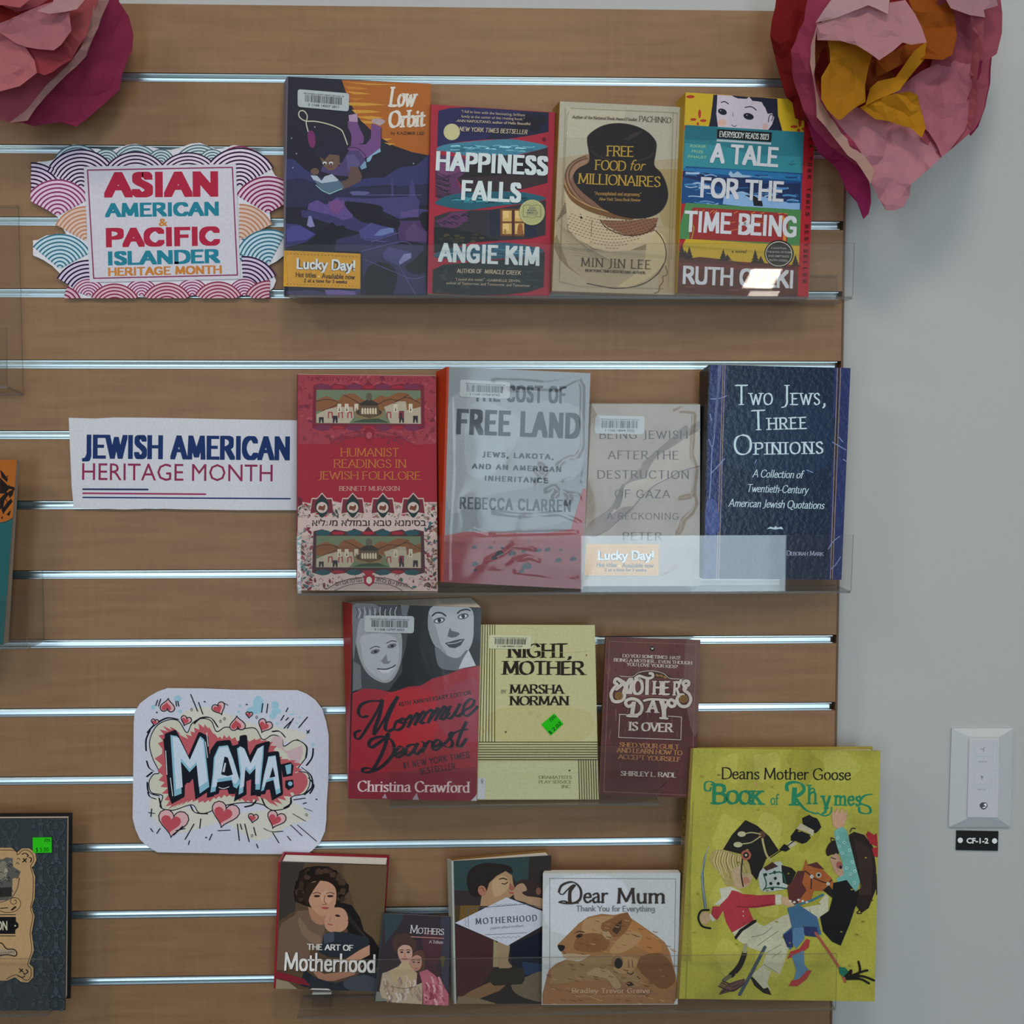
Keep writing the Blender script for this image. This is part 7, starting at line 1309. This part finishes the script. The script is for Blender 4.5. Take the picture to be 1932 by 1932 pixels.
cr = crop(1430, 0, 3.8486)
fr = empty('tissue_paper_flower', at(1680, 160, .06), 'large pink tissue paper peony with yellow centre at the upper right', 'paper flower', 'tissue paper flowers')
PT = [  # petal colours have shading put into them, the dark inner cavity sheet too
 ('6e0d1c', [160, -120, 50, 100, 150, 55, 88, 260, 50, 120, 400, 45, 150, 520, 40, 200, 700, 42, 250, 745, 40, 270, 860, 42, 340, 880, 50, 430, 900, 70, 520, 500, 70, 460, 100, 60, 420, -120, 50], .005),
 ('8c2a52', [330, 820, 42, 390, 1000, 42, 440, 1110, 42, 540, 1190, 40, 590, 1250, 42, 640, 1380, 46, 720, 1470, 50, 765, 1592, 56, 805, 1550, 58, 822, 1470, 58, 818, 1380, 60, 800, 1290, 66, 600, 1000, 62, 450, 800, 60], .003),
 ('842a4a', [1700, 400, 55, 1688, 600, 52, 1650, 780, 55, 1600, 920, 60, 1545, 988, 66, 1480, 900, 80, 1600, 450, 75], .002),
 ('904a56', [1300, -120, 90, 1740, -120, 70, 1775, 100, 60, 1772, 240, 62, 1735, 390, 66, 1685, 425, 70, 1675, 620, 72, 1640, 800, 76, 1570, 940, 84, 1450, 1045, 92, 1330, 1142, 96, 1180, 1000, 76, 1180, 700, 62, 1300, 300, 60], .006),
 ('6e2020', [380, 200, 50, 700, 100, 40, 1100, -60, 40, 1400, -60, 46, 1600, 100, 60, 1600, 500, 60, 1500, 850, 62, 1200, 1000, 60, 800, 900, 55, 480, 760, 52, 400, 500, 50], .005),
 ('9a525c', [1540, 110, 96, 1640, 120, 98, 1640, 260, 94, 1600, 500, 92, 1590, 760, 92, 1560, 940, 92, 1500, 900, 78, 1540, 600, 74, 1560, 300, 80], .003),
 ('a46470', [900, 760, 66, 1050, 620, 66, 1180, 520, 64, 1400, 420, 62, 1560, 420, 70, 1580, 700, 80, 1500, 950, 88, 1400, 1080, 96, 1335, 1140, 98, 1240, 960, 84, 1100, 850, 72], .006),
 ('ac747e', [430, 640, 66, 520, 790, 64, 700, 770, 64, 900, 850, 66, 1100, 900, 70, 1200, 960, 76, 1340, 1135, 96, 1250, 1220, 94, 1110, 1340, 88, 1100, 1420, 84, 1060, 1500, 80, 1000, 1526, 78, 930, 1528, 78, 880, 1450, 80, 820, 1330, 84, 700, 1080, 84, 560, 900, 78], .006),
 ('8c3a50', [380, -120, 70, 335, 150, 78, 238, 370, 76, 262, 600, 74, 330, 800, 76, 400, 930, 78, 520, 1060, 82, 700, 1190, 88, 840, 1245, 92, 700, 1030, 94, 500, 800, 92, 420, 600, 92, 395, 400, 94, 430, 170, 98, 560, 90, 100, 700, -120, 90], .005),
 ('a68478', [432, 165, 100, 385, 330, 100, 378, 460, 98, 412, 640, 98, 426, 850, 96, 600, 1060, 98, 760, 1240, 100, 818, 1335, 100, 845, 1235, 98, 780, 1140, 96, 600, 960, 94, 455, 740, 92, 406, 560, 94, 416, 300, 98], .002),
 ('9c6a10', [505, 290, 92, 600, 280, 98, 720, 320, 100, 835, 390, 98, 800, 500, 96, 778, 620, 98, 782, 740, 100, 700, 785, 106, 605, 868, 112, 580, 870, 112, 505, 800, 108, 460, 720, 102, 460, 560, 98, 525, 450, 94], .006),
 ('a8740e', [815, 640, 88, 870, 590, 92, 1000, 560, 96, 1130, 375, 96, 1225, 300, 92, 1210, 430, 90, 1100, 560, 92, 1030, 655, 96, 950, 690, 98, 860, 725, 96, 780, 770, 92], .004),
 ('a8740e', [740, 780, 88, 860, 715, 94, 1000, 680, 104, 1100, 663, 108, 1160, 690, 106, 1200, 850, 106, 1218, 930, 108, 1190, 1000, 110, 1110, 930, 102, 950, 880, 94, 850, 865, 90], .005),
 ('8e4c08', [1060, -100, 70, 1330, -100, 74, 1420, 100, 82, 1445, 260, 88, 1410, 400, 92, 1340, 435, 94, 1200, 425, 90, 1100, 440, 84, 860, 560, 76, 860, 440, 76, 1060, 330, 80, 1180, 250, 78], .006),
 ('7a3c08', [400, 300, 66, 540, 290, 68, 600, 420, 66, 900, 440, 64, 1000, 560, 62, 820, 660, 62, 560, 600, 64, 440, 720, 66, 415, 500, 66], .005),
 ('a97980', [425, 172, 100, 560, 138, 104, 700, 72, 108, 800, 36, 112, 860, 60, 116, 940, 20, 112, 1070, 0, 110, 1140, 100, 116, 1190, 200, 122, 1226, 308, 128, 1110, 325, 126, 1050, 308, 122, 980, 370, 126, 880, 438, 130, 820, 392, 128, 720, 330, 120, 600, 296, 112, 430, 292, 102], .006),
 ('ae8c90', [418, 165, 102, 480, 70, 106, 560, -40, 104, 700, -120, 100, 980, -120, 104, 952, 20, 120, 946, 102, 124, 860, 62, 120, 800, 38, 118, 700, 78, 114, 560, 132, 108], .003),
 ('a07a82', [1300, -120, 92, 1600, -120, 84, 1720, -30, 84, 1745, 40, 88, 1640, 72, 96, 1650, 126, 100, 1540, 110, 100, 1400, 60, 98], .003)]
for i, (c, p, a) in enumerate(PT): petal(fr, cr, c, p, i + 1, a)
cr = crop(0, 0, 3.45)
fl = empty('tissue_paper_flower', at(20, 60, .06), 'large pink tissue paper peony cut by the upper left corner', 'paper flower', 'tissue paper flowers')
PT = [  # these tones also carry some shade in the colour
 ('84304c', [690, -150, 40, 770, -60, 38, 775, 10, 36, 840, 110, 34, 868, 220, 32, 860, 330, 32, 800, 470, 34, 775, 590, 34, 620, 725, 36, 495, 826, 38, 390, 795, 42, 220, 822, 46, 150, 800, 50, 250, 650, 56, 450, 420, 60, 600, 180, 62, 640, -150, 60], .004),
 ('8f4a56', [-250, 700, 60, -100, 770, 56, 0, 778, 56, 70, 802, 58, 150, 800, 60, 320, 600, 66, 480, 440, 70, 600, 250, 72, 650, 60, 72, 660, -150, 70, -250, -150, 70], .006),
 ('94706c', [650, -150, 78, 720, -150, 76, 712, 0, 76, 640, 180, 76, 562, 365, 76, 430, 490, 76, 300, 625, 74, 180, 785, 68, 60, 800, 62, 170, 715, 70, 300, 555, 76, 460, 400, 80, 520, 320, 82, 560, 230, 82, 600, 90, 82], .002),
 ('984c50', [430, 60, 84, 560, -60, 82, 660, -60, 80, 600, 110, 84, 560, 240, 84, 465, 388, 84, 410, 330, 88, 420, 200, 88], .006),
 ('8a3a42', [120, 290, 84, 340, 320, 90, 440, 308, 90, 468, 388, 86, 340, 470, 94, 290, 490, 94, 240, 472, 90, 215, 400, 86], .003),
 ('ac666c', [-250, 230, 84, 0, 200, 86, 150, 285, 90, 225, 395, 94, 240, 475, 96, 130, 560, 94, 0, 595, 88, -250, 600, 80], .005),
 ('a2666e', [-250, 120, 90, 0, 150, 94, 60, 128, 96, 200, 62, 98, 380, 0, 100, 560, -20, 100, 450, 80, 104, 465, 200, 104, 400, 290, 104, 350, 328, 102, 250, 320, 98, 100, 280, 96, 0, 212, 94, -250, 240, 88], .005),
 ('651018', [-250, 20, 84, 0, 30, 88, 60, 55, 90, 110, 80, 92, 250, 40, 94, 400, -60, 92, 420, -20, 96, 200, 75, 94, 60, 140, 92, -250, 160, 88], .003),
 ('a4585e', [-250, -150, 92, 200, -150, 96, 190, 0, 104, 130, 50, 104, 60, 40, 102, 30, 32, 100, -250, 40, 92], .004),
 ('aa8084', [240, 70, 106, 340, 20, 108, 380, -60, 106, 540, -60, 104, 560, -10, 108, 500, 60, 108, 420, 78, 108, 320, 90, 107], .002)]
for i, (c, p, a) in enumerate(PT): petal(fl, cr, c, p, i + 41, a)
wirem = mat('green_florist_wire', (.06, .12, .05), .5)
for root, (px, py), back in ((fr, (1640, 120), .0255), (fl, (60, 60), 0)):
    a = at(px, py, .045); V = []; n = 8
    for y_ in (a.y, back - .0002):
        for k in range(n): V.append((a.x + .0015 * math.cos(k * 6.2832 / n), y_, a.z + .0015 * math.sin(k * 6.2832 / n)))
    build('wire_stem', V, [(k, (k + 1) % n, n + (k + 1) % n, n + k) for k in range(n)] + [tuple(range(n)), tuple(range(2 * n - 1, n - 1, -1))], wirem, None, root)
